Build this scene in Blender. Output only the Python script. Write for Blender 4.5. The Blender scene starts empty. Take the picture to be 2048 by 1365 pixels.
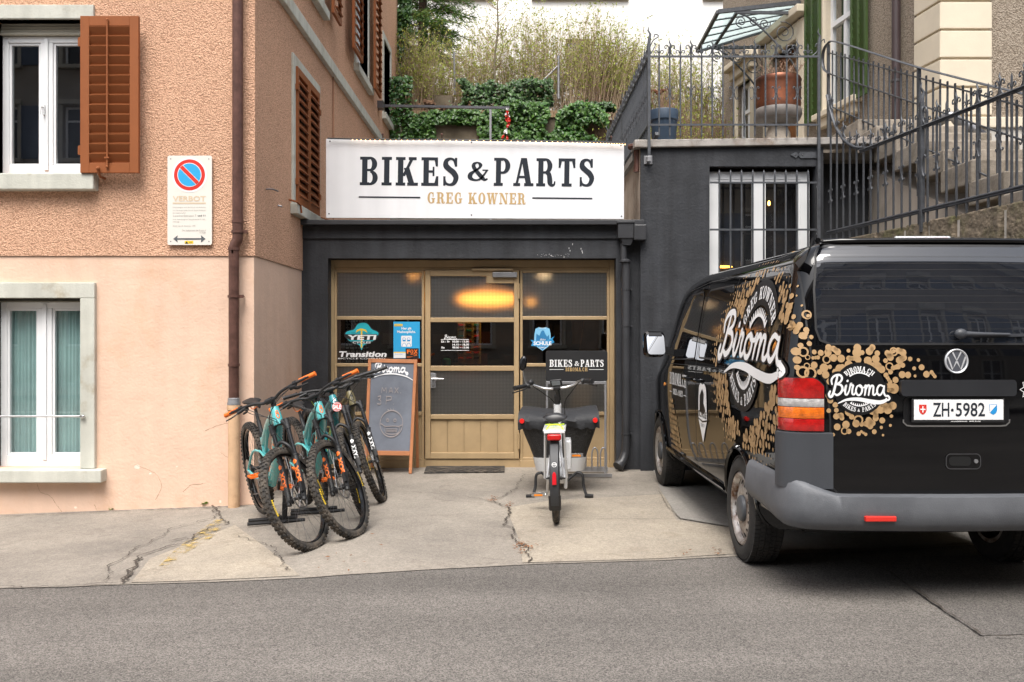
import bpy, bmesh, math, random
from mathutils import Vector, Matrix, noise
from mathutils.bvhtree import BVHTree
from mathutils.geometry import tessellate_polygon
R = math.radians
PI = math.pi
rnd = random.Random(7)
scn = bpy.context.scene
col = scn.collection
# ------------------------------------------------------------------ camera, sky, sun, exposure
F = 1850.0          # focal length in pixels of the 2048 px wide photograph
VX, VY = 1030.0, 672.0
CH = 1.45
cam = bpy.data.cameras.new('camera')
cam.sensor_width = 36.0
cam.lens = 36.0 * F / 2048.0
cam.shift_x = -(VX - 1024.0) / 2048.0
cam.shift_y = (VY - 682.5) / 2048.0
cam.clip_end = 600.0
cam.clip_start = 0.05
co = bpy.data.objects.new('camera', cam)
col.objects.link(co)
co.location = (0, 0, CH)
co.rotation_euler = (R(90), 0, 0)
scn.camera = co
world = bpy.data.worlds.new("World")
scn.world = world
world.use_nodes = True
wn = world.node_tree.nodes
wl_ = world.node_tree.links
for n in list(wn):
 wn.remove(n)
sky = wn.new('ShaderNodeTexSky')
sky.sky_type = 'NISHITA'
sky.sun_disc = False
SUN_EL, SUN_AZ = 60.0, 190.0       # azimuth measured clockwise from +Y
sky.sun_elevation = R(SUN_EL)
sky.sun_rotation = R(SUN_AZ)
sky.air_density = 1.0
sky.dust_density = 4.0
hs = wn.new('ShaderNodeHueSaturation')
hs.inputs['Saturation'].default_value = 0.35
bg = wn.new('ShaderNodeBackground')
bg.inputs['Strength'].default_value = 0.15
wo = wn.new('ShaderNodeOutputWorld')
wl_.new(sky.outputs[0], hs.inputs['Color'])
wl_.new(hs.outputs[0], bg.inputs['Color'])
wl_.new(bg.outputs[0], wo.inputs['Surface'])
sl = bpy.data.lights.new('sun', 'SUN')
sl.energy = 1.6
sl.angle = R(34)
sl.color = (1.0, 0.95, 0.88)
so = bpy.data.objects.new('sun', sl)
col.objects.link(so)
sd = Vector((math.sin(R(SUN_AZ)) * math.cos(R(SUN_EL)), math.cos(R(SUN_AZ)) * math.cos(R(SUN_EL)), math.sin(R(SUN_EL))))
so.rotation_euler = sd.to_track_quat('Z', 'Y').to_euler()
so.location = sd * 40
scn.view_settings.view_transform = 'Standard'
scn.view_settings.look = 'None'
scn.view_settings.gamma = 1.0
scn.view_settings.exposure = 1.04
scn.view_settings.use_curve_mapping = False
scn.render.engine = 'CYCLES'
scn.cycles.use_denoising = True
scn.cycles.max_bounces = 8
scn.cycles.diffuse_bounces = 3
scn.cycles.glossy_bounces = 4
scn.cycles.transmission_bounces = 6
scn.cycles.transparent_max_bounces = 12
scn.cycles.caustics_reflective = False
scn.cycles.caustics_refractive = False
scn.cycles.sample_clamp_indirect = 6.0
# ------------------------------------------------------------------ helpers
def P(px, py, Y):
 """the point of the place that lies Y metres away and shows at that pixel of the photograph"""
 return Vector(((px - VX) * Y / F, Y, CH - (py - VY) * Y / F))
def PX(px, Y): return (px - VX) * Y / F
def PZ(py, Y): return CH - (py - VY) * Y / F
def gz(x, y=8.0):
 """height of the ground"""
 t = -x - 0.91
 z = 0.0
 if t > 0: z -= 0.039 * (t * t / (t + 0.25))
 if y > 4: return z
 return z * max(0.35, 1 - (4 - y) * 0.08)
def crom(pts, n=8, closed=False):
 P_ = [Vector(p) for p in pts]
 out = []
 N = len(P_)
 seg = N if closed else N - 1
 for i in range(seg):
  if closed:
   p0, p1, p2, p3 = P_[(i - 1) % N], P_[i], P_[(i + 1) % N], P_[(i + 2) % N]
  else:
   p1, p2 = P_[i], P_[i + 1]
   p0 = P_[i - 1] if i > 0 else p1 * 2 - p2
   p3 = P_[i + 2] if i + 2 < N else p2 * 2 - p1
  for k in range(n):
   t = k / n
   out.append(0.5 * ((2 * p1) + (p2 - p0) * t + (2 * p0 - 5 * p1 + 4 * p2 - p3) * t * t + (3 * p1 - p0 - 3 * p2 + p3) * t ** 3))
 if not closed: out.append(P_[-1].copy())
 return out
class MB:
 def __init__(s):
  s.v = []; s.f = []
 def add(s, vs, fs):
  b = len(s.v)
  s.v += [Vector(v) for v in vs]
  s.f += [tuple(i + b for i in f) for f in fs]
  return s
 def box(s, x0, x1, y0, y1, z0, z1, M=None):
  vs = [(x, y, z) for x in (x0, x1) for y in (y0, y1) for z in (z0, z1)]
  if M is not None: vs = [M @ Vector(v) for v in vs]
  return s.add(vs, [(0, 1, 3, 2), (4, 6, 7, 5), (0, 4, 5, 1), (2, 3, 7, 6), (0, 2, 6, 4), (1, 5, 7, 3)])
 def beam(s, a, b, w, h, up=(0, 0, 1)):
  a = Vector(a); b = Vector(b); d = (b - a).normalized(); up = Vector(up)
  if abs(d.dot(up)) > 0.98: up = Vector((0, 1, 0))
  x = d.cross(up).normalized(); y = x.cross(d)
  vs = []
  for p in (a, b):
   for sx, sy in ((-1, -1), (1, -1), (1, 1), (-1, 1)):
    vs.append(p + x * (w / 2 * sx) + y * (h / 2 * sy))
  return s.add(vs, [(0, 3, 2, 1), (4, 5, 6, 7), (0, 1, 5, 4), (1, 2, 6, 5), (2, 3, 7, 6), (3, 0, 4, 7)])
 def tube(s, pts, r, n=8, closed=False, flat=None, up=None):
  pts = [Vector(p) for p in pts]
  N = len(pts)
  if not hasattr(r, '__len__'): r = [r] * N
  prev = None; rings = []
  for i, p in enumerate(pts):
   if closed: d = (pts[(i + 1) % N] - pts[i - 1])
   else: d = pts[min(i + 1, N - 1)] - pts[max(i - 1, 0)]
   if d.length < 1e-9: d = Vector((0, 0, 1))
   d.normalize()
   if prev is None:
    u = Vector(up) if up else (Vector((0, 0, 1)) if abs(d.z) < 0.9 else Vector((0, 1, 0)))
   else: u = prev
   if up: u = Vector(up)
   x = d.cross(u)
   if x.length < 1e-6: x = d.cross(Vector((1, 0.1, 0)))
   x.normalize(); y = x.cross(d).normalized(); prev = y
   fx, fy = (1, 1) if flat is None else flat
   rings.append([p + (x * math.cos(2 * PI * k / n) * fx + y * math.sin(2 * PI * k / n) * fy) * r[i] for k in range(n)])
  vs = [q for rg in rings for q in rg]; fs = []
  for i in range(N if closed else N - 1):
   j = (i + 1) % N
   for k in range(n):
    l = (k + 1) % n
    fs.append((i * n + k, i * n + l, j * n + l, j * n + k))
  if not closed:
   fs.append(tuple(range(n)))
   fs.append(tuple((N - 1) * n + k for k in reversed(range(n))))
  return s.add(vs, fs)
 def cyl(s, a, b, r, n=12, r2=None):
  return s.tube([a, b], [r, r if r2 is None else r2], n)
 def lathe(s, prof, c=(0, 0, 0), axis=(0, 0, 1), n=24, closed=False):
  c = Vector(c); ax = Vector(axis).normalized()
  u = Vector((1, 0, 0)) if abs(ax.x) < 0.9 else Vector((0, 1, 0))
  x = ax.cross(u).normalized(); y = ax.cross(x)
  vs = []
  for (r_, h) in prof:
   for k in range(n):
    a = 2 * PI * k / n
    vs.append(c + ax * h + (x * math.cos(a) + y * math.sin(a)) * r_)
  fs = []
  m = len(prof)
  for i in range(m if closed else m - 1):
   j = (i + 1) % m
   for k in range(n):
    l = (k + 1) % n
    fs.append((i * n + k, i * n + l, j * n + l, j * n + k))
  return s.add(vs, fs)
 def disc(s, c, axis, r, n=20):
  return s.lathe([(r, 0), (0.0001, 0)], c, axis, n)
 def prism(s, poly, a, b):
  """poly: list of 3-D points of a planar outline; a->b: extrusion vector"""
  e = Vector(b) - Vector(a); n = len(poly)
  p = [Vector(q) for q in poly]
  vs = p + [q + e for q in p]
  fs = []
  for t in tessellate_polygon([p]):
   fs.append(tuple(t)); fs.append(tuple(i + n for i in reversed(t)))
  for i in range(n):
   j = (i + 1) % n
   fs.append((i, j, j + n, i + n))
  return s.add(vs, fs)
 def sphere(s, c, r, n=12, m=8, sc=(1, 1, 1)):
  prof = [(math.sin(PI * i / m) * 1.0, -math.cos(PI * i / m)) for i in range(m + 1)]
  vs = []
  for (a, h) in prof:
   for k in range(n):
    t = 2 * PI * k / n
    vs.append(Vector(c) + Vector((a * math.cos(t) * r * sc[0], a * math.sin(t) * r * sc[1], h * r * sc[2])))
  fs = [(i * n + k, i * n + (k + 1) % n, (i + 1) * n + (k + 1) % n, (i + 1) * n + k) for i in range(m) for k in range(n)]
  return s.add(vs, fs)
 def quad(s, a, b, c, d): return s.add([a, b, c, d], [(0, 1, 2, 3)])
 def poly(s, pts):
  p = [Vector(q) for q in pts]
  return s.add(p, [tuple(t) for t in tessellate_polygon([p])])
 def xf(s, M, i0=0):
  for i in range(i0, len(s.v)): s.v[i] = M @ s.v[i]
  return s
 def mesh(s, name, mats, smooth=False, off=None):
  me = bpy.data.meshes.new(name)
  vs = s.v if off is None else [v - off for v in s.v]
  me.from_pydata([tuple(v) for v in vs], [], s.f)
  for m in (mats if isinstance(mats, (list, tuple)) else [mats]): me.materials.append(m)
  bm = bmesh.new(); bm.from_mesh(me)
  bmesh.ops.recalc_face_normals(bm, faces=bm.faces)
  bm.to_mesh(me); bm.free()
  if smooth:
   me.polygons.foreach_set('use_smooth', [True] * len(me.polygons))
   me.set_sharp_from_angle(angle=R(38 if smooth is True else smooth))
  return me
 def build(s, name, mats, parent=None, smooth=False, world=True, bev=0, label=None):
  off = wloc(parent) if (world and parent is not None) else None
  me = s.mesh(name, mats, smooth, off)
  return link(name, me, parent, bev=bev, label=label)
def link(name, me, parent=None, loc=None, rot=None, scale=None, bev=0, label=None):
 o = bpy.data.objects.new(name, me)
 col.objects.link(o)
 if parent is not None: o.parent = parent
 if loc is not None: o.location = loc
 if rot is not None: o.rotation_euler = rot
 if scale is not None: o.scale = scale
 if bev:
  m = o.modifiers.new('bevel', 'BEVEL'); m.width = bev; m.segments = 2; m.limit_method = 'ANGLE'; m.angle_limit = R(40)
  m.harden_normals = False
 if label: o['label'] = label
 return o
def wloc(o):
 v = Vector((0, 0, 0))
 while o is not None:
  v = v + o.location; o = o.parent
 return v
def thing(name, label, cat, loc=(0, 0, 0), rot=(0, 0, 0), group=None):
 o = bpy.data.objects.new(name, None)
 o.empty_display_size = 0.1
 col.objects.link(o)
 o.location = loc; o.rotation_euler = rot
 o['label'] = label; o['category'] = cat
 if group: o['group'] = group
 return o
def tag(o, label, cat, group=None, kind=None):
 o['label'] = label; o['category'] = cat
 if group: o['group'] = group
 if kind: o['kind'] = kind
 return o
def struct(o): o['kind'] = 'structure'; return o
def stuff(o): o['kind'] = 'stuff'; return o
# ------------------------------------------------------------------ materials
def srgb(r, g, b):
 f = lambda c: (c / 255 / 12.92) if c / 255 <= 0.04045 else ((c / 255 + 0.055) / 1.055) ** 2.4
 return (f(r), f(g), f(b), 1)
def _nt(name):
 m = bpy.data.materials.new(name); m.use_nodes = True
 nt = m.node_tree
 return m, nt, nt.nodes, nt.links, nt.nodes['Principled BSDF']
def mat(name, c, rough=0.6, metal=0.0, var=0.12, vs=3.0, bump=0.0, bs=60.0, c2=None, c2s=1.2, c2t=0.55, c2w=0.12, coat=0.0, spec=0.5, det=5, trans=0, bd=0.01, bump2=0.0, bs2=8.0, streak=0.0):
 """plain principled material with uneven colour (var), blotches of a second colour (c2) and fine relief"""
 m, nt, N, L, b = _nt(name)
 c = tuple(c) + (1,) if len(c) == 3 else c
 tc = N.new('ShaderNodeTexCoord')
 no = N.new('ShaderNodeTexNoise'); no.inputs['Scale'].default_value = vs; no.inputs['Detail'].default_value = det
 no.inputs['Roughness'].default_value = 0.65
 L.new(tc.outputs['Object'], no.inputs['Vector'])
 mr = N.new('ShaderNodeMapRange'); mr.inputs['From Min'].default_value = 0.3; mr.inputs['From Max'].default_value = 0.7
 mr.inputs['To Min'].default_value = 1 - var; mr.inputs['To Max'].default_value = 1 + var
 L.new(no.outputs['Fac'], mr.inputs['Value'])
 mx = N.new('ShaderNodeMix'); mx.data_type = 'RGBA'; mx.blend_type = 'MULTIPLY'; mx.inputs['Factor'].default_value = 1
 L.new(mr.outputs[0], mx.inputs['B'])
 mx.inputs['A'].default_value = c
 out = mx.outputs['Result']
 if c2 is not None:
  c2 = tuple(c2) + (1,) if len(c2) == 3 else c2
  n2 = N.new('ShaderNodeTexNoise'); n2.inputs['Scale'].default_value = c2s; n2.inputs['Detail'].default_value = 8
  n2.inputs['Roughness'].default_value = 0.7
  L.new(tc.outputs['Object'], n2.inputs['Vector'])
  r2 = N.new('ShaderNodeMapRange'); r2.inputs['From Min'].default_value = c2t - c2w; r2.inputs['From Max'].default_value = c2t + c2w
  L.new(n2.outputs['Fac'], r2.inputs['Value'])
  m2 = N.new('ShaderNodeMix'); m2.data_type = 'RGBA'
  L.new(r2.outputs[0], m2.inputs['Factor']); L.new(out, m2.inputs['A']); m2.inputs['B'].default_value = c2
  out = m2.outputs['Result']
 if streak:
  mp_ = N.new('ShaderNodeMapping'); mp_.inputs['Scale'].default_value = (5.5, 5.5, 0.45); L.new(tc.outputs['Object'], mp_.inputs['Vector'])
  ns_ = N.new('ShaderNodeTexNoise'); ns_.inputs['Scale'].default_value = 1.6; ns_.inputs['Detail'].default_value = 7; L.new(mp_.outputs[0], ns_.inputs['Vector'])
  rs_ = N.new('ShaderNodeMapRange'); rs_.inputs['From Min'].default_value = 0.35; rs_.inputs['From Max'].default_value = 0.7; rs_.inputs['To Min'].default_value = 1 + streak * .3; rs_.inputs['To Max'].default_value = 1 - streak
  L.new(ns_.outputs['Fac'], rs_.inputs['Value'])
  ms_ = N.new('ShaderNodeMix'); ms_.data_type = 'RGBA'; ms_.blend_type = 'MULTIPLY'; ms_.inputs['Factor'].default_value = 1
  L.new(out, ms_.inputs['A']); L.new(rs_.outputs[0], ms_.inputs['B']); out = ms_.outputs['Result']
 L.new(out, b.inputs['Base Color'])
 b.inputs['Roughness'].default_value = rough
 if var > 0 and rough > 0.15:
  rr = N.new('ShaderNodeMapRange'); rr.inputs['To Min'].default_value = max(0, rough - 0.08); rr.inputs['To Max'].default_value = min(1, rough + 0.12)
  L.new(no.outputs['Fac'], rr.inputs['Value']); L.new(rr.outputs[0], b.inputs['Roughness'])
 b.inputs['Metallic'].default_value = metal
 b.inputs['Specular IOR Level'].default_value = spec
 b.inputs['Coat Weight'].default_value = coat
 b.inputs['Coat Roughness'].default_value = 0.03
 if trans: b.inputs['Transmission Weight'].default_value = trans
 if bump:
  bn = N.new('ShaderNodeTexNoise'); bn.inputs['Scale'].default_value = bs; bn.inputs['Detail'].default_value = 4
  L.new(tc.outputs['Object'], bn.inputs['Vector'])
  bp = N.new('ShaderNodeBump'); bp.inputs['Strength'].default_value = bump; bp.inputs['Distance'].default_value = bd
  L.new(bn.outputs['Fac'], bp.inputs['Height'])
  last = bp
  if bump2:
   b2 = N.new('ShaderNodeTexNoise'); b2.inputs['Scale'].default_value = bs2; b2.inputs['Detail'].default_value = 3
   L.new(tc.outputs['Object'], b2.inputs['Vector'])
   bq = N.new('ShaderNodeBump'); bq.inputs['Strength'].default_value = bump2; bq.inputs['Distance'].default_value = 0.03
   L.new(b2.outputs['Fac'], bq.inputs['Height']); L.new(bp.outputs[0], bq.inputs['Normal']); last = bq
  L.new(last.outputs[0], b.inputs['Normal'])
 return m
def emit(name, c, s):
 m, nt, N, L, b = _nt(name)
 b.inputs['Base Color'].default_value = c if len(c) == 4 else tuple(c) + (1,)
 b.inputs['Emission Color'].default_value = c if len(c) == 4 else tuple(c) + (1,)
 b.inputs['Emission Strength'].default_value = s
 return m
def glass(name, tint=(0.9, 0.95, 0.95), refl=1.0, rough=0.0, base=0.06):
 m, nt, N, L, b = _nt(name)
 N.remove(b)
 out = N['Material Output']
 tr = N.new('ShaderNodeBsdfTransparent'); tr.inputs['Color'].default_value = tuple(tint) + (1,)
 gl = N.new('ShaderNodeBsdfGlossy'); gl.inputs['Roughness'].default_value = rough
 lw = N.new('ShaderNodeFresnel'); lw.inputs['IOR'].default_value = 1.5
 ma = N.new('ShaderNodeMath'); ma.operation = 'MULTIPLY_ADD'; ma.inputs[1].default_value = refl; ma.inputs[2].default_value = base; ma.use_clamp = True
 L.new(lw.outputs[0], ma.inputs[0])
 gb_ = N.new('ShaderNodeNewGeometry'); iv = N.new('ShaderNodeMath'); iv.operation = 'SUBTRACT'; iv.inputs[0].default_value = 1.0; L.new(gb_.outputs['Backfacing'], iv.inputs[1])
 mf = N.new('ShaderNodeMath'); mf.operation = 'MULTIPLY'; L.new(ma.outputs[0], mf.inputs[0]); L.new(iv.outputs[0], mf.inputs[1])
 mx = N.new('ShaderNodeMixShader')
 L.new(mf.outputs[0], mx.inputs[0]); L.new(tr.outputs[0], mx.inputs[1]); L.new(gl.outputs[0], mx.inputs[2])
 L.new(mx.outputs[0], out.inputs['Surface'])
 return m
def roughcast(name, c, cdark, scale=70, spots=0.5, bump=0.8, var=0.07):
 """thrown-on render: coarse lumps with darker pits"""
 m, nt, N, L, b = _nt(name)
 tc = N.new('ShaderNodeTexCoord')
 v = N.new('ShaderNodeTexNoise'); v.inputs['Scale'].default_value = scale; v.inputs['Detail'].default_value = 3; v.inputs['Roughness'].default_value = 0.6
 L.new(tc.outputs['Object'], v.inputs['Vector'])
 w = N.new('ShaderNodeTexVoronoi'); w.inputs['Scale'].default_value = scale * 0.62; w.feature = 'SMOOTH_F1'
 L.new(tc.outputs['Object'], w.inputs['Vector'])
 ad = N.new('ShaderNodeMath'); ad.operation = 'SUBTRACT'
 L.new(v.outputs['Fac'], ad.inputs[0]); L.new(w.outputs['Distance'], ad.inputs[1])
 big = N.new('ShaderNodeTexNoise'); big.inputs['Scale'].default_value = 0.9; big.inputs['Detail'].default_value = 6
 L.new(tc.outputs['Object'], big.inputs['Vector'])
 mr = N.new('ShaderNodeMapRange'); mr.inputs['From Min'].default_value = 0.3; mr.inputs['From Max'].default_value = 0.7
 mr.inputs['To Min'].default_value = 1 - var; mr.inputs['To Max'].default_value = 1 + var
 L.new(big.outputs['Fac'], mr.inputs['Value'])
 pit = N.new('ShaderNodeMapRange'); pit.inputs['From Min'].default_value = 0.20; pit.inputs['From Max'].default_value = -0.12
 pit.inputs['To Max'].default_value = spots
 L.new(ad.outputs[0], pit.inputs['Value'])
 mx = N.new('ShaderNodeMix'); mx.data_type = 'RGBA'
 mx.inputs['A'].default_value = tuple(c) + (1,); mx.inputs['B'].default_value = tuple(cdark) + (1,)
 L.new(pit.outputs[0], mx.inputs['Factor'])
 mu = N.new('ShaderNodeMix'); mu.data_type = 'RGBA'; mu.blend_type = 'MULTIPLY'; mu.inputs['Factor'].default_value = 1
 L.new(mx.outputs['Result'], mu.inputs['A']); L.new(mr.outputs[0], mu.inputs['B'])
 L.new(mu.outputs['Result'], b.inputs['Base Color'])
 b.inputs['Roughness'].default_value = 0.92
 b.inputs['Specular IOR Level'].default_value = 0.2
 bp = N.new('ShaderNodeBump'); bp.inputs['Strength'].default_value = bump; bp.inputs['Distance'].default_value = 0.018
 L.new(ad.outputs[0], bp.inputs['Height']); L.new(bp.outputs[0], b.inputs['Normal'])
 return m
def ground_mat(name, c, c2, agg=0.35, cell=180.0, bump=0.5, blot=0.9, stain=None, lanes=False):
 """concrete or asphalt: aggregate speckle, broad blotches, stains"""
 m, nt, N, L, b = _nt(name)
 tc = N.new('ShaderNodeTexCoord')
 sp = N.new('ShaderNodeTexVoronoi'); sp.inputs['Scale'].default_value = cell
 L.new(tc.outputs['Object'], sp.inputs['Vector'])
 n1 = N.new('ShaderNodeTexNoise'); n1.inputs['Scale'].default_value = blot; n1.inputs['Detail'].default_value = 9; n1.inputs['Roughness'].default_value = 0.68
 L.new(tc.outputs['Object'], n1.inputs['Vector'])
 r1 = N.new('ShaderNodeMapRange'); r1.inputs['From Min'].default_value = 0.36; r1.inputs['From Max'].default_value = 0.66
 L.new(n1.outputs['Fac'], r1.inputs['Value'])
 mx = N.new('ShaderNodeMix'); mx.data_type = 'RGBA'
 mx.inputs['A'].default_value = tuple(c) + (1,); mx.inputs['B'].default_value = tuple(c2) + (1,)
 L.new(r1.outputs[0], mx.inputs['Factor'])
 sc = N.new('ShaderNodeSeparateColor'); L.new(sp.outputs['Color'], sc.inputs[0])
 r2 = N.new('ShaderNodeMapRange'); r2.inputs['To Min'].default_value = 1 - agg; r2.inputs['To Max'].default_value = 1 + agg
 L.new(sc.outputs[0], r2.inputs['Value'])
 n3 = N.new('ShaderNodeTexNoise'); n3.inputs['Scale'].default_value = 22; n3.inputs['Detail'].default_value = 8; n3.inputs['Roughness'].default_value = 0.75
 L.new(tc.outputs['Object'], n3.inputs['Vector'])
 r3 = N.new('ShaderNodeMapRange'); r3.inputs['From Min'].default_value = 0.3; r3.inputs['From Max'].default_value = 0.7; r3.inputs['To Min'].default_value = 0.84; r3.inputs['To Max'].default_value = 1.14
 L.new(n3.outputs['Fac'], r3.inputs['Value'])
 mm = N.new('ShaderNodeMath'); mm.operation = 'MULTIPLY'; L.new(r2.outputs[0], mm.inputs[0]); L.new(r3.outputs[0], mm.inputs[1])
 mu = N.new('ShaderNodeMix'); mu.data_type = 'RGBA'; mu.blend_type = 'MULTIPLY'; mu.inputs['Factor'].default_value = 1
 L.new(mx.outputs['Result'], mu.inputs['A']); L.new(mm.outputs[0], mu.inputs['B'])
 out = mu.outputs['Result']
 if lanes:
  mp_ = N.new('ShaderNodeMapping'); mp_.inputs['Scale'].default_value = (0.12, 1.1, 1); L.new(tc.outputs['Object'], mp_.inputs['Vector'])
  nl_ = N.new('ShaderNodeTexNoise'); nl_.inputs['Scale'].default_value = 1.4; nl_.inputs['Detail'].default_value = 4; L.new(mp_.outputs[0], nl_.inputs['Vector'])
  rl_ = N.new('ShaderNodeMapRange'); rl_.inputs['From Min'].default_value = 0.35; rl_.inputs['From Max'].default_value = 0.65; rl_.inputs['To Min'].default_value = 0.80; rl_.inputs['To Max'].default_value = 1.12
  L.new(nl_.outputs['Fac'], rl_.inputs['Value'])
  ml_ = N.new('ShaderNodeMix'); ml_.data_type = 'RGBA'; ml_.blend_type = 'MULTIPLY'; ml_.inputs['Factor'].default_value = 1
  L.new(out, ml_.inputs['A']); L.new(rl_.outputs[0], ml_.inputs['B']); out = ml_.outputs['Result']
  no5 = N.new('ShaderNodeTexNoise'); no5.inputs['Scale'].default_value = 1.1; no5.inputs['Detail'].default_value = 6; L.new(tc.outputs['Object'], no5.inputs['Vector'])
  r5 = N.new('ShaderNodeMapRange'); r5.inputs['From Min'].default_value = 0.62; r5.inputs['From Max'].default_value = 0.72; r5.inputs['To Max'].default_value = 0.35; L.new(no5.outputs['Fac'], r5.inputs['Value'])
  m5 = N.new('ShaderNodeMix'); m5.data_type = 'RGBA'; L.new(r5.outputs[0], m5.inputs['Factor']); L.new(out, m5.inputs['A']); m5.inputs['B'].default_value = (.06, .054, .05, 1); out = m5.outputs['Result']
 if stain:
  n4 = N.new('ShaderNodeTexNoise'); n4.inputs['Scale'].default_value = 2.3; n4.inputs['Detail'].default_value = 10; n4.inputs['Roughness'].default_value = 0.8; n4.inputs['Distortion'].default_value = 1.0
  L.new(tc.outputs['Object'], n4.inputs['Vector'])
  r4 = N.new('ShaderNodeMapRange'); r4.inputs['From Min'].default_value = 0.54; r4.inputs['From Max'].default_value = 0.68; r4.inputs['To Max'].default_value = 0.55
  L.new(n4.outputs['Fac'], r4.inputs['Value'])
  m4 = N.new('ShaderNodeMix'); m4.data_type = 'RGBA'; L.new(r4.outputs[0], m4.inputs['Factor']); L.new(out, m4.inputs['A']); m4.inputs['B'].default_value = tuple(stain) + (1,)
  out = m4.outputs['Result']
 L.new(out, b.inputs['Base Color'])
 b.inputs['Roughness'].default_value = 0.85
 b.inputs['Specular IOR Level'].default_value = 0.35
 bp = N.new('ShaderNodeBump'); bp.inputs['Strength'].default_value = bump; bp.inputs['Distance'].default_value = 0.004
 ad = N.new('ShaderNodeMath'); ad.operation = 'ADD'; L.new(sp.outputs['Distance'], ad.inputs[0]); L.new(n3.outputs['Fac'], ad.inputs[1])
 L.new(ad.outputs[0], bp.inputs['Height']); L.new(bp.outputs[0], b.inputs['Normal'])
 return m
def wired_glass():
 m, nt, N, L, b = _nt('patterned_glass')
 N.remove(b)
 out = N['Material Output']
 tc = N.new('ShaderNodeTexCoord'); sx = N.new('ShaderNodeSeparateXYZ'); L.new(tc.outputs['Object'], sx.inputs[0])
 fs = []
 hh = []
 for k in (0, 2):
  mu = N.new('ShaderNodeMath'); mu.operation = 'MULTIPLY'; mu.inputs[1].default_value = 1 / 0.0155; L.new(sx.outputs[k], mu.inputs[0])
  fr = N.new('ShaderNodeMath'); fr.operation = 'FRACT'; L.new(mu.outputs[0], fr.inputs[0])
  s5 = N.new('ShaderNodeMath'); s5.operation = 'SUBTRACT'; s5.inputs[1].default_value = 0.5; L.new(fr.outputs[0], s5.inputs[0])
  ab = N.new('ShaderNodeMath'); ab.operation = 'ABSOLUTE'; L.new(s5.outputs[0], ab.inputs[0])
  gt = N.new('ShaderNodeMath'); gt.operation = 'GREATER_THAN'; gt.inputs[1].default_value = 0.36; L.new(ab.outputs[0], gt.inputs[0])
  fs.append(gt); hh.append(ab)
 mxm = N.new('ShaderNodeMath'); mxm.operation = 'MAXIMUM'; L.new(fs[0].outputs[0], mxm.inputs[0]); L.new(fs[1].outputs[0], mxm.inputs[1])
 hm = N.new('ShaderNodeMath'); hm.operation = 'MAXIMUM'; L.new(hh[0].outputs[0], hm.inputs[0]); L.new(hh[1].outputs[0], hm.inputs[1])
 bp = N.new('ShaderNodeBump'); bp.inputs['Strength'].default_value = 0.35; bp.inputs['Distance'].default_value = 0.006; L.new(hm.outputs[0], bp.inputs['Height'])
 rf = N.new('ShaderNodeBsdfRefraction'); rf.inputs['Roughness'].default_value = 0.42; rf.inputs['IOR'].default_value = 1.15; rf.inputs['Color'].default_value = (0.85, 0.85, 0.82, 1)
 gl = N.new('ShaderNodeBsdfGlossy'); gl.inputs['Roughness'].default_value = 0.3
 L.new(bp.outputs[0], gl.inputs['Normal'])
 m1 = N.new('ShaderNodeMixShader'); m1.inputs[0].default_value = 0.22; L.new(rf.outputs[0], m1.inputs[1]); L.new(gl.outputs[0], m1.inputs[2])
 di = N.new('ShaderNodeBsdfDiffuse'); di.inputs['Color'].default_value = (0.05, 0.048, 0.043, 1)
 m2 = N.new('ShaderNodeMixShader'); sc9 = N.new('ShaderNodeMath'); sc9.operation = 'MULTIPLY'; sc9.inputs[1].default_value = 0.5; L.new(mxm.outputs[0], sc9.inputs[0]); L.new(sc9.outputs[0], m2.inputs[0]); L.new(m1.outputs[0], m2.inputs[1]); L.new(di.outputs[0], m2.inputs[2])
 L.new(m2.outputs[0], out.inputs['Surface'])
 return m
M_ = {}
M_['render'] = roughcast('peach_roughcast', (0.80, 0.495, 0.335), (0.46, 0.245, 0.155), 138, 0.7, 0.85)
M_['plinth'] = mat('peach_smooth_plaster', (0.71, 0.505, 0.385), 0.9, var=0.06, vs=1.6, bump=0.35, bs=45, c2=(0.64, 0.40, 0.26), c2s=0.9, c2t=0.62, c2w=0.12, spec=0.2, bump2=0.25, bs2=5, streak=0.045)
M_['stone_trim'] = mat('painted_stone_trim', (0.52, 0.52, 0.46), 0.85, var=0.10, vs=4, bump=0.25, bs=60, c2=(0.33, 0.27, 0.18), c2s=2.5, c2t=0.66, c2w=0.10, streak=0.15)
M_['white_frame'] = mat('white_window_frame', (0.80, 0.81, 0.82), 0.35, var=0.02)
M_['shutter'] = mat('red_brown_shutter_paint', (0.26, 0.083, 0.027), 0.6, var=0.07, vs=6, bump=0.08, bs=140, spec=0.25)
M_['copper_pipe'] = mat('weathered_copper_pipe', (0.115, 0.055, 0.042), 0.42, metal=0.35, var=0.3, vs=14)
M_['zinc'] = mat('dull_zinc', (0.32, 0.32, 0.33), 0.45, metal=0.7, var=0.2)
M_['charcoal'] = mat('charcoal_wall_paint', (0.028, 0.030, 0.035), 0.62, var=0.3, vs=1.8, bump=0.35, bs=38, bump2=0.2, bs2=7, spec=0.4, c2=(0.052,0.054,0.060), c2s=1.1, c2t=0.62, streak=0.35)
M_['charcoal_metal'] = mat('charcoal_pipe_paint', (0.035, 0.036, 0.040), 0.42, var=0.2, bump=0.1)
M_['gold'] = mat('gold_brown_metal_paint', (0.42, 0.30, 0.165), 0.45, var=0.10, vs=5, bump=0.04, bs=150, metal=0.15, c2=(0.30, 0.19, 0.09), c2s=3, c2t=0.72, c2w=0.05)
M_['sign_white'] = mat('white_sign_board', (0.78, 0.79, 0.81), 0.35, var=0.02, bump=0.25, bs=1.3, bd=0.03, streak=0.05)
M_['ink'] = mat('dark_navy_print', (0.018, 0.023, 0.032), 0.6, var=0.05, spec=0.25)
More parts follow.
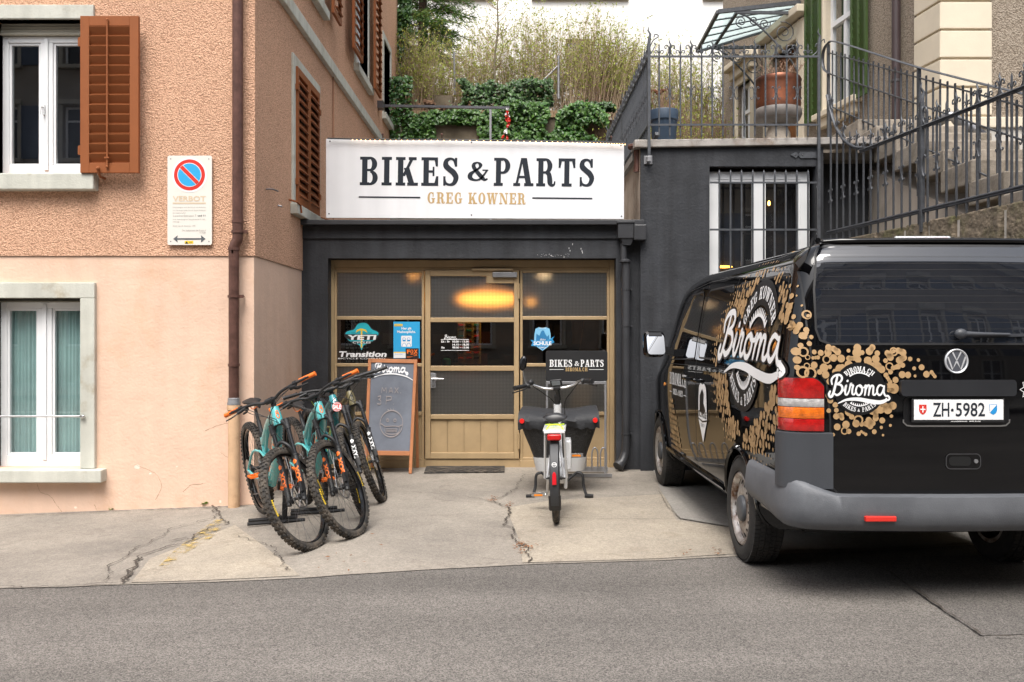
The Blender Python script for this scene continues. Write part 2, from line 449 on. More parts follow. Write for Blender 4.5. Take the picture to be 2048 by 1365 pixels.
M_['tan'] = mat('tan_print', (0.50, 0.34, 0.15), 0.45, var=0.05)
M_['white'] = mat('white_print', (0.80, 0.80, 0.80), 0.45, var=0.02)
M_['black'] = mat('black_plastic', (0.012, 0.012, 0.013), 0.5, var=0.1)
M_['blackgloss'] = mat('black_gloss', (0.008, 0.008, 0.009), 0.18, var=0.0)
M_['rubber'] = mat('tyre_rubber', (0.022, 0.021, 0.020), 0.8, var=0.3, vs=30, bump=0.2, c2=(0.13, 0.105, 0.08), c2s=9, c2t=0.57, c2w=0.12)
M_['steel'] = mat('bright_steel', (0.62, 0.62, 0.62), 0.28, metal=1.0, var=0.1)
M_['darksteel'] = mat('dark_steel', (0.16, 0.16, 0.17), 0.35, metal=0.9, var=0.1)
M_['iron'] = mat('wrought_iron_grey', (0.085, 0.09, 0.10), 0.45, metal=0.4, var=0.25, vs=18, bump=0.15, bs=90, c2=(0.10,0.06,0.035), c2s=7, c2t=0.72, c2w=0.06)
M_['red'] = mat('red_print', (0.62, 0.03, 0.02), 0.4, var=0.03)
M_['blue'] = mat('blue_print', (0.02, 0.27, 0.62), 0.4, var=0.05)
M_['skyblue'] = mat('bright_blue_print', (0.03, 0.36, 0.68), 0.4, var=0.02)
M_['yellow'] = mat('yellow_print', (0.80, 0.55, 0.03), 0.45, var=0.03)
M_['orange'] = mat('orange_rubber', (0.80, 0.16, 0.015), 0.5, var=0.04)
M_['turq'] = mat('turquoise_frame_paint', (0.085, 0.42, 0.43), 0.25, var=0.03, coat=0.6)
M_['teal'] = mat('teal_frame_paint', (0.015, 0.22, 0.25), 0.25, var=0.03, coat=0.6)
M_['olive'] = mat('olive_frame_paint', (0.15, 0.125, 0.055), 0.3, var=0.03, coat=0.5)
M_['neon'] = mat('neon_yellow_band', (0.55, 0.75, 0.04), 0.5, var=0.05)
M_['bikewhite'] = mat('white_frame_paint', (0.74, 0.75, 0.76), 0.25, var=0.02, coat=0.6)
M_['wood'] = mat('orange_brown_wood', (0.40, 0.155, 0.06), 0.55, var=0.15, vs=8, bump=0.1)
M_['plank'] = mat('pale_plank_wood', (0.48, 0.28, 0.12), 0.5, var=0.2, vs=5)
M_['chalkboard'] = mat('dusty_chalkboard', (0.10, 0.112, 0.138), 0.8, var=0.25, vs=2.5, c2=(0.18, 0.20, 0.24), c2s=1.8, c2t=0.5, c2w=0.2)
M_['chalk'] = mat('white_chalk_paint', (0.75, 0.76, 0.78), 0.8, var=0.05)
M_['chalk2'] = mat('faded_chalk', (0.30, 0.27, 0.27), 0.9, var=0.2)
M_['pane'] = glass('clear_window_glass', (0.96, 0.98, 0.98), 1.6, 0.0, 0.10)
M_['shopglass'] = glass('clear_shop_glass', (0.55, 0.56, 0.54), 1.6, 0.0, 0.07)
M_['wired'] = wired_glass()
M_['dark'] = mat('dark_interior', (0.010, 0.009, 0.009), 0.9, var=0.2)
M_['concrete'] = ground_mat('worn_concrete', (0.32, 0.285, 0.24), (0.19, 0.17, 0.148), 0.22, 160, 0.6, 0.55, stain=(0.12, 0.10, 0.085))
M_['concrete2'] = ground_mat('smooth_concrete_patch', (0.31, 0.29, 0.26), (0.25, 0.235, 0.215), 0.15, 200, 0.4, 0.8)
M_['concrete3'] = ground_mat('pale_concrete_slab', (0.38, 0.33, 0.262), (0.27, 0.237, 0.195), 0.22, 160, 0.6, 0.7, stain=(0.17, 0.13, 0.09))
M_['asphalt'] = ground_mat('grey_asphalt', (0.165, 0.151, 0.137), (0.120, 0.110, 0.100), 0.6, 190, 0.6, 0.28, lanes=True)
M_['asphalt2'] = ground_mat('darker_asphalt_patch', (0.138, 0.126, 0.115), (0.108, 0.099, 0.091), 0.6, 190, 0.6, 0.5)
M_['crack'] = mat('crack_dark', (0.06, 0.048, 0.038), 1.0, var=0.4, vs=20)
M_['crackjoint'] = mat('joint_dirt', (0.11, 0.09, 0.07), 1.0, var=0.3, vs=20)
# ------------------------------------------------------------------ print: maps, text, slab letters, script, rings
def plane_map(O, U, V):
 O = Vector(O); U = Vector(U); V = Vector(V); N = U.cross(V).normalized()
 return lambda u, v, d=0.0: O + U * u + V * v + N * d
class Ink:
 """collects flat printed shapes on a mapping f(u, v, depth); every shape gets its own tiny step in depth"""
 def __init__(s, f, d=0.0015, step=0.0, dd=0.00003):
  s.f = f; s.d = d; s.mb = MB(); s.step = step; s.dd = dd
 def _n(s):
  s.d += s.dd; return s.d
 def polys(s, vs, fs, d=None):
  d = s._n() if d is None else d
  s.mb.add([s.f(u, v, d) for u, v in vs], fs)
 def poly(s, pts):
  p = [Vector((a, b, 0)) for a, b in pts]
  tr = [tuple(t) for t in tessellate_polygon([p])]
  if s.step:
   vs = [tuple(q[:2]) for q in p]
   for _ in range(7):
    big = max((max(math.dist(vs[a], vs[b]), math.dist(vs[b], vs[c]), math.dist(vs[c], vs[a])) for a, b, c in tr), default=0)
    if big <= s.step: break
    mid = {}; nt = []
    def m(a, b):
     k = (min(a, b), max(a, b))
     if k not in mid:
      mid[k] = len(vs); vs.append(((vs[a][0] + vs[b][0]) / 2, (vs[a][1] + vs[b][1]) / 2))
     return mid[k]
    for a, b, c in tr:
     x, y, z = m(a, b), m(b, c), m(c, a)
     nt += [(a, x, z), (x, b, y), (z, y, c), (x, y, z)]
    tr = nt
   s.polys(vs, tr)
  else:
   s.polys([tuple(q[:2]) for q in p], tr)
  return s
 def rect(s, x0, y0, x1, y1):
  if s.step:
   nx = max(1, int(abs(x1 - x0) / s.step) + 1); ny = max(1, int(abs(y1 - y0) / s.step) + 1)
  else: nx = ny = 1
  vs = [(x0 + (x1 - x0) * i / nx, y0 + (y1 - y0) * j / ny) for j in range(ny + 1) for i in range(nx + 1)]
  fs = [(j * (nx + 1) + i, j * (nx + 1) + i + 1, (j + 1) * (nx + 1) + i + 1, (j + 1) * (nx + 1) + i) for j in range(ny) for i in range(nx)]
  s.polys(vs, fs); return s
 def ribbon(s, pts, w, closed=False):
  n = len(pts)
  if not hasattr(w, '__len__'): w = [w] * n
  vs = []
  for i in range(n):
   a = pts[(i - 1) % n] if closed else pts[max(i - 1, 0)]
   b = pts[(i + 1) % n] if closed else pts[min(i + 1, n - 1)]
   dx, dy = b[0] - a[0], b[1] - a[1]; L = math.hypot(dx, dy) or 1
   nx, ny = -dy / L, dx / L
   vs.append((pts[i][0] + nx * w[i] / 2, pts[i][1] + ny * w[i] / 2))
   vs.append((pts[i][0] - nx * w[i] / 2, pts[i][1] - ny * w[i] / 2))
  fs = [(2 * i, 2 * i + 1, 2 * ((i + 1) % n) + 1, 2 * ((i + 1) % n)) for i in range(n if closed else n - 1)]
  s.polys(vs, fs); return s
 def disc(s, cx, cy, r, n=16, ry=None):
  ry = r if ry is None else ry
  s.polys([(cx, cy)] + [(cx + r * math.cos(2 * PI * k / n), cy + ry * math.sin(2 * PI * k / n)) for k in range(n)],
    [(0, 1 + k, 1 + (k + 1) % n) for k in range(n)]); return s
 def ring(s, cx, cy, r, w, n=28, a0=0, a1=360, ry=None):
  ry = r if ry is None else ry
  full = abs(a1 - a0) >= 360
  m = n if full else n + 1
  pts = [(cx + r * math.cos(R(a0 + (a1 - a0) * k / n)), cy + ry * math.sin(R(a0 + (a1 - a0) * k / n))) for k in range(m)]
  return s.ribbon(pts, w, full)
 def stroke(s, pts, w, n=7, taper=0.0, caps=True, wf=None):
  c = [tuple(q[:2]) for q in crom([(a, b, 0) for a, b in pts], n)]
  N = len(c)
  ws = [(w * (1 - taper * abs(2 * i / (N - 1) - 1) ** 2)) if wf is None else w * wf(i / (N - 1)) for i in range(N)]
  s.ribbon(c, ws)
  if caps:
   s.disc(c[0][0], c[0][1], ws[0] / 2, 8); s.disc(c[-1][0], c[-1][1], ws[-1] / 2, 8)
  return s
_tc = {}
def sans(text, bold=0.0):
 k = (text, bold)
 if k not in _tc:
  cu = bpy.data.curves.new('lettering_source', 'FONT'); cu.body = text; cu.size = 1.0; cu.offset = bold; cu.resolution_u = 3
  ob = bpy.data.objects.new('lettering_source', cu); col.objects.link(ob)
  dg = bpy.context.evaluated_depsgraph_get()
  me = bpy.data.meshes.new_from_object(ob.evaluated_get(dg))
  vs = [(v.co.x, v.co.y) for v in me.vertices]; fs = [tuple(p.vertices) for p in me.polygons]
  bpy.data.objects.remove(ob); bpy.data.curves.remove(cu); bpy.data.meshes.remove(me)
  x0 = min(v[0] for v in vs); x1 = max(v[0] for v in vs); y0 = min(v[1] for v in vs); y1 = max(v[1] for v in vs)
  _tc[k] = (vs, fs, x0, x1, y0, y1)
 return _tc[k]
def put_sans(ink, text, x, y, h=None, w=None, bold=0.0, align='l', shear=0.0):
 """text with its ink box fitted to height h and/or width w, lower left corner (or centre/right) at x, y"""
 vs, fs, x0, x1, y0, y1 = sans(text, bold)
 sy = (h / (y1 - y0)) if h else w / (x1 - x0)
 sx = (w / (x1 - x0)) if w else sy
 W = (x1 - x0) * sx
 ox = x - (W / 2 if align == 'c' else W if align == 'r' else 0)
 ink.polys([(ox + (a - x0) * sx + shear * (b - y0) * sy, y + (b - y0) * sy) for a, b in vs], fs)
 return W
# slab-serif capitals, height 1: rectangles r, bows b(cx,cy,rx,ry,a0,a1,wv,wh), diagonals l(x0,y0,x1,y1,w), strokes c(pts,widths)
S_, W_, T_ = 0.105, 0.205, 0.085
def _bow(cx, cy, rx, ry, a0, a1, wv=0.2, wh=0.09, n=14):
 o = []; i_ = []
 for k in range(n + 1):
  a = R(a0 + (a1 - a0) * k / n)
  o.append((cx + rx * math.cos(a), cy + ry * math.sin(a)))
  i_.append((cx + (rx - wv) * math.cos(a), cy + (ry - wh) * math.sin(a)))
 vs = [q for p in zip(o, i_) for q in p]
 return vs, [(2 * k, 2 * k + 1, 2 * k + 3, 2 * k + 2) for k in range(n)]
def _rc(x0, y0, x1, y1): return [(x0, y0), (x1, y0), (x1, y1), (x0, y1)], [(0, 1, 2, 3)]
def _dg(x0, y0, x1, y1, w): return [(x0 - w / 2, y0), (x0 + w / 2, y0), (x1 + w / 2, y1), (x1 - w / 2, y1)], [(0, 1, 2, 3)]
def _cv(pts, ws, n=8):
 c = crom([(a, b, 0) for a, b in pts], n); W = crom([(w, 0, 0) for w in ws], n)
 vs = []
 for i in range(len(c)):
  a = c[max(i - 1, 0)]; b = c[min(i + 1, len(c) - 1)]; d = (b - a); d.normalize()
  w = W[i].x / 2
  vs += [(c[i].x - d.y * w, c[i].y + d.x * w), (c[i].x + d.y * w, c[i].y - d.x * w)]
 return vs, [(2 * k, 2 * k + 1, 2 * k + 3, 2 * k + 2) for k in range(len(c) - 1)]
def _stem(x, w=W_, o=0.09, top=True, bot=True):
 r = [_rc(x, 0, x + w, 1)]
 if bot: r.append(_rc(x - o, 0, x + w + o, S_))
 if top: r.append(_rc(x - o, 1 - S_, x + w + o, 1))
 return r
SLAB = {
 'I': (0.40, _stem(0.095)),
 'B': (0.70, _stem(0.09, o=0.08) + [_rc(.29, 1 - T_, .42, 1), _rc(.29, 0, .42, T_), _rc(.29, .49, .42, .49 + T_), _bow(.40, .745, .265, .255, -90, 90), _bow(.40, .265, .295, .265, -90, 90)]),
 'K': (0.84, _stem(0.09, o=0.08) + [_dg(.30, .33, .62, .93, .12), _dg(.62, .06, .42, .62, .215), _rc(.50, 1 - S_, .80, 1), _rc(.45, 0, .86, S_)]),
 'E': (0.68, _stem(0.09, o=0.08) + [_rc(.29, 1 - S_, .64, 1), _rc(.29, 0, .66, S_), _rc(.29, .46, .50, .46 + T_), _rc(.44, .34, .51, .67), ([(.56, .68), (.64, .68), (.64, .95), (.50, .95)], [(0, 1, 2, 3)]), ([(.58, .34), (.66, .34), (.66, .05), (.50, .05)], [(0, 1, 2, 3)])]),
 'S': (0.64, [_cv([(.50, .74), (.44, .90), (.30, .955), (.15, .88), (.13, .72), (.26, .59), (.42, .47), (.52, .30), (.45, .11), (.30, .045), (.13, .10), (.07, .28)], [.08, .09, .09, .16, .21, .20, .21, .20, .15, .09, .09, .08]), _rc(.47, .68, .56, .99), _rc(.035, .01, .12, .34)]),
 'P': (0.68, _stem(0.09, o=0.08) + [_rc(.29, 1 - T_, .40, 1), _rc(.29, .43, .40, .43 + T_), _bow(.38, .715, .29, .285, -90, 90)]),
 'R': (0.76, _stem(0.09, o=0.08) + [_rc(.29, 1 - T_, .40, 1), _rc(.29, .45, .40, .45 + T_), _bow(.38, .725, .28, .275, -90, 90), _cv([(.42, .50), (.52, .42), (.555, .28), (.575, .12), (.65, .04), (.74, .07), (.765, .18)], [.12, .18, .2, .2, .11, .08, .06])]),
 'A': (0.80, [_dg(.13, .05, .36, 1, .10), _dg(.62, .05, .43, 1, .225), _rc(.2, .28, .55, .28 + T_), _rc(.0, 0, .28, S_), _rc(.44, 0, .82, S_), _rc(.30, .93, .54, 1)]),
 'T': (0.74, _stem(0.265, top=False, o=0.1) + [_rc(.03, 1 - S_, .71, 1), ([(.03, .66), (.105, .66), (.17, .93), (.03, .93)], [(0, 1, 2, 3)]), ([(.635, .66), (.71, .66), (.71, .93), (.57, .93)], [(0, 1, 2, 3)])]),
 'G': (0.74, [_bow(.36, .5, .34, .51, 50, 310, .2, .09, 24), _rc(.50, .60, .585, .98), _rc(.40, .38, .74, .38 + T_ + .01), _rc(.48, .06, .66, .44)]),
 'C': (0.68, [_bow(.36, .5, .34, .51, 48, 312, .2, .09, 24), _rc(.52, .62, .605, .98), _rc(.54, .04, .61, .30)]),
 'O': (0.72, [_bow(.36, .5, .34, .51, 0, 360, .2, .09, 30)]),
 'W': (1.10, [_dg(.34, 0, .17, .95, .20), _dg(.36, 0, .53, .95, .09), _dg(.74, 0, .56, .95, .20), _dg(.76, 0, .93, .95, .09), _rc(.0, 1 - S_, .36, 1), _rc(.42, 1 - S_, .70, 1), _rc(.78, 1 - S_, 1.08, 1)]),
 'N': (0.86, [_rc(.11, 0, .19, 1), _rc(.67, 0, .75, 1), _dg(.68, 0, .20, .97, .22), _rc(.0, 1 - S_, .24, 1), _rc(.0, 0, .30, S_), _rc(.56, 1 - S_, .86, 1)]),
 'H': (0.86, _stem(0.09, o=0.07) + _stem(0.56, o=0.07) + [_rc(.25, .45, .6, .45 + T_)]),
 'M': (0.98, [_rc(.11, 0, .18, 1), _rc(.68, 0, .88, 1), _dg(.46, .12, .20, .97, .20), _dg(.46, .12, .70, .97, .08), _rc(0, 1 - S_, .26, 1), _rc(0, 0, .28, S_), _rc(.60, 0, .96, S_), _rc(.66, 1 - S_, .96, 1)]),
 '&': (0.74, [_cv([(.72, .50), (.60, .28), (.44, .07), (.24, .03), (.08, .13), (.09, .30), (.24, .45), (.42, .60), (.46, .74), (.36, .84), (.23, .79), (.20, .66), (.30, .46), (.50, .18), (.62, .05), (.74, .10)], [.07, .08, .09, .10, .17, .17, .10, .09, .14, .08, .12, .15, .16, .17, .12, .06]), _rc(.54, .46, .76, .52)]),
 '.': (0.24, [_rc(.03, 0, .20, .17)]),
 ' ': (0.30, []),
}
def slab_w(text, gap=0.085):
 return sum(SLAB[c][0] + gap for c in text) - gap
def put_slab(ink, text, x, y, h, w=None, align='l', gap=0.085, amp=0.78, warp=None):
 k = (w / slab_w(text, gap)) if w else h * 0.9
 W = slab_w(text, gap) * k
 ox = x - (W / 2 if align == 'c' else 0)
 wp = warp or (lambda a, b: (a, b))
 cx = 0
 for c in text:
  aw, shp = SLAB[c]
  sc = amp if c == '&' else 1.0
  off = 0.08 if c == '&' else 0
  for vs, fs in shp:
   ink.polys([wp(ox + (cx + a * (sc if c == '&' else 1) + (0.04 if c == '&' else 0)) * k, y + (b * sc + off) * h) for a, b in vs], fs)
  cx += aw + gap
 return W
# brush-script word: strokes in a box about 3.1 wide and 1 high
SCRIPT = [
 ([(.40, 1.00), (.33, .72), (.22, .30), (.12, .06), (.02, .02), (-.04, .14), (.02, .28)], .13),
 ([(.12, .62), (.10, .84), (.26, 1.02), (.52, 1.06), (.64, .92), (.56, .74), (.34, .62)], .11),
 ([(.34, .62), (.58, .58), (.66, .40), (.56, .20), (.38, .10), (.26, .16)], .12),
 ([(.74, .30), (.86, .58), (.80, .28), (.82, .14), (.92, .14), (1.02, .34)], .10),
 ([(.92, .76), (.94, .80)], .12),
 ([(1.02, .34), (1.10, .66), (1.16, .56), (1.22, .56), (1.17, .36), (1.18, .16), (1.28, .14), (1.36, .26)], .10),
 ([(1.56, .58), (1.42, .50), (1.36, .30), (1.44, .12), (1.58, .12), (1.68, .30), (1.66, .50), (1.56, .58), (1.62, .48), (1.80, .46)], .10),
 ([(1.80, .46), (1.88, .58), (1.86, .34), (1.82, .10)], .10),
 ([(1.84, .28), (1.96, .54), (2.06, .54), (2.06, .34), (2.02, .10)], .10),
 ([(2.04, .28), (2.16, .54), (2.27, .52), (2.26, .32), (2.26, .14), (2.36, .12), (2.46, .24)], .10),
 ([(2.80, .52), (2.62, .58), (2.48, .42), (2.48, .20), (2.60, .10), (2.74, .24), (2.84, .52)], .10),
 ([(2.84, .54), (2.82, .24), (2.90, .08), (3.04, .06), (3.12, -.06), (3.02, -.14), (2.94, -.06)], .10),
]
SWASH = [(.42, -.30), (.9, -.12), (1.5, -.10), (2.1, -.20), (2.62, -.24), (2.96, -.14)]
def put_script(ink, x, y, w, h, fat=1.0, swash=True, slope=0.0, lw=None, warp=None):
 kx, ky = w / 3.15, h
 T = lambda a, b: (x + a * kx, y + b * ky + slope * a * kx)
 for pts, wd in SCRIPT:
  ink.stroke([T(a, b) for a, b in pts], (lw or wd * (kx + ky) / 2) * fat, n=5, taper=0.25)
 if swash:
  c = [T(a, b) for a, b in SWASH]
  ink.stroke(c, (lw or .2 * ky) * (1 if lw else 1), n=8, caps=False, wf=lambda t: (0.15 + 0.85 * math.sin(PI * min(1, t * 0.75 + .02))) if not lw else 1)
def arc_warp(cx, cy, r, flip=False):
 """x runs along the arc, y away from (or toward) its centre"""
 def f(a, b):
  if not flip:
   t = PI / 2 - a / r
   return cx + (r + b) * math.cos(t), cy + (r + b) * math.sin(t)
  t = -PI / 2 + a / r
  return cx + (r - b) * math.cos(t), cy + (r - b) * math.sin(t)
 return f
def gear_arc(ink, cx, cy, r, a0, a1, n, w, th):
 ink.ring(cx, cy, r, w, 24, a0, a1)
 for k in range(n):
  a = R(a0 + (a1 - a0) * (k + .5) / n)
  c, s_ = math.cos(a), math.sin(a)
  t = th * 0.5
  p = lambda rr, q: (cx + rr * c - q * s_, cy + rr * s_ + q * c)
  ink.poly([p(r, -t), p(r, t), p(r + th * 1.5, t * .35), p(r + th * 1.5, -t * .35)])
# ------------------------------------------------------------------ ground
def sheet(name, poly, z, m, n=1, thick=0.0):
 """flat outline cut into small pieces so that it follows the fall of the ground"""
 mb = MB()
 p = [Vector((a, b, 0)) for a, b in poly]
 tr = [tuple(t) for t in tessellate_polygon([p])]
 vs = [(q.x, q.y) for q in p]
 for _ in range(n):
  mid = {}; nt = []
  def mm(a, b):
   k = (min(a, b), max(a, b))
   if k not in mid:
    mid[k] = len(vs); vs.append(((vs[a][0] + vs[b][0]) / 2, (vs[a][1] + vs[b][1]) / 2))
   return mid[k]
  for a, b, c in tr:
   x, y, w = mm(a, b), mm(b, c), mm(c, a)
   nt += [(a, x, w), (x, b, y), (w, y, c), (x, y, w)]
  tr = nt
 mb.add([(a, b, gz(a, b) + z) for a, b in vs], tr)
 return mb.build(name, m, world=False)
def grid_sheet(name, x0, x1, y0, y1, nx, ny, z, m, cut=None):
 mb = MB()
 vs = []
 for j in range(ny + 1):
  for i in range(nx + 1):
   x = x0 + (x1 - x0) * i / nx
   ya = y0; yb = y1 if cut is None else cut(x)
   y = ya + (yb - ya) * j / ny
   vs.append((x, y, gz(x, y) + z))
 fs = [(j * (nx + 1) + i, j * (nx + 1) + i + 1, (j + 1) * (nx + 1) + i + 1, (j + 1) * (nx + 1) + i) for j in range(ny) for i in range(nx)]
 mb.add(vs, fs)
 return mb.build(name, m, world=False)
struct(grid_sheet('ground', -60, 60, -60, 120, 120, 60, -0.012, M_['asphalt2']))
# edge between road and forecourt (points x, y on the ground, read from the photograph)
def gp(px, py):
 """point of the ground seen at a pixel"""
 Y = CH * F / (py - VY)
 for _ in range(6):
  X = PX(px, Y); Y = (CH - gz(X, Y)) * F / (py - VY)
 return (PX(px, Y), Y)
edge_px = [(0, 1178), (120, 1176), (200, 1172), (420, 1166), (620, 1157), (820, 1143), (1000, 1133), (1180, 1126), (1330, 1122), (1470, 1114), (1600, 1108), (1760, 1103), (2048, 1085)]
edge = [gp(*q) for q in edge_px]
edge = [(-12.0, edge[0][1] - 0.7), (-8, edge[0][1] - 0.4)] + edge + [(6.5, 6.62), (14.0, 7.0)]
def edge_y(x):
 for (a, b), (c, d) in zip(edge, edge[1:]):
  if a <= x <= c: return b + (d - b) * (x - a) / (c - a) + 0.012 * noise.noise(Vector((x * 3, 0, 0)))
 return edge[0][1] if x < edge[0][0] else edge[-1][1]
struct(grid_sheet('road', -12, 14, -6.5, 6, 260, 14, 0.0, M_['asphalt'], cut=edge_y))
fc = MB(); nx = 240; xs = [-12 + 26 * i / nx for i in range(nx + 1)]; ny = 8
vs = []
for j in range(ny + 1):
 for x in xs:
  ya = edge_y(x); y = ya + (10.9 - ya) * j / ny
  vs.append((x, y, gz(x, y) + 0.004))
fc.add(vs, [(j * (nx + 1) + i, j * (nx + 1) + i + 1, (j + 1) * (nx + 1) + i + 1, (j + 1) * (nx + 1) + i) for j in range(ny) for i in range(nx)])
struct(fc.build('forecourt', M_['concrete'], world=False))
def gpoly(pxs): return [gp(*q) for q in pxs]
struct(sheet('pale_slab', gpoly([(1045, 1128), (1040, 1085), (1012, 1018), (1100, 1003), (1330, 990), (1352, 1042), (1500, 1064), (1500, 1108), (1330, 1119), (1180, 1124)]), 0.008, M_['concrete3'], 2))
struct(sheet('pale_slab', gpoly([(262, 1168), (300, 1120), (470, 1052), (535, 1100), (590, 1145), (600, 1154), (420, 1163)]), 0.008, M_['concrete3'], 2))
struct(sheet('smooth_patch', gpoly([(1305, 938), (1700, 934), (2100, 1060), (2100, 1080), (1760, 1099), (1520, 1106), (1495, 1062), (1358, 1040), (1322, 985)]), 0.012, M_['concrete2'], 2))
struct(sheet('road_patch', gpoly([(1700, 1118), (1780, 1150), (1860, 1205), (1962, 1273), (2300, 1262), (2400, 1100)]), 0.004, M_['asphalt2'], 3))
def crack(pxs, w, m='crack', jag=0.035, seed=1, z=0.0165, n=10, name='ground_crack'):
 rr = random.Random(seed)
 pts = [gp(*q) for q in pxs]
 out = []
 for (a, b), (c, d) in zip(pts, pts[1:]):
  L = math.hypot(c - a, d - b); k = max(2, int(L / 0.03))
  for i in range(k):
   t = i / k
   out.append((a + (c - a) * t, b + (d - b) * t))
 out.append(pts[-1])
 o2 = []
 wob = 0
 for (a, b) in out:
  wob = wob * 0.8 + rr.uniform(-jag, jag) * 0.6
  o2.append((a + wob, b + wob * 0.4 + rr.uniform(-jag, jag) * 0.25))
 mb = MB(); vs = []
 for i, (a, b) in enumerate(o2):
  p = o2[max(i - 1, 0)]; q = o2[min(i + 1, len(o2) - 1)]
  dx, dy = q[0] - p[0], q[1] - p[1]; L = math.hypot(dx, dy) or 1
  ww = .62 * w * rr.uniform(0.25, 1.3) * (0.3 if i in (0, len(o2) - 1) else 1)
  vs += [(a - dy / L * ww / 2, b + dx / L * ww / 2, gz(a, b) + z), (a + dy / L * ww / 2, b - dx / L * ww / 2, gz(a, b) + z)]
 mb.add(vs, [(2 * i, 2 * i + 1, 2 * i + 3, 2 * i + 2) for i in range(len(o2) - 1)])
 return struct(mb.build(name, M_[m], world=False))
crack([(205, 1170), (222, 1135), (265, 1100), (345, 1062), (425, 1040), (440, 1015)], 0.014, seed=2)
crack([(250, 1170), (262, 1140), (270, 1118), (320, 1098), (365, 1092), (410, 1062), (455, 1050), (420, 1012)], 0.022, seed=3)
crack([(255, 1165), (268, 1135), (275, 1120)], 0.035, seed=13)
crack([(480, 1075), (530, 1095), (560, 1120), (580, 1147)], 0.014, seed=4)
crack([(1035, 975), (1010, 995), (985, 1003), (940, 1000)], 0.016, seed=5)
crack([(1040, 950), (1035, 975)], 0.010, seed=15)
crack([(940, 1000), (860, 990), (800, 985)], 0.008, seed=15, m='crackjoint')
crack([(985, 1003), (1018, 1020), (1012, 1050), (1035, 1085), (1060, 1108), (1064, 1128)], 0.020, seed=6)
crack([(1000, 1012), (1090, 1003), (1200, 998), (1320, 992)], 0.010, seed=7, jag=0.01)
crack([(1035, 1036), (1200, 1042), (1352, 1042)], 0.011, seed=8, jag=0.008)
crack([(1318, 985), (1335, 1015), (1360, 1040), (1430, 1052), (1500, 1066)], 0.009, seed=9, jag=0.008, m='crackjoint')
crack([(1700, 1118), (1780, 1150), (1860, 1205), (1962, 1273)], 0.020, seed=10, jag=0.01)
crack([(1940, 1270), (1990, 1278), (2100, 1280)], 0.012, seed=12, jag=0.01)
crack([(0, 1178), (60, 1179), (120, 1177), (200, 1172), (260, 1169)], 0.016, seed=11)
crack([(0, 1072), (90, 1066), (180, 1072)], 0.006, seed=19, m='crackjoint')
crack([(340, 1086), (370, 1080), (400, 1083)], 0.02, seed=21)
# dark line where walls meet the ground
crack([(0, 1036), (240, 1025), (470, 1016), (508, 1012)], 0.03, seed=22, jag=0.004, z=0.014)
# worn yellow line
def worn(name, c):
 m, nt, N, L, b = _nt(name)
 tc = N.new('ShaderNodeTexCoord'); no = N.new('ShaderNodeTexNoise'); no.inputs['Scale'].default_value = 14; no.inputs['Detail'].default_value = 9; no.inputs['Roughness'].default_value = 0.75
 L.new(tc.outputs['Object'], no.inputs['Vector'])
 mr = N.new('ShaderNodeMapRange'); mr.inputs['From Min'].default_value = 0.48; mr.inputs['From Max'].default_value = 0.62
 L.new(no.outputs['Fac'], mr.inputs['Value']); L.new(mr.outputs[0], b.inputs['Alpha'])
 b.inputs['Base Color'].default_value = tuple(c) + (1,); b.inputs['Roughness'].default_value = 0.85
 return m
struct(sheet('worn_yellow_line', gpoly([(435, 1040), (458, 1046), (425, 1078), (375, 1108), (330, 1140), (318, 1136), (352, 1102), (398, 1066)]), 0.014, worn('worn_yellow_paint', (0.42, 0.30, 0.10)), 3))
# dead leaves lying in the cracks
lf = MB(); rr = random.Random(5)
for (px, py, n, s) in ((1050, 1100, 50, 10), (1040, 1092, 20, 6), (985, 1003, 25, 8), (1015, 1015, 16, 5), (1440, 1108, 10, 10), (1365, 1113, 8, 12), (700, 1110, 14, 60), (620, 950, 4, 10)):
 for k in range(n):
  x, y = gp(px + rr.gauss(0, s), py + rr.gauss(0, s * 0.55)); a = rr.uniform(0, 6.28); r_ = rr.uniform(0.006, 0.016)
  z = gz(x, y) + 0.018
  q = [(x + math.cos(a + t) * r_ * f, y + math.sin(a + t) * r_ * f, z + rr.uniform(0, .008)) for t, f in ((0, 1.3), (1.6, .5), (3.1, 1.1), (4.7, .5))]
  lf.quad(*q)
stuff(tag(lf.build('leaves', mat('dead_leaf', (0.20, 0.09, 0.04), 0.9, var=0.4, vs=30), world=False), 'brown dead leaf crumbs lying in the cracks of the forecourt', 'leaves'))
# weeds
def weed(px, py, s, label, n=9, seed=1):
 rr = random.Random(seed); x, y = gp(px, py); mb = MB(); z = gz(x, y) + 0.004
 for k in range(n):
  a = rr.uniform(0, 6.28); L = s * rr.uniform(.5, 1); w = L * .38; h = L * rr.uniform(.3, .9)
  c, s_ = math.cos(a), math.sin(a)
  b = Vector((x, y, z)); t = b + Vector((c * L, s_ * L, h)); m = b + Vector((c * L * .55, s_ * L * .55, h * .8)); sd_ = Vector((-s_, c, 0)) * w
  mb.add([b, m + sd_, t, m - sd_], [(0, 1, 2), (0, 2, 3)])
 return tag(mb.build('weed', M_['weed'], world=False), label, 'weed')
M_['weed'] = mat('weed_leaf', (0.16, 0.30, 0.02), 0.6, var=0.3, vs=20)
weed(413, 1013, 0.075, 'bright green weed at the foot of the peach wall beside the yellow line', 12, 3)
weed(222, 1022, 0.03, 'tiny green weed sprouting under the lower white window of the peach wall', 6, 5)
weed(1292, 938, 0.05, 'small moss green weed at the foot of the charcoal wall beside the van', 8, 8)
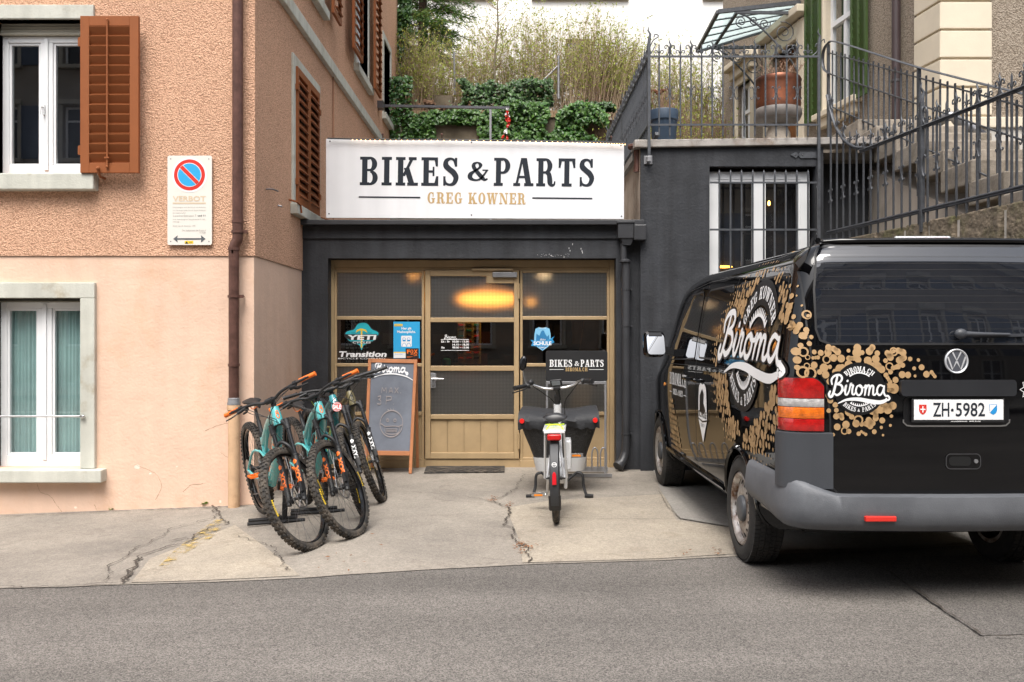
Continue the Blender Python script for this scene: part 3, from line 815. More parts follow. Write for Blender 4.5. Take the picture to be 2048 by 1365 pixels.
# ------------------------------------------------------------------ peach house on the left
YP = 8.16; XC = -2.294; YB = 18.1
SC = F / YP
def fz(py): return PZ(py, YP)
def fx(px): return PX(px, YP)
ph = thing('peach_house', 'peach rendered house with brown shutters and smooth pale plinth', 'house', (XC, YP, 0))
zp = 2.155
def wall_holes(mb, x0, x1, z0, z1, holes, y, th=0.25):
 """wall slab in the xz plane at y (front) with rectangular openings (x0,x1,z0,z1)"""
 xs_ = sorted({x0, x1} | {h[0] for h in holes} | {h[1] for h in holes}); zs = sorted({z0, z1} | {h[2] for h in holes} | {h[3] for h in holes})
 for a, b in zip(xs_, xs_[1:]):
  for c, d in zip(zs, zs[1:]):
   cx, cz = (a + b) / 2, (c + d) / 2
   if any(h[0] < cx < h[1] and h[2] < cz < h[3] for h in holes): continue
   mb.quad((a, y, c), (b, y, c), (b, y, d), (a, y, d))
 for h in holes:
  a, b, c, d = h
  mb.quad((a, y, c), (a, y + th, c), (a, y + th, d), (a, y, d)); mb.quad((b, y, c), (b, y + th, c), (b, y + th, d), (b, y, d))
  mb.quad((a, y, c), (b, y, c), (b, y + th, c), (a, y + th, c)); mb.quad((a, y, d), (b, y, d), (b, y + th, d), (a, y + th, d))
# openings of the front: upper and lower window
uo = (fx(-10), fx(164), fz(350), fz(40)); lo = (fx(-14), fx(163), fz(937), fz(597))
TRM = 0.03
mb = MB()
wall_holes(mb, -9.5, XC, zp, 9.5, [uo], YP, 0.2)
side_holes = [(9.60, 10.70, 2.83, 4.25), (9.9, 10.95, 5.36, 7.0), (13.3, 14.4, 5.36, 7.2), (16.1, 16.95, 5.33, 6.62)]
s2 = MB(); wall_holes(s2, YP, YB, zp, 9.5, side_holes, 0, 0.2)
for v in s2.v: mb.v.append(Vector((XC - v.y, v.x, v.z)))
b0 = len(mb.v) - len(s2.v); mb.f += [tuple(i + b0 for i in f) for f in s2.f]
mb.quad((-9.5, YP, 9.5), (XC, YP, 9.5), (XC, YB, 9.5), (-9.5, YB, 9.5))
mb.quad((-9.5, YB, -.5), (XC, YB, -.5), (XC, YB, 9.5), (-9.5, YB, 9.5)); mb.quad((-9.5, YP, -.5), (-9.5, YB, -.5), (-9.5, YB, 9.5), (-9.5, YP, 9.5))
mb.build('wall', M_['render'], ph)
mb = MB(); e = 0.012
wall_holes(mb, -9.5, XC - e, -.6, zp, [lo], YP + e, 0.2)
mb.quad((XC - e, YP + e, -.6), (XC - e, YB, -.6), (XC - e, YB, zp), (XC - e, YP + e, zp))
mb.build('plinth', M_['plinth'], ph)
mb = MB()
mb.box(XC - 0.002, XC + 0.055, YP - 0.05, YB, 4.70, 4.84); mb.box(-9.5, XC - 0.002, YP - 0.05, YP + 0.003, 4.70, 4.84)
mb.build('string_course', M_['stone_trim'], ph, bev=0.008)
# hairline cracks and flaked spots in the smooth plaster
ck = Ink(plane_map((0, YP + e, 0), (1, 0, 0), (0, 0, 1)), .001)
rr = random.Random(14)
for pts in ([(72, 966), (80, 985), (98, 992), (110, 1008), (124, 1026)], [(268, 930), (290, 938), (312, 950), (322, 975), (310, 1000)], [(188, 1010), (192, 1022)], [(365, 985), (380, 972), (405, 968)], [(440, 905), (455, 915), (468, 912)], [(12, 600), (14, 566)], [(410, 862), (440, 850), (465, 846)], [(450, 962), (462, 966), (458, 975)]):
 c = [tuple(q[:2]) for q in crom([(fx(a), fz(b), 0) for a, b in pts], 6)]
 ck.ribbon([(a + rr.uniform(-.003, .003), b + rr.uniform(-.003, .003)) for a, b in c], [rr.uniform(.0012, .0042) for _ in c])
o = ck.mb.build('hairline_crack', mat('crack_brown', (.34, .20, .13), .95), ph); o['kind'] = 'stuff'
ck = Ink(plane_map((0, YP + e, 0), (1, 0, 0), (0, 0, 1)), .0006)
for px, py, s_ in ((273, 936, .035), (353, 934, .012), (300, 948, .014), (470, 985, .02), (150, 1016, .015), (440, 1004, .018)):
 ck.poly([(fx(px) + s_ * rr.uniform(.5, 1.1) * math.cos(t * .7), fz(py) + s_ * rr.uniform(.3, .8) * math.sin(t * .7)) for t in range(9)])
o = ck.mb.build('flaked_paint', mat('flaked_plaster', (.78, .66, .56), .95, var=.1), ph); o['kind'] = 'stuff'
# dark room behind the windows
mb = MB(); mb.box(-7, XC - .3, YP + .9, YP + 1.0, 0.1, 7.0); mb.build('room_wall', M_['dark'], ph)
def front_window(name, o, mull, sy_, label, sill_px, lintel_px, jamb_px, curtain, box_top=0.0):
 w = MB()
 x0, x1, z0, z1 = o
 jx = fx(jamb_px[0]);
 y0 = YP - TRM
 j0 = x0 - (jx - x1)
 w.box(j0, jx, y0, YP + .19, z1, fz(lintel_px)); w.box(x1, jx, y0, YP + .19, z0, z1 - .001); w.box(j0, x0, y0, YP + .19, z0, z1 - .001)
 win = w.build('window', M_['stone_trim'], ph, bev=0.006, label=label)
 s = MB(); s.box(x0 - (fx(sill_px[2]) - x1), fx(sill_px[2]), YP - .10, YP + .12, fz(sill_px[1]), fz(sill_px[0]) - .002); s.build('sill', M_['stone_trim'], win, bev=0.01)
 yf = YP + 0.12
 zt = z1 - box_top
 fr = MB(); t = 0.055
 fr.box(x0, x0 + t, yf, yf + .06, z0, zt); fr.box(x1 - t * .55, x1, yf, yf + .06, z0, zt); fr.box(x0 + t, x1 - t * .55, yf, yf + .06, zt - t, zt); fr.box(x0 + t, x1 - t * .55, yf, yf + .06, z0, z0 + .10)
 mx0, mx1 = fx(mull[0]), fx(mull[1])
 fr.box(mx0, mx1, yf, yf + .06, z0 + .10, zt - t)
 fr.box((mx0 + mx1) / 2 - .018, (mx0 + mx1) / 2 + .018, yf - .014, yf - .001, z0 + .06, zt - .02)
 fr.build('frame', M_['white_frame'], win, bev=0.004)
 if box_top:
  bx = MB()
  for k in range(4): bx.box(x0, x1, yf - .04 + .008 * k, yf + .05, zt + box_top * k / 4 + .004, zt + box_top * (k + 1) / 4)
  bx.build('roller_blind_box', mat('beige_blind_slats', (0.45, 0.42, 0.34), 0.6), win, bev=.002)
 for (a, b) in ((x0 + t, mx0), (mx1, x1 - t * .55)):
  g = MB()
  q = 0.022
  g.box(a, a + q, yf + .012, yf + .05, z0 + .10, zt - t); g.box(b - q, b, yf + .012, yf + .05, z0 + .10, zt - t); g.box(a + q, b - q, yf + .012, yf + .05, z0 + .10, z0 + .10 + q); g.box(a + q, b - q, yf + .012, yf + .05, zt - t - q, zt - t)
  g.build('sash', M_['white_frame'], win, bev=.003)
  g = MB(); g.box(a + q, b - q, yf + .028, yf + .034, z0 + .10 + q, zt - t - q); g.build('pane', M_['pane'], win)
 if curtain:
  c = MB(); n = 120
  pts = [(x0 + (x1 - x0) * i / n, YP + .20 + .008 * math.sin(i * 1.25) + .005 * math.sin(i * .37)) for i in range(n + 1)]
  c.add([(a, b, z) for a, b in pts for z in (z0, z1)], [(2 * i, 2 * i + 1, 2 * i + 3, 2 * i + 2) for i in range(n)])
  c.build('curtain', mat('teal_grey_curtain', (0.36, 0.52, 0.51), 0.9, var=0.18, vs=2), win, smooth=True)
  for k in range(11):
   pass
 else:
  c = MB(); c.box(x0 - .1, x1 + .1, YP + .5, YP + .52, z0 - .1, z1 + .1); c.build('dark_backing', mat('dark_blue_backing', (0.016, 0.018, 0.030), 0.8, var=.3, vs=2), win)  # dark sheet behind the panes, its colour stands for the unlit room
 return win
w1 = front_window('window', uo, (67, 92), None, 'upper white window with dark panes', (350, 383, 197), 12, (190, 0), False, box_top=0.11)
w2 = front_window('window', lo, (62, 90), None, 'lower white window with teal curtain', (937, 963, 212), 566, (192, 0), True, box_top=0.03)
h = MB(); hx = fx(76); h.box(hx - .012, hx + .012, YP + .085, YP + .12, fz(225), fz(205)); h.cyl((hx, YP + .09, fz(210)), (hx, YP + .05, fz(210)), .007, 8); h.cyl((hx, YP + .055, fz(208)), (hx - .01, YP + .055, fz(226)), .006, 8); h.build('handle', M_['white_frame'], w1)
# rod across the lower window
rd = MB(); z = fz(832); rd.cyl((fx(-25), YP - .055, z), (fx(166), YP - .055, z), 0.009, 10)
rd2 = rd.build('guard_rod', M_['steel'], None, smooth=True)
tag(rd2, 'thin steel guard rod across the lower white window', 'rod')
b = MB(); b.cyl((fx(168), YP - .06, z), (fx(168), YP - .03, z), 0.008, 8); b.sphere((fx(172), YP - .055, z), .016, 10, 6); b.build('bracket', M_['steel'], rd2, smooth=True)
# shutters: leaf = part of the house, each slat a sub-part
def slat_mesh(w, h=0.062, t=0.012):
 s = MB(); s.box(-w / 2, w / 2, -t / 2, t / 2, -h / 2, h / 2)
 return s.mesh('slat', M_['shutter'])
def shutter(parent, O, U, N, w, h, cols=1, n=14, frame=0.085, material=None, tilt=38, gapy=0.0, label=None):
 """leaf with corner O (bottom), along U, outward N"""
 material = material or M_['shutter']
 O = Vector(O); U = Vector(U).normalized(); N = Vector(N).normalized(); Z = Vector((0, 0, 1))
 M = Matrix((U.to_4d(), (-N).to_4d(), Z.to_4d(), (0, 0, 0, 1))).transposed()
 M = Matrix(((U.x, -N.x, 0, O.x), (U.y, -N.y, 0, O.y), (U.z, -N.z, 1, O.z), (0, 0, 0, 1)))
 f = MB(); t = 0.035
 cw = (w - frame * (cols + 1)) / cols
 for c in range(cols + 1):
  x = c * (cw + frame); f.box(x, x + frame, -t, 0, 0, h)
 for c in range(cols):
  x = frame + c * (cw + frame); f.box(x, x + cw, -t, 0, 0, frame * 1.1); f.box(x, x + cw, -t, 0, h - frame * 1.1, h)
 f.xf(M)
 sh = f.build('shutter', material, parent, bev=0.003, label=label)
 sp = (h - frame * 2.2) / n
 sm = MB(); q = sp * 1.02; sm.box(-cw / 2, cw / 2, -.005, .005, -q / 2, q / 2); sm.box(-cw / 2, cw / 2, -.017, -.0051, -q / 2, -q / 2 + .012)
 me = sm.mesh('slat', material)
 ps = wloc(sh)
 for c in range(cols):
  cx = frame + c * (cw + frame) + cw / 2
  for k in range(n):
   p = M @ Vector((cx, -t / 2, frame * 1.1 + sp * (k + .5)))
   o = link('slat', me, sh, loc=p - ps)
   Rm = Matrix(((U.x, -N.x, 0), (U.y, -N.y, 0), (0, 0, 1)))
   o.rotation_euler = (Rm @ Matrix.Rotation(R(-tilt), 3, 'X')).to_euler()
 return sh, M
sx0, sx1 = fx(173), fx(288); sz0, sz1 = PZ(346, YP - .12), PZ(32, YP - .12)
s1, M = shutter(ph, (sx0, YP - .085, sz0), (1, 0, 0), (0, -1, 0), sx1 - sx0, sz1 - sz0, 1, 14, 0.078, tilt=-30, label='brown louvred shutter folded back beside the upper window')
mb = MB(); cx = (sx0 + sx1) / 2 - .012
mb.tube([(cx, YP - .135, sz0 + .06), (cx, YP - .135, sz1 - .04)], .009, 8); mb.sphere((cx, YP - .135, sz1 - .04), .012, 8, 5); mb.sphere((cx, YP - .135, sz0 + .05), .014, 8, 5)
mb.box(cx - .02, cx + .02, YP - .15, YP - .12, sz0 + .12, sz0 + .135); mb.build('bolt_rod', M_['shutter'], s1, smooth=True)
for zz in (sz0 + .2, sz1 - .22):
 h = MB(); h.box(sx0 - .03, sx0 + .02, YP - .10, YP - .06, zz - .035, zz + .035); h.cyl((sx0 - .012, YP - .10, zz - .04), (sx0 - .012, YP - .10, zz + .04), .011, 8); h.build('hinge', M_['shutter'], s1)
h = MB(); hx = (sx0 + sx1) / 2 - .09; h.tube([(hx, YP, sz0 - .03), (hx, YP - .10, sz0 - .03), (hx, YP - .14, sz0 + .03)], .011, 8); h.sphere((hx, YP - .14, sz0 + .035), .018, 8, 6); h.build('shutter_stay', M_['shutter'], s1, smooth=True)
# side windows
def side_window(h, label, sill=True, shut=None):
 y0, y1, z0, z1 = h
 w = MB(); t = 0.11; xo = XC + .02
 w.box(XC - .2, xo, y0 - t, y0, z0 - .02, z1 + t); w.box(XC - .2, xo, y1, y1 + t, z0 - .02, z1 + t); w.box(XC - .2, xo, y0, y1, z1, z1 + t)
 win = w.build('window', M_['stone_trim'], ph, bev=.005, label=label)
 s = MB(); s.box(XC - .2, XC + .075, y0 - t - .04, y1 + t + .04, z0 - .13, z0 - .022); s.build('sill', M_['stone_trim'], win, bev=.008)
 f = MB(); xf_ = XC - .12
 for a, b in ((y0, y0 + .06), ((y0 + y1) / 2 - .04, (y0 + y1) / 2 + .04), (y1 - .06, y1)): f.box(xf_ - .05, xf_, a, b, z0, z1)
 f.box(xf_ - .049, xf_ - .001, y0, y1, z0, z0 + .06); f.box(xf_ - .049, xf_ - .001, y0, y1, z1 - .06, z1)
 f.build('frame', M_['white_frame'], win)
 g = MB(); g.box(xf_ - .03, xf_ - .024, y0, y1, z0, z1); g.build('pane', M_['pane'], win)
 return win
ws = [side_window(side_holes[0], 'side window behind closed brown shutters'), side_window(side_holes[1], 'side window cut off by the top of the picture'), side_window(side_holes[2], 'side window with open brown shutters'), side_window(side_holes[3], 'narrow far window without shutters')]
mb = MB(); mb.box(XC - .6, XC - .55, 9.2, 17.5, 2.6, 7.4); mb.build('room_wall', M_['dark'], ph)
# closed pair in the first window
y0, y1, z0, z1 = side_holes[0]
for k, (a, b) in enumerate(((y0 + .0, (y0 + y1) / 2 - .004), ((y0 + y1) / 2 + .004, y1))):
 sh, _ = shutter(ph, (XC + .005, a, z0 - .0), (0, 1, 0), (1, 0, 0), b - a, z1 - z0, 1, 14, 0.07, tilt=24, label='closed brown louvred shutter leaf beside the shop sign')
 for zz in (z0 + .22, z1 - .22):
  hb = MB(); yy = a + .01 if k == 0 else b - .01
  hb.box(XC, XC + .05, yy - .035, yy + .035, zz - .03, zz + .03); hb.build('hinge', M_['shutter'], sh)
hb = MB(); hb.tube([(XC, y0 - .22, z0 - .0), (XC + .08, y0 - .22, z0 - .02), (XC + .08, y0 - .05, z0 - .03), (XC + .085, y0 - .03, z0 - .11)], .011, 6); hb.tube([(XC + .02, y1 - .3, z0 - .02), (XC + .12, y1 + .1, z0 - .03)], .008, 6)
hb.build('shutter_stay', M_['shutter'], ph)
# open leaves of the second and third windows (flat against the wall)
shutter(ph, (XC + .10, 12.45, 5.33), (0, 1, 0), (1, 0, 0), .72, 1.8, 1, 14, .07, tilt=32, label='open brown shutter leaf near the ivy, left of its window')
shutter(ph, (XC + .09, 14.40, 5.30), (0, 1, 0), (1, 0, 0), .62, 1.8, 1, 14, .07, tilt=32, label='open brown shutter leaf nearest the ivy')
shutter(ph, (XC + .09, 11.1, 5.33), (0, 1, 0), (1, 0, 0), .5, 1.6, 1, 12, .07, tilt=32, label='open brown shutter leaf at the top edge of the picture')
# small iron hooks in the side wall
hk = MB(); p = Vector((XC, 8.52, PZ(378, 8.5))); hk.tube([p, p + Vector((.06, 0, 0)), p + Vector((.07, .16, .005))], .007, 6); hk.build('wall_hook', M_['darksteel'], ph)
hk = MB(); p = Vector((XC, 8.95, PZ(410, 8.9))); hk.tube([p, p + Vector((.04, 0, -.01))], .009, 6); hk.build('wall_hook', M_['darksteel'], ph)
cb = MB(); cb.cyl((XC + .012, 11.62, 2.72), (XC + .012, 11.62, 4.7), .01, 6); cb.build('cable', mat('wall_coloured_cable', (.42, .22, .13), .7), ph)
# copper downpipe on the front
dp = thing('downpipe', 'brown copper rain downpipe at the corner of the peach house', 'downpipe', (fx(476), YP, gz(-2.3)))
xu, xl = fx(480.5), fx(473); yo = YP - .075
mb = MB(); mb.cyl((xu, yo, fz(-300)), (xu, yo, fz(455)), .046, 18); mb.build('pipe', M_['copper_pipe'], dp, smooth=True)
mb = MB(); mb.tube(crom([(xu, yo, fz(445)), (xu, yo, fz(478)), (xu - .012, yo, fz(486)), (xl, yo, fz(497)), (xl, yo, fz(510))], 4), .045, 18); mb.build('elbow', M_['copper_pipe'], dp, smooth=True)
mb = MB(); mb.cyl((xl, yo, fz(500)), (xl, yo, fz(806)), .045, 18); mb.build('pipe', M_['copper_pipe'], dp, smooth=True)
for x, zc in ((xu, fz(446)), (xl, fz(500)), (xl, fz(730))):
 mb = MB(); mb.cyl((x, yo, zc - .012), (x, yo, zc + .012), .051, 18); mb.build('pipe_joint', M_['copper_pipe'], dp, smooth=True)
for x, zc in ((xu, fz(466)), (xl, fz(594))):
 mb = MB(); mb.cyl((x, yo, zc - .011), (x, yo, zc + .011), .054, 18); mb.box(x + .045, x + .085, yo - .012, yo + .012, zc - .014, zc + .014); mb.cyl((x + .065, yo, zc), (x + .065, YP, zc), .008, 8); mb.build('bracket', M_['copper_pipe'], dp, smooth=True)
mb = MB(); mb.lathe([(.046, .05), (.052, .045), (.053, .02), (.058, .0), (.058, -.012), (.045, -.014)], (xl, yo, fz(806)), n=18); mb.build('collar', M_['zinc'], dp, smooth=True)
mb = MB(); mb.lathe([(.040, .0), (.058, .0), (.060, -.04), (.050, -.05), (.050, fz(1030) - fz(809))], (xl, yo, fz(809)), n=18); mb.build('standpipe', mat('ochre_painted_pipe', (0.58, 0.38, 0.23), 0.85, var=.12, vs=5, c2=(.33, .19, .10), c2s=4, c2t=.64), dp, smooth=True)
# no-parking board
PB = thing('parking_sign', 'white no-parking board with red and blue disc on the peach wall', 'sign', (fx(382), YP, fz(491)))
xa, xb, za, zb = fx(337.5), fx(426), fz(491), fz(313)
def rrect(x0, x1, z0, z1, r, n=5):
 out = []
 for cx, cz, a in ((x1 - r, z1 - r, 0), (x0 + r, z1 - r, 90), (x0 + r, z0 + r, 180), (x1 - r, z0 + r, 270)):
  for k in range(n + 1):
   t = R(a + 90 * k / n); out.append((cx + r * math.cos(t), cz + r * math.sin(t)))
 return out
mb = MB(); q = rrect(xa, xb, za, zb, .018); mb.prism([(a, YP - .03, b) for a, b in q], (0, 0, 0), (0, .012, 0)); mb.build('board', mat('aged_white_enamel', (0.72, 0.69, 0.63), .4, var=.03), PB)
mp = plane_map((0, YP - .03, 0), (1, 0, 0), (0, 0, 1))
k = Ink(mp); cx, cz = fx(381.5), fz(351.5); k.disc(cx, cz, 35 / SC, 40); k.mb.build('white_disc', M_['white'], PB)
k = Ink(mp, .0022); k.disc(cx, cz, 31 / SC, 40); k.mb.build('red_ring', M_['red'], PB)
k = Ink(mp, .0030); k.disc(cx, cz, 24 / SC, 40); k.mb.build('white_edge', M_['white'], PB)
k = Ink(mp, .0038)
for s_ in (1, -1):
 pts = []
 r_ = 22.8 / SC; off = 4.6 / SC
 for i in range(25):
  a = R(45 - 90 + math.degrees(math.acos(off / r_)) * (-1 + 2 * i / 24) + 90)
  a = R(45) + math.acos(off / r_) * (-1 + 2 * i / 24)
  if s_ < 0: a += PI
  pts.append((cx + r_ * math.cos(a), cz + r_ * math.sin(a)))
 k.poly(pts)
k.mb.build('blue_segment', M_['skyblue'], PB)
k = Ink(mp, .0046); o = 22 / SC; w = 2.6 / SC
k.poly([(cx - o * .75 - w, cz + o * .75 - w), (cx - o * .75 + w, cz + o * .75 + w), (cx + o * .75 + w, cz - o * .75 + w), (cx + o * .75 - w, cz - o * .75 - w)]); k.mb.build('red_bar', M_['red'], PB)
fade = mat('faded_yellow_print', (0.66, 0.52, 0.36), .5, var=.05); grey = mat('faded_grey_print', (0.42, 0.39, 0.36), .5, var=.1)
k = Ink(mp, .002); put_sans(k, 'VERBOT', fx(348), fz(404), h=10.5 / SC, w=66 / SC, bold=.02); k.rect(fx(348), fz(409), fx(414), fz(406.5)); k.mb.build('lettering', fade, PB)
k = Ink(mp, .002)
for t, px, py, w in (('Unberechtigten wird das Führen und Aufstellen', 348, 418, 66), ('von Fahrzeugen jeder Art auf diesem Fiedhofen', 348, 424, 66), ('der Liegenschaften', 348, 429, 26), ('unter Androhung von Polizeibusse bis Fr. 200.-', 348, 442, 66), ('untersagt', 348, 447, 13), ('Zürich, den 20. November 1975', 348, 455, 45), ('Der Stadtammann des Kreises 6', 367, 463.5, 47), ('H. Müller', 402, 468, 12)):
 put_sans(k, t, fx(px), fz(py), h=3.4 / SC, w=w / SC)
put_sans(k, 'Leonhardstrasse 7', fx(349), fz(434.5), h=3.8 / SC, w=46 / SC)
k.mb.build('lettering', grey, PB)
k = Ink(mp, .002); put_sans(k, 'und 11', fx(398), fz(434.5), h=3.8 / SC, w=15 / SC, bold=.02)
k.poly([(fx(349), fz(479)), (fx(358), fz(486)), (fx(357), fz(480.5)), (fx(405), fz(480.5)), (fx(404), fz(486.5)), (fx(413.5), fz(479)), (fx(404), fz(471.5)), (fx(405), fz(477.5)), (fx(357), fz(477.5)), (fx(358), fz(472))])
k.mb.build('arrow', mat('grey_print', (.09, .10, .11), .5, var=.4, vs=20), PB)
k = Ink(mp, .002); k.rect(fx(372), fz(488.5), fx(389), fz(483)); k.mb.build('yellow_sticker', M_['yellow'], PB)
k = Ink(mp, .003); k.poly([(fx(373), fz(488)), (fx(379), fz(488)), (fx(376), fz(483.7))]); k.rect(fx(381), fz(486), fx(387), fz(485)); k.mb.build('warning_triangle', M_['ink'], PB)
for a in (fx(344), fx(420)):
 for b_ in (fz(319.5), fz(484)):
  s = MB(); s.lathe([(.005, 0), (.004, .003), (.0001, .004)], (a, YP - .03, b_), (0, -1, 0), 10); s.build('screw', M_['darksteel'], PB)
# ------------------------------------------------------------------ shop: charcoal front, sign, glazed gold front
YS = 10.0; YF = 10.2
sp = thing('shop_building', 'low charcoal shop front with gold glazed entrance', 'shop', (-0.45, YS, 0))
ox0, ox1, oz1 = PX(656, YS), PX(1232, YS), PZ(517, YS)
xr = PX(1283, YS)
mb = MB(); wall_holes(mb, XC - .015, xr, -.3, 2.70, [(ox0, ox1, -.3, oz1)], YS, .30)
mb.build('wall', M_['charcoal'], sp)
# stepped fascia: lower band edge, then projecting cap
mb = MB(); mb.box(XC, PX(1240, YS), YS - .022, YS + .01, PZ(478, YS), PZ(452, YS)); mb.build('fascia_band', M_['charcoal'], sp, bev=.004)
mb = MB(); mb.box(XC, PX(1288, YS - .1), YS - .115, YS + .4, PZ(450, YS - .1), PZ(440, YS - .1)); mb.build('roof_edge', M_['charcoal_metal'], sp, bev=.006)
mb = MB(); mb.box(XC, xr + .02, YS + .405, 16.9, 2.60, 2.70); mb.build('roof', mat('grey_gravel_roof', (.2, .19, .18), .9, var=.3, vs=20), sp)
# paint spatter
sm = Ink(plane_map((0, YS, 0), (1, 0, 0), (0, 0, 1)), .003); rr = random.Random(3)
for _ in range(34):
 px = rr.gauss(1105, 16); py = 512 + rr.gauss(0, 1.6); sm.disc(PX(px, YS), PZ(py, YS), rr.uniform(.002, .006), 6, ry=rr.uniform(.001, .003))
for px, py in ((1138, 497), (1140, 502), (1162, 498), (1164, 503), (1165, 506), (1145, 489), (1128, 515)):
 sm.disc(PX(px, YS), PZ(py, YS), .004, 6, ry=.011)
sm.mb.build('paint_spatter', mat('grey_white_spatter', (.5, .5, .5), .8), sp)
# signboard
sg = thing('shop_sign', 'large white signboard above the gold shop front', 'sign', (-.4, YS - .08, 2.72))
A, B_, C_, D_ = P(652, 278, 9.90), P(1248, 287, 9.90), P(1248, 438.5, 9.90), P(652, 436, 9.90)
mb = MB(); t = Vector((0, .03, 0)); mb.prism([A, B_, C_, D_], (0, 0, 0), t); mb.build('board', M_['sign_white'], sg, bev=.002)
mb = MB(); mb.box(A.x + .02, B_.x - .03, 9.931, 9.99, 2.72, 3.45); mb.build('carcass', M_['charcoal_metal'], sg)
U = (B_ - A); Lw = U.length; U.normalize(); V = Vector((-U.z, 0, U.x))
# sign coordinates: origin lower left, in metres
smap = plane_map(D_, ((C_ - D_).normalized() + U).normalized(), V)
su = lambda px: (px - 652) / F * 9.9
k = Ink(smap, .0015)
sv = lambda py, px: (436 + (px - 652) * 0.0125 - py) / F * 9.9
yb = sv(373.5, 950)
k2 = put_slab
W1 = put_slab(k, 'BIKES', su(718), sv(371, 718), 57 / F * 9.9, w=(917 - 718) / F * 9.9, gap=.135)
put_slab(k, '&', su(933), sv(366, 936), 43 / F * 9.9, w=(972 - 933) / F * 9.9, amp=1.0)
put_slab(k, 'PARTS', su(986), sv(373, 986), 56 / F * 9.9, w=(1188 - 986) / F * 9.9, gap=.12)
k.rect(su(717), sv(396, 717), su(840), sv(393.2, 717)); k.rect(su(1064), sv(399, 1064), su(1184), sv(396.2, 1064))
k.mb.build('lettering', M_['ink'], sg)
k = Ink(smap, .0015); put_slab(k, 'GREG', su(854), sv(408, 860), 22.5 / F * 9.9, w=(924 - 854) / F * 9.9, gap=.12); put_slab(k, 'KOWNER', su(936), sv(409, 940), 22.5 / F * 9.9, w=(1050 - 936) / F * 9.9, gap=.12); k.mb.build('lettering', M_['tan'], sg)
for px, py in ((660, 283), (943, 285), (1242, 291), (658, 428), (943, 430.5), (1243, 433)):
 s = MB(); c = P(px, py, 9.9); s.lathe([(.008, 0), (.006, .004), (.0001, .005)], c, (0, -1, 0), 10); s.build('screw', M_['ink'], sg)
# light strip along the top edge, lit
ls = thing('light_strip', 'warm lit light strip along the top edge of the white signboard', 'light strip', tuple(A))
mb = MB(); cpts = [P(px, py, 9.86) for px, py in ((655, 277), (760, 279.5), (900, 280), (1060, 282), (1180, 285), (1250, 287.5))]
mb.tube(crom(cpts, 6), .008, 6); mb.build('cable', M_['black'], ls)
me = MB().sphere((0, 0, 0), .006, 6, 4).mesh('bulb', emit('warm_bulb', (1.0, .55, .2), 3.0))
cc = crom(cpts, 24)
for q in cc[12::2][:56]:
 link('bulb', me, ls, loc=q - wloc(ls) + Vector((0, -.006, -.011)))
for px, py in ((766, 277), (884, 277), (1222, 282)):
 s = MB(); c = P(px, py, 9.87); s.tube([c, c + Vector((0, -.03, .03))], .006, 6); s.sphere(c + Vector((0, -.03, .035)), .013, 8, 6); s.build('clip', M_['copper_pipe'], ls)
mb = MB(); mb.box(A.x + .02, B_.x, 9.935, 9.99, 3.50, 3.545); mb.build('cover', M_['charcoal_metal'], ls)
# drain: hopper and downpipe right of the shop front
dd = thing('rain_pipe', 'charcoal painted rain pipe and hopper right of the gold shop front', 'downpipe', (PX(1252, 9.9), YS, 0))
yy = YS - .10
hx0, hx1 = PX(1236, 9.85), PX(1267, 9.85)
mb = MB(); zt, zb = PZ(447, 9.85), PZ(477, 9.85)
mb.box(hx0, hx1, yy - .07, YS - .001, zb, zt); mb.box(hx0 - .012, hx1 + .012, yy - .08, YS - .002, zt, zt + .022)
c = (hx0 + hx1) / 2 + .015
vs = [(hx0 + .03, yy - .06, zb), (hx1, yy - .06, zb), (hx1, YS - .003, zb), (hx0 + .03, YS - .003, zb), (c - .04, yy - .045, zb - .075), (c + .04, yy - .045, zb - .075), (c + .04, yy + .04, zb - .075), (c - .04, yy + .04, zb - .075)]
mb.add(vs, [(0, 1, 5, 4), (1, 2, 6, 5), (2, 3, 7, 6), (3, 0, 4, 7), (4, 5, 6, 7)]); mb.build('hopper', M_['charcoal_metal'], dd, bev=.004)
px_ = lambda px: PX(px, 9.9)
zz = lambda py: PZ(py, 9.9)
mb = MB(); mb.cyl((px_(1247), yy, zb - .05), (px_(1247), yy, zz(520)), .034, 14); mb.build('pipe', M_['charcoal_metal'], dd, smooth=True)
mb = MB(); mb.cyl((px_(1252), yy, zz(523)), (px_(1252), yy, zz(890)), .045, 14); mb.build('pipe', M_['charcoal_metal'], dd, smooth=True)
mb = MB(); mb.lathe([(.03, .02), (.065, .0), (.065, -.015), (.045, -.02)], (px_(1250), yy, zz(522)), n=14); mb.build('pipe_joint', M_['charcoal_metal'], dd, smooth=True)
for py in (579, 652, 868):
 mb = MB(); mb.cyl((px_(1252), yy, zz(py) - .008), (px_(1252), yy, zz(py) + .008), .051, 14); mb.box(px_(1252) + .04, px_(1252) + .07, yy - .01, YS, zz(py) - .008, zz(py) + .008); mb.build('bracket', M_['charcoal_metal'], dd)
mb = MB(); mb.tube(crom([(px_(1252), yy, zz(885)), (px_(1251), yy, zz(905)), (px_(1244), yy - .03, zz(922)), (px_(1236), yy - .06, zz(930))], 5), .047, 14)
mb.tube([(px_(1238), yy - .05, zz(928)), (px_(1234), yy - .07, zz(932))], .058, 14); mb.build('outlet_shoe', M_['charcoal_metal'], dd, smooth=True)
gb = MB(); gb.box(PX(1266, 9.9), PX(1291, 9.9), 9.80, 9.955, PZ(482, 9.85), PZ(450, 9.85)); tag(gb.build('gutter_box', M_['charcoal_metal'], world=False, bev=.012), 'charcoal gutter box beside the rain hopper under the white signboard end', 'gutter box')
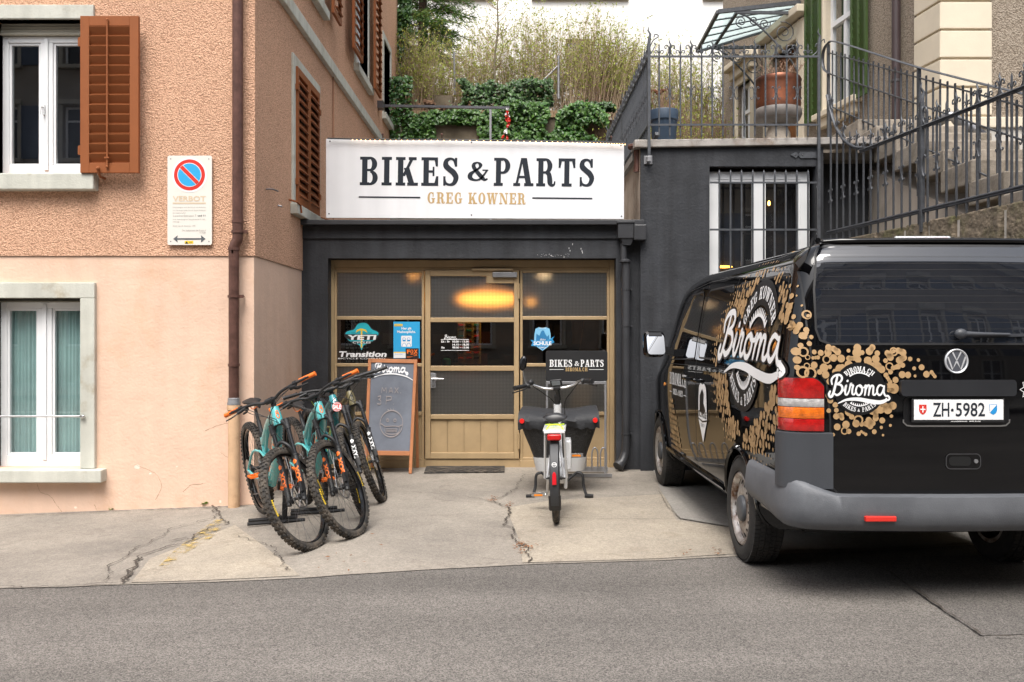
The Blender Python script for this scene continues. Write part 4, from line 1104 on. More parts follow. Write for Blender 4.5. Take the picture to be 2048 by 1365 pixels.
# ---------------- glazed front (coordinates read at its plane)
U_ = lambda px: PX(px, YF); V_ = lambda py: PZ(py, YF)
sf = sp
def bars(name, rects, y0, y1, m, parent, bev=.004, label=None):
 mb = MB()
 for r in rects: mb.box(U_(r[0]), U_(r[1]), y0, y1, V_(r[3]), V_(r[2]))
 return mb.build(name, m, parent, bev=bev, label=label)
rev = MB()
rev.box(ox0 - .002, ox1, YF + .02, YF + .1, oz1 - .001, oz1 + .3)
fr = bars('outer_frame', [(655, 669, 521, 936), (1219, 1231, 521, 936), (669.01, 1218.9, 521, 535), (669.01, 849, 921, 936), (1040, 1218.9, 921, 936), (849.2, 1039.8, 918, 936)], YF - .03, YF + .06, M_['gold'], sf, label='gold painted metal frame around the shop glazing')
tr = bars('transom', [(669.2, 1218.8, 535.2, 541)], YF - .012, YF + .05, M_['gold'], sf)
def glazed(name, x0, x1, label, panel=True):
 """fixed bay: three panes over a sheet panel"""
 st = 5.0
 b = bars(name, [(x0, x0 + st, 541.2, 921), (x1 - st, x1, 541.2, 921), (x0 + st, x1 - st, 541.2, 546), (x0 + st, x1 - st, 633, 640), (x0 + st, x1 - st, 727, 733.5), (x0 + st, x1 - st, 824, 831), (x0 + st, x1 - st, 915, 920.9)], YF - .02, YF + .04, M_['gold'], sf, label=label)
 for (a, c, m, nm) in ((546, 633, 'wired', 'patterned_pane'), (640, 727, 'shopglass', 'clear_pane'), (733.5, 824, 'wired', 'patterned_pane')):
  bars('pane', [(x0 + st, x1 - st, a, c)], YF + .008, YF + .013, M_[m], b, 0)
 bars('panel', [(x0 + st, x1 - st, 831, 915)], YF + .0, YF + .012, M_['gold'], b, 0)
 return b
g1 = glazed('window', 669.3, 848.8, 'left glazed bay behind the chalkboard'); g2 = glazed('window', 1040.2, 1218.7, 'right glazed bay behind the black stand sign')
# door
dr = bars('door', [(851, 861.5, 541.5, 917), (1028, 1038, 541.5, 917), (861.5, 1028, 541.5, 553), (861.5, 1028, 636, 645), (861.5, 1028, 732, 742), (861.5, 1028, 829, 838), (861.5, 1028, 905, 917), (973, 1027.9, 553, 567.5)], YF - .045, YF + .02, M_['gold'], sf, label='gold shop door, three panes over a ribbed sheet panel')
for (a, c, m) in ((553, 636, 'wired'), (645, 732, 'shopglass'), (742, 829, 'wired')):
 bars('pane', [(861.5, 1028, a, c)], YF - .008, YF - .003, M_[m], dr, 0)
for k in range(5):
 a = 861.7 + 33.25 * k; mb = MB(); x0, x1 = U_(a + .5), U_(a + 32.8); z0, z1 = V_(905), V_(838); bow = .004 + .003 * (k % 2)
 n = 4; vs = []
 for i in range(n + 1):
  for j in range(n + 1):
   u, v = i / n, j / n
   vs.append((x0 + (x1 - x0) * u, YF - .018 - bow * math.sin(PI * u) - .004 * noise.noise(Vector((a * .3 + u * 2, v * 3, 1))), z0 + (z1 - z0) * v))
 mb.add(vs, [(i * (n + 1) + j, (i + 1) * (n + 1) + j, (i + 1) * (n + 1) + j + 1, i * (n + 1) + j + 1) for i in range(n) for j in range(n)])
 mb.build('panel', M_['gold'], dr, smooth=True)
bars('panel_backing', [(861.6, 1027.9, 838, 905)], YF - .006, YF + .0, M_['gold'], dr, 0)
mb = MB(); mb.box(U_(861.8), U_(872.5), YF - .052, YF - .0455, V_(776), V_(746)); lk = mb.build('lock_plate', M_['zinc'], dr, bev=.002)
mb = MB(); hy = V_(757); hx = U_(867); mb.cyl((hx, YF - .05, hy), (hx, YF - .105, hy), .011, 10); mb.tube([(hx - .01, YF - .105, hy), (hx + .03, YF - .108, hy), (hx + .12, YF - .10, hy - .002)], [.010, .010, .007], 8); mb.cyl((hx, YF - .05, V_(770)), (hx, YF - .062, V_(770)), .011, 10); mb.build('handle', M_['steel'], dr, smooth=True)
bars('door_closer', [(985.5, 1034, 546, 556)], YF - .085, YF - .046, M_['zinc'], dr, .004)
bars('closer_rail', [(944, 1026, 538.5, 542.5)], YF - .075, YF - .046, M_['gold'], sf, .003)
for a, c in ((568, 598), (866, 897)):
 mb = MB(); mb.cyl((U_(1037.5), YF - .052, V_(c)), (U_(1037.5), YF - .052, V_(a)), .012, 10); mb.build('hinge', M_['gold'], dr, smooth=True)
# ---------------- interior
room = MB()
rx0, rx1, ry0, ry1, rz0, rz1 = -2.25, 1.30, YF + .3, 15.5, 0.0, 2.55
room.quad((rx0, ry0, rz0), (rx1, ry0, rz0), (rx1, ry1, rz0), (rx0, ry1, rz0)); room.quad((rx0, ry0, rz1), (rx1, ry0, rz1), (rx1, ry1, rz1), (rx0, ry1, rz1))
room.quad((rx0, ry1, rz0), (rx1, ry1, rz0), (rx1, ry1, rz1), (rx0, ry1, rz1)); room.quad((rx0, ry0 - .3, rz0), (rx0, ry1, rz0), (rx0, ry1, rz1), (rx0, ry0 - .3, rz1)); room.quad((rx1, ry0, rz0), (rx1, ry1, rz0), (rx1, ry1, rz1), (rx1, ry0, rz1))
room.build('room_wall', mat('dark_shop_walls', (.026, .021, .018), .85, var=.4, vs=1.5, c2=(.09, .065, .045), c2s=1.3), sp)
fl = MB(); fl.box(rx0, rx1, YF + .06, ry0 + 5.3, -.006, .012); fl.build('floor', mat('brown_shop_floor', (.09, .07, .05), .5, var=.3), sp)
def lampo(name, label, x, y, z, L, w, c, s, power=0):
 t = thing(name, label, 'lamp', (x, y, z))
 mb = MB(); mb.lathe([(.02, .24), (L * .45, .17), (L, .10)], (x, y, z), n=20); mb.build('lamp_shade', M_['copper_pipe'], t, smooth=True)
 mb = MB(); mb.sphere((x, y, z + .01), w, 14, 8, (2.0 if w > .15 else 1, 1, .42)); mb.build('bulb', emit('lamp_glow', c, s), t, smooth=True)
 mb = MB(); mb.cyl((x, y, z + .24), (x, y, 2.54), .006, 6); mb.build('cord', M_['black'], t)
 if power:
  l = bpy.data.lights.new('lamp_light', 'POINT'); l.energy = power; l.color = (1, .55, .22); l.shadow_soft_size = .04
  lo_ = bpy.data.objects.new('lamp_light', l); col.objects.link(lo_); lo_.parent = t; lo_.location = (0, 0, 2.46 - z)
WARM = (1.0, .42, .09)
lampo('pendant_lamp', 'glowing orange pendant lamp seen through the upper door pane', PX(975, 12.0), 12.0, PZ(600, 12.0), .30, .20, (1.0, .36, .05), 5, 10)
lampo('pendant_lamp', 'small warm lamp behind the upper left patterned pane', PX(828, 12.2), 12.2, PZ(553, 12.2), .14, .06, WARM, 4, 2)
lampo('pendant_lamp', 'small white lamp behind the upper right patterned pane', PX(1088, 12.2), 12.2, PZ(550, 12.2), .14, .07, (1, .7, .4), 4, 2)
lampo('pendant_lamp', 'warm lamp glowing behind the door frame beside the right bay', PX(1062, 11.8), 11.8, PZ(606, 11.8), .14, .06, WARM, 4, 2)
# shelves with goods and wall of spectacles
sh = thing('shelf_rack', 'dark shelf with boxes at the back of the shop behind the glass door', 'shelf', (-.4, 13.6, 0))
for z in (.4, .85, 1.3, 1.75, 2.15):
 mb = MB(); mb.box(-2.0, 1.25, 13.6, 14.0, z, z + .03); mb.build('shelf', M_['black'], sh)
rr = random.Random(12)
cols_ = [(.10, .03, .02), (.02, .03, .07), (.08, .07, .06), (.03, .06, .055), (.09, .06, .02), (.04, .04, .04), (.13, .12, .11)]
bxm = [mat('carton_%s' % w, c, .7) for w, c in zip(('red', 'navy', 'beige', 'teal', 'ochre', 'grey', 'cream'), cols_)]
grp = 'cartons on the shop shelves'
for z in (.43, .88, 1.33, 1.78):
 x = -1.95
 while x < .95:
  w = rr.uniform(.10, .34)
  if rr.random() < .72:
   mb = MB(); mb.box(x, x + w * .92, 13.62, 13.85, z, z + rr.uniform(.12, .34)); bq_ = bxm[rr.randrange(7)]; bn_ = bq_.name.split('.')[0]; o = mb.build('carton', bq_, None, world=False)
   tag(o, '%s carton on the %s shelf at the back of the shop' % (bn_.replace('carton_', ''), {.43: 'lowest', .88: 'second', 1.33: 'third', 1.78: 'topmost'}[z]), 'box', grp)
  x += w
pn = thing('eyewear_display', 'pale display board of small sunglasses seen through the clear door pane', 'display', (PX(945, 12.4), 12.4, 1.0))
mb = MB(); mb.box(PX(915, 12.4), PX(962, 12.4), 12.4, 12.44, PZ(728, 12.4), PZ(642, 12.4)); mb.build('board', mat('pale_green_board', (.34, .38, .34), .5, var=.1), pn)
for i, px in enumerate((922, 938, 953)):
 for j in range(7):
  c = P(px, 650 + j * 11, 12.38); mb = MB(); mm = M_[('red', 'ink', 'skyblue', 'black', 'red', 'ink', 'orange')[(i + j) % 7]]
  mb.box(c.x - .035, c.x + .035, 12.36, 12.395, c.z - .012, c.z + .012); mb.build('sunglasses', mm, pn)
# patterned banner in the left bay
bn = thing('banner', 'tall black and white patterned banner hanging inside the left bay', 'banner', (PX(713, 10.45), 10.45, .1))
mb = MB(); mb.box(PX(690, 10.45), PX(736, 10.45), 10.45, 10.46, .15, PZ(592, 10.45)); mb.build('cloth', M_['ink'], bn)
k = Ink(plane_map((0, 10.45, 0), (1, 0, 0), (0, 0, 1)), .002); rr = random.Random(9)
for j in range(46):
 z = .2 + j * .038
 x = PX(692, 10.45)
 while x < PX(733, 10.45):
  w = rr.uniform(.015, .05)
  if z < PZ(600, 10.45): k.poly([(x, z), (x + w, z + rr.uniform(-.012, .012)), (x + w, z + .018), (x, z + .022)])
  x += w + .012
put_sans(k, 'HUC', PX(694, 10.45), PZ(668, 10.45), h=.10, w=.20, bold=.03)
k.mb.build('print', mat('pale_banner_print', (.5, .5, .5), .7), bn)
# plank leaning inside the right bay
pk = thing('plank', 'pale wooden plank leaning inside the right bay behind the glass', 'plank', (PX(1190, 10.6), 10.6, 0.02))
mb = MB(); mb.prism([P(1128, 900, 10.62), P(1164, 900, 10.62), P(1212, 618, 10.75), P(1172, 616, 10.75)], (0, 0, 0), (0, .03, 0)); mb.build('board', M_['plank'], pk)
# a worker's jacket shape / bike frame hanging
tb = thing('work_bench', 'dark work bench across the back of the shop', 'bench', (-1.2, 12.2, 0))
mb = MB(); mb.box(-2.1, -.5, 12.0, 12.6, .86, .92); mb.build('top', M_['wood'], tb)
for x in (-2.0, -.6):
 mb = MB(); mb.box(x, x + .07, 12.1, 12.5, .01, .86); mb.build('leg', M_['black'], tb)
for i, (x, c) in enumerate(((-1.7, 'red'), (-1.3, 'orange'), (-.9, 'skyblue'))):
 mb = MB(); mb.lathe([(.05, 0), (.06, .1), (.055, .22), (.02, .24)], (x, 12.15, .92), n=12); tag(mb.build('bottle', M_[c], world=False, smooth=True), ('red', 'orange', 'blue')[i] + ' bottle on the dark work bench inside the shop', 'bottle')
# ---------------- things stuck on the glass
gm = plane_map((0, YF + .008, 0), (1, 0, 0), (0, 0, 1))
# round-ended cycle brand sticker: turquoise badge with pick axe
st = thing('sticker', 'turquoise badge sticker with a pickaxe on the left clear pane', 'sticker', (U_(722), YF, V_(672)))
def badge(px, py, a, b):  # rounded triangle-like badge
 return [(U_(px + x), V_(py + y)) for x, y in a]
outer = [(-35, -2), (-31, -9), (-16, -14), (-8, -25), (4, -28), (13, -25), (22, -14), (33, -9), (36, -3), (26, 10), (12, 17), (4, 21), (0, 31), (-4, 21), (-12, 17), (-27, 10)]
o_ = [tuple(q[:2]) for q in crom([(U_(723 + x), V_(672 + y), 0) for x, y in outer], 4, closed=True)]
k = Ink(gm, .001); k.poly(o_); k.mb.build('outline', M_['black'], st)
k = Ink(gm, .0016); k.poly([((a - U_(723)) * .93 + U_(723), (b - V_(672)) * .93 + V_(672)) for a, b in o_]); k.mb.build('badge', mat('turquoise_print', (.02, .42, .50), .4), st)
k = Ink(gm, .0022); k.poly([(U_(x), V_(y)) for x, y in ((690, 669), (753, 669), (756, 673), (745, 681), (700, 681), (688, 673))]); k.poly([(U_(x), V_(y)) for x, y in ((702, 683), (744, 683), (738, 688), (708, 688))]); k.mb.build('band', M_['black'], st)
k = Ink(gm, .0028); k.poly([(U_(x), V_(y)) for x, y in ((711, 666), (714, 660), (722, 657), (732, 660), (735, 666), (727, 661.5), (719, 661.5))]); k.rect(U_(721.5), V_(696), U_(724.5), V_(660)); k.mb.build('pickaxe', M_['yellow'], st)
k = Ink(gm, .0034); put_sans(k, 'YETI', U_(693), V_(680.3), h=10 / F * YF, w=58 / F * YF, bold=.04, shear=.2); put_sans(k, 'CYCLES', U_(705), V_(687.4), h=4 / F * YF, w=36 / F * YF, bold=.02, shear=.2); k.mb.build('lettering', M_['white'], st)
k = Ink(gm, .0028); put_sans(k, 'MOUNTAIN BIKES', U_(703), V_(667.5), h=2.0 / F * YF, w=40 / F * YF); k.mb.build('lettering', M_['ink'], st)
tl = MB(); k = Ink(gm, .001); put_sans(k, 'Transition', U_(676), V_(714.5), h=11.5 / F * YF, w=96 / F * YF, bold=.035, shear=.22); put_sans(k, 'BICYCLE COMPANY', U_(676), V_(719), h=3 / F * YF, w=96 / F * YF); tag(k.mb.build('window_lettering', M_['white'], world=False), 'white slanted lettering across the bottom of the left clear pane', 'lettering')
# blue notice
pt = thing('poster', 'bright blue notice with two masked figures taped to the left clear pane', 'poster', (U_(814), YF - .03, V_(680)))
pm = plane_map((0, YF - .026, 0), (1, 0, 0), (0, 0, 1))
mb = MB(); mb.box(U_(787.5), U_(840), YF - .026, YF - .023, V_(717), V_(644)); mb.build('sheet', M_['skyblue'], pt)
k = Ink(pm, .001); k.rect(U_(788), V_(716.5), U_(838), V_(705)); k.poly([tuple(q) for q in [(a, b) for a, b in rrect(U_(803), U_(824), V_(694), V_(672), .012)]])
put_sans(k, 'Hier gilt', U_(813.5), V_(661), h=6.2 / F * YF, w=20 / F * YF, bold=.025, align='c'); put_sans(k, 'Maskenpflicht.', U_(813.5), V_(668), h=6.5 / F * YF, w=37 / F * YF, bold=.025, align='c'); k.mb.build('print', M_['white'], pt)
k = Ink(pm, .0012); k.rect(U_(789), V_(653), U_(806), V_(648.5)); k.rect(U_(788), V_(706), U_(838), V_(704)); k.mb.build('yellow_print', M_['yellow'], pt)
k = Ink(pm, .002)
for x in (809, 818):
 k.ring(U_(x), V_(679), .017, .004, 16); k.ring(U_(x), V_(693.5), .022, .004, 10, 0, 180, ry=.038)
 k.rect(U_(x - 3), V_(683), U_(x + 3), V_(680))
put_sans(k, 'SO SCHÜTZEN WIR UNS', U_(789.6), V_(651.8), h=2 / F * YF, w=15 / F * YF)
put_sans(k, 'Weitere Informationen', U_(790), V_(709.5), h=2 / F * YF, w=16 / F * YF)
k.mb.build('figures', M_['blue'], pt)
st = thing('sticker', 'orange on black square sticker on the corner of the blue notice', 'sticker', (U_(824), YF - .03, V_(707)))
pm2 = plane_map((0, YF - .0285, 0), (1, 0, 0), (0, 0, 1))
k = Ink(pm2, .001); k.rect(U_(812), V_(717), U_(838), V_(697)); k.mb.build('ground_print', M_['black'], st)
k = Ink(pm2, .0016); put_slab(k, 'O', U_(821), V_(707.5), 8 / F * YF, w=6.5 / F * YF); put_sans(k, 'F', U_(814.5), V_(707.5), h=8 / F * YF, w=6 / F * YF, bold=.05); put_sans(k, 'X', U_(828), V_(707.5), h=8 / F * YF, w=8 / F * YF, bold=.05)
k.stroke([(U_(822), V_(709)), (U_(831), V_(708.5)), (U_(834), V_(711)), (U_(828), V_(712))], .006); k.rect(U_(814), V_(714), U_(826), V_(713.3)); k.rect(U_(814), V_(715.5), U_(822), V_(715)); k.mb.build('lettering', M_['orange'], st)
# opening hours
gd = plane_map((0, YF - .008, 0), (1, 0, 0), (0, 0, 1))
oh = thing('opening_hours', 'white opening hours lettering with script word on the clear door pane', 'lettering', (U_(910), YF - .01, V_(685)))
k = Ink(gd, .001); put_script(k, U_(889), V_(678), 25 / F * YF, 7.5 / F * YF, fat=1.0)
k.rect(U_(882), V_(680), U_(938), V_(679)); k.rect(U_(882), V_(701.5), U_(938), V_(700.7))
for t, a, py in (('Di - Fr', 882.5, 685.6), ('Sa', 882.5, 697.4)): put_sans(k, t, U_(a), V_(py), h=4.0 / F * YF, w=(17.5 if t[0] == 'D' else 7) / F * YF, bold=.03)
for t, py in (('10.00 – 13.00', 685.6), ('14.15 – 18.30', 691.6), ('09.00 – 13.00', 697.4)): put_sans(k, t, U_(905), V_(py), h=3.9 / F * YF, w=33 / F * YF, bold=.035)
k.mb.build('print', M_['white'], oh)
# bike school badge
st = thing('sticker', 'light blue bike school badge with ribbon on the right clear pane', 'sticker', (U_(1085), YF, V_(680)))
cx = 1085
o_ = [(-14, -22), (-7, -25), (0, -23.5), (7, -25), (14, -22), (16, -12), (17, 8), (10, 15), (0, 22), (-10, 15), (-17, 8), (-16, -12)]
k = Ink(gm, .001); k.poly([(U_(cx + x), V_(680 + y)) for x, y in o_]); k.mb.build('shield', mat('pale_blue_print', (.22, .52, .75), .4), st)
k = Ink(gm, .0016); k.poly([(U_(cx + x), V_(680 + y)) for x, y in ((-13, 2), (-12, -12), (-6, -8), (-3, -16), (0, -19), (3, -18), (5, -13), (9, -6), (13, -10), (14, 2))]); k.poly([(U_(cx + x), V_(680 + y)) for x, y in ((-10, 13), (10, 12), (0, 20))]); k.mb.build('rider_silhouette', mat('mid_blue_print', (.03, .20, .42), .4), st)
k = Ink(gm, .0022); k.poly([(U_(cx + x), V_(680 + y)) for x, y in ((-24, 0), (-15, 2), (0, 3), (14, -1), (24, -7), (20, -1), (24, 5), (14, 10), (0, 13), (-15, 13), (-23, 12), (-20, 6))]); k.mb.build('ribbon', mat('ribbon_blue', (.03, .27, .55), .4), st)
k = Ink(gm, .0028); put_sans(k, 'SCHULE', U_(cx - 18), V_(691), h=8 / F * YF, w=36 / F * YF, bold=.04, shear=0); put_sans(k, 'ZÜRICH', U_(cx - 7), V_(697), h=3.5 / F * YF, w=14 / F * YF, bold=.02); put_sans(k, 'BIROMA', U_(cx - 7), V_(658), h=2.3 / F * YF, w=14 / F * YF); put_sans(k, 'Bike', U_(cx - 5), V_(681.5), h=4 / F * YF, w=11 / F * YF, shear=.3); k.mb.build('lettering', M_['white'], st)
# doormat
dm = thing('doormat', 'dark rubber doormat in front of the gold shop door', 'doormat', (-.5, 9.85, 0))
q = [gp(848, 949), gp(1009, 947), gp(1010, 925.5), gp(856, 925.5)]
mb = MB(); mb.prism([(a, b, .008) for a, b in q], (0, 0, 0), (0, 0, .012)); mb.build('mat_base', M_['rubber'], dm, bev=.004)
mb = MB(); a0, a1 = q[0][0], q[1][0]
for i in range(15):
 for j in range(3):
  x = a0 + .05 + i * (a1 - a0 - .1) / 15; y = q[0][1] + .03 + j * .1
  s_ = 1 if (i + j) % 2 else -1
  mb.beam((x, y + (.07 if s_ > 0 else 0), .0215), (x + .055, y + (.0 if s_ > 0 else .07), .0215), .008, .006)
mb.build('tread_pattern', mat('worn_mat_ribs', (.075, .062, .052), .9, var=.3, vs=20), dm)
# ---------------- chalkboard A-frame
cbd = thing('chalkboard', 'wooden framed chalkboard stand with script word and masked face drawing', 'chalkboard', (PX(782, 9.8), 9.8, 0))
O = Vector((PX(728, 9.72), 9.72, 0.005)); TLc = Vector((PX(737, 9.95), 9.95, PZ(718, 9.95)))
TR_ = Vector((PX(835, 9.95), 9.95, PZ(720, 9.95))); BR = Vector((PX(824, 9.72), 9.72, 0.0))
BL = O
def L4(u, v, d=0.0):
 p = BL.lerp(BR, u).lerp(TLc.lerp(TR_, u), v)
 return p + Vector((0, -1, .15)).normalized() * d
def slab_q(name, u0, u1, v0, v1, d0, d1, m, par, bev=.003):
 mb = MB(); vs = [L4(u, v, d) for d in (d0, d1) for u, v in ((u0, v0), (u1, v0), (u1, v1), (u0, v1))]
 mb.add(vs, [(0, 1, 2, 3), (7, 6, 5, 4), (0, 4, 5, 1), (1, 5, 6, 2), (2, 6, 7, 3), (3, 7, 4, 0)]); return mb.build(name, m, par, bev=bev)
slab_q('leg', 0, .065, 0, 1, 0, .028, M_['wood'], cbd); slab_q('leg', .935, 1, 0, 1, 0, .028, M_['wood'], cbd)
slab_q('top_rail', .066, .934, .965, 1, 0, .026, M_['wood'], cbd); slab_q('bottom_rail', .066, .934, .155, .195, 0, .026, M_['wood'], cbd)
slab_q('writing_board', .06, .94, .19, .97, .004, .014, M_['chalkboard'], cbd)
for u in (.03, .97):
 mb = MB(); a = L4(u, .97, -.01); b_ = a + Vector((0, .1, -a.z + .02)); mb.beam(a, Vector((a.x, 10.12, .01)), .03, .018); mb.build('rear_leg', M_['wood'], cbd)
Wb = .515
cm = lambda u, v, d=0: L4(u, v, .019 + d)
k = Ink(cm, .001); put_script(k, .13, .875, .70, .085, fat=.62, swash=False, lw=.030)
k.stroke([(.08, .825), (.30, .86), (.55, .868), (.78, .848), (.93, .815)], .012, taper=.5)
k.mb.build('chalk_lettering', M_['chalk'], cbd)
k = Ink(cm, .001); k.stroke
def cs(pts, w=.009): k.stroke([(a, b) for a, b in pts], w, n=4)
cs([(.30, .70), (.31, .745), (.35, .715), (.39, .745), (.40, .70)]); cs([(.45, .70), (.49, .745), (.53, .70)]); cs([(.46, .715), (.52, .715)]); cs([(.57, .745), (.64, .70)]); cs([(.64, .745), (.57, .70)]); cs([(.69, .70), (.695, .702)])
cs([(.23, .665), (.29, .67), (.27, .645), (.24, .64), (.29, .63), (.29, .60), (.22, .602)]); cs([(.40, .60), (.41, .67)]); cs([(.40, .665), (.50, .665), (.50, .64), (.41, .632)]); cs([(.56, .60), (.562, .602)])
k.ring(.53, .43, .235, .011, 30, ry=.115); k.ring(.45, .46, .03, .008, 14, ry=.011); k.ring(.60, .46, .03, .008, 14, ry=.011)
cs([(.40, .405), (.68, .405), (.66, .345), (.43, .345), (.40, .405)], .008); cs([(.31, .43), (.40, .405)]); cs([(.75, .42), (.68, .405)])
for v in (.36, .372, .384): cs([(.43, v), (.65, v)], .006)
cs([(.44, .555), (.48, .54)]); cs([(.50, .56), (.52, .545)]); cs([(.56, .56), (.56, .545)])
k.mb.build('chalk_drawing', M_['chalk2'], cbd)
# ---------------- black stand sign with bike rack
ss = thing('stand_sign', 'black advertising board on a metal bicycle rack frame beside the shop door', 'sign', (PX(1155, 9.75), 9.75, 0))
Yb = 9.72; ux = lambda px: PX(px, Yb); vz = lambda py: PZ(py, Yb)
mb = MB(); q = rrect(ux(1091.5), ux(1215), vz(763), vz(702), .025); mb.prism([(a, Yb, b) for a, b in q], (0, 0, 0), (0, .02, 0)); mb.build('board', M_['black'], ss, bev=.002)
bm_ = plane_map((0, Yb, 0), (1, 0, 0), (0, 0, 1)); k = Ink(bm_, .0012)
put_slab(k, 'BIKES', ux(1099), vz(734), 14 / F * Yb, w=45.5 / F * Yb, gap=.12); put_slab(k, '&', ux(1149), vz(733), 10.5 / F * Yb, w=8.5 / F * Yb, amp=1); put_slab(k, 'PARTS', ux(1161), vz(734), 14 / F * Yb, w=46.5 / F * Yb, gap=.12)
k.rect(ux(1099), vz(740), ux(1127), vz(739)); k.rect(ux(1178), vz(740), ux(1207), vz(739)); k.mb.build('lettering', M_['white'], ss)
k = Ink(bm_, .0012); put_slab(k, 'BIROMA.CH', ux(1131), vz(743), 7.5 / F * Yb, w=44 / F * Yb, gap=.14); k.mb.build('lettering', M_['tan'], ss)
mb = MB(); mb.beam((ux(1092), Yb + .01, vz(766)), (ux(1213), Yb + .01, vz(766)), .02, .03); mb.build('rail', M_['zinc'], ss, bev=.002)
for px in (1094, 1211):
 mb = MB(); mb.beam((ux(px), Yb + .012, .0), (ux(px), Yb + .012, vz(768)), .022, .022); mb.build('post', M_['zinc'], ss, bev=.002)
mb = MB(); mb.beam((ux(1094), Yb + .03, .045), (ux(1216), Yb + .03, .045), .03, .05); mb.build('base_rail', M_['zinc'], ss)
mb = MB(); mb.beam((ux(1094), Yb - .30, .03), (ux(1218), Yb - .3, .03), .03, .03); mb.build('base_rail', M_['zinc'], ss)
for px in (1110, 1135, 1160, 1184, 1201):
 mb = MB(); x = ux(px); mb.tube(crom([(x, Yb, .06), (x + .0, Yb - .0, .22), (x + .03, Yb, .275), (x + .06, Yb, .22), (x + .06, Yb, .06)], 5), .008, 8); mb.build('wheel_loop', M_['zinc'], ss, smooth=True)
# ------------------------------------------------------------------ bicycles (local: x forward, y left, z up, origin under the rear axle)
def wheel_parts(parent, c, Rt, rt, n_sp=28, steer=None, knobs=True, side='wheel', tyre_mat='rubber', rim_mat='blackgloss', disc=True, disc_side=1, rim_w=.016):
 c = Vector(c)
 X = lambda mb: mb.xf(steer) if steer is not None else mb
 nseg = 56
 Rc = Rt - rt
 # rim
 mb = MB(); mb.lathe([(Rc - rt * .55, -rim_w), (Rc - rt * .2, -rim_w), (Rc - rt * .2, rim_w), (Rc - rt * .55, rim_w), (Rc - rt * 1.1, rim_w * .45), (Rc - rt * 1.1, -rim_w * .45)], c, (0, 1, 0), nseg, closed=True)
 w = X(mb).build('wheel', M_[rim_mat], parent, smooth=35, world=False)
 prof = [(Rc + rt * math.cos(a), rt * math.sin(a)) for a in [R(-130 + 260 * i / 10) for i in range(11)]]
 mb = MB(); mb.lathe(prof, c, (0, 1, 0), nseg)
 if knobs:
  nk = 62
  for i in range(nk):
   for row in range(4):
    th = R((-52, -18, 18, 52)[row]); a = 2 * PI * (i + (.5 if row in (1, 2) else 0)) / nk
    rr_ = Rc + (rt + .003) * math.cos(th) ; yy = (rt + .003) * math.sin(th)
    ax = Vector((math.cos(a), 0, math.sin(a))); tg = Vector((-math.sin(a), 0, math.cos(a))); nn = ax * math.cos(th) + Vector((0, 1, 0)) * math.sin(th); bb = tg.cross(nn)
    p = c + ax * rr_ + Vector((0, yy, 0))
    w1_, w2_ = .0095, .0075
    vs = [p + nn * h_ + tg * (w1_ * s1 * (1 if h_ < 0 else .8)) + bb * (w2_ * s2 * (1 if h_ < 0 else .75)) for h_ in (-.004, .0045) for s1, s2 in ((-1, -1), (1, -1), (1, 1), (-1, 1))]
    mb.add(vs, [(4, 5, 6, 7), (0, 4, 5, 1), (1, 5, 6, 2), (2, 6, 7, 3), (3, 7, 4, 0)])
 t = X(mb).build('tyre', M_[tyre_mat], w, smooth=35, world=False)
 mb = MB(); mb.cyl(c + Vector((0, -.05, 0)), c + Vector((0, .05, 0)), .014, 12); mb.cyl(c + Vector((0, -.032, 0)), c + Vector((0, -.026, 0)), .028, 14); mb.cyl(c + Vector((0, .026, 0)), c + Vector((0, .032, 0)), .028, 14); mb.cyl(c + Vector((0, -.075, 0)), c + Vector((0, .075, 0)), .008, 8)
 X(mb).build('hub', M_['black'], w, smooth=True, world=False)
 mb = MB()
 for i in range(n_sp):
  a = 2 * PI * i / n_sp; s_ = 1 if i % 2 else -1; b_ = a + (.55 if (i // 2) % 2 else -.55)
  p = c + Vector((math.cos(b_) * .027, s_ * .028, math.sin(b_) * .027)); q = c + Vector((math.cos(a) * (Rc - rt), s_ * .004, math.sin(a) * (Rc - rt)))
  mb.tube([p, q], .0011, 3)
 stuff(X(mb).build('spokes', M_['darksteel'], w, world=False))
 if disc:
  mb = MB(); y = .036 * disc_side
  mb.lathe([(.090, -.001), (.090, .001), (.076, .001), (.076, -.001)], c + Vector((0, y, 0)), (0, 1, 0), 32, closed=True)
  for i in range(6):
   a = 2 * PI * i / 6; mb.beam(c + Vector((math.cos(a) * .022, y, math.sin(a) * .022)), c + Vector((math.cos(a + .35) * .078, y, math.sin(a + .35) * .078)), .002, .009, up=(0, 1, 0))
  mb.lathe([(.030, -.001), (.030, .001), (.018, .001), (.018, -.001)], c + Vector((0, y, 0)), (0, 1, 0), 16, closed=True)
  X(mb).build('brake_disc', M_['steel'], w, world=False)
 return w
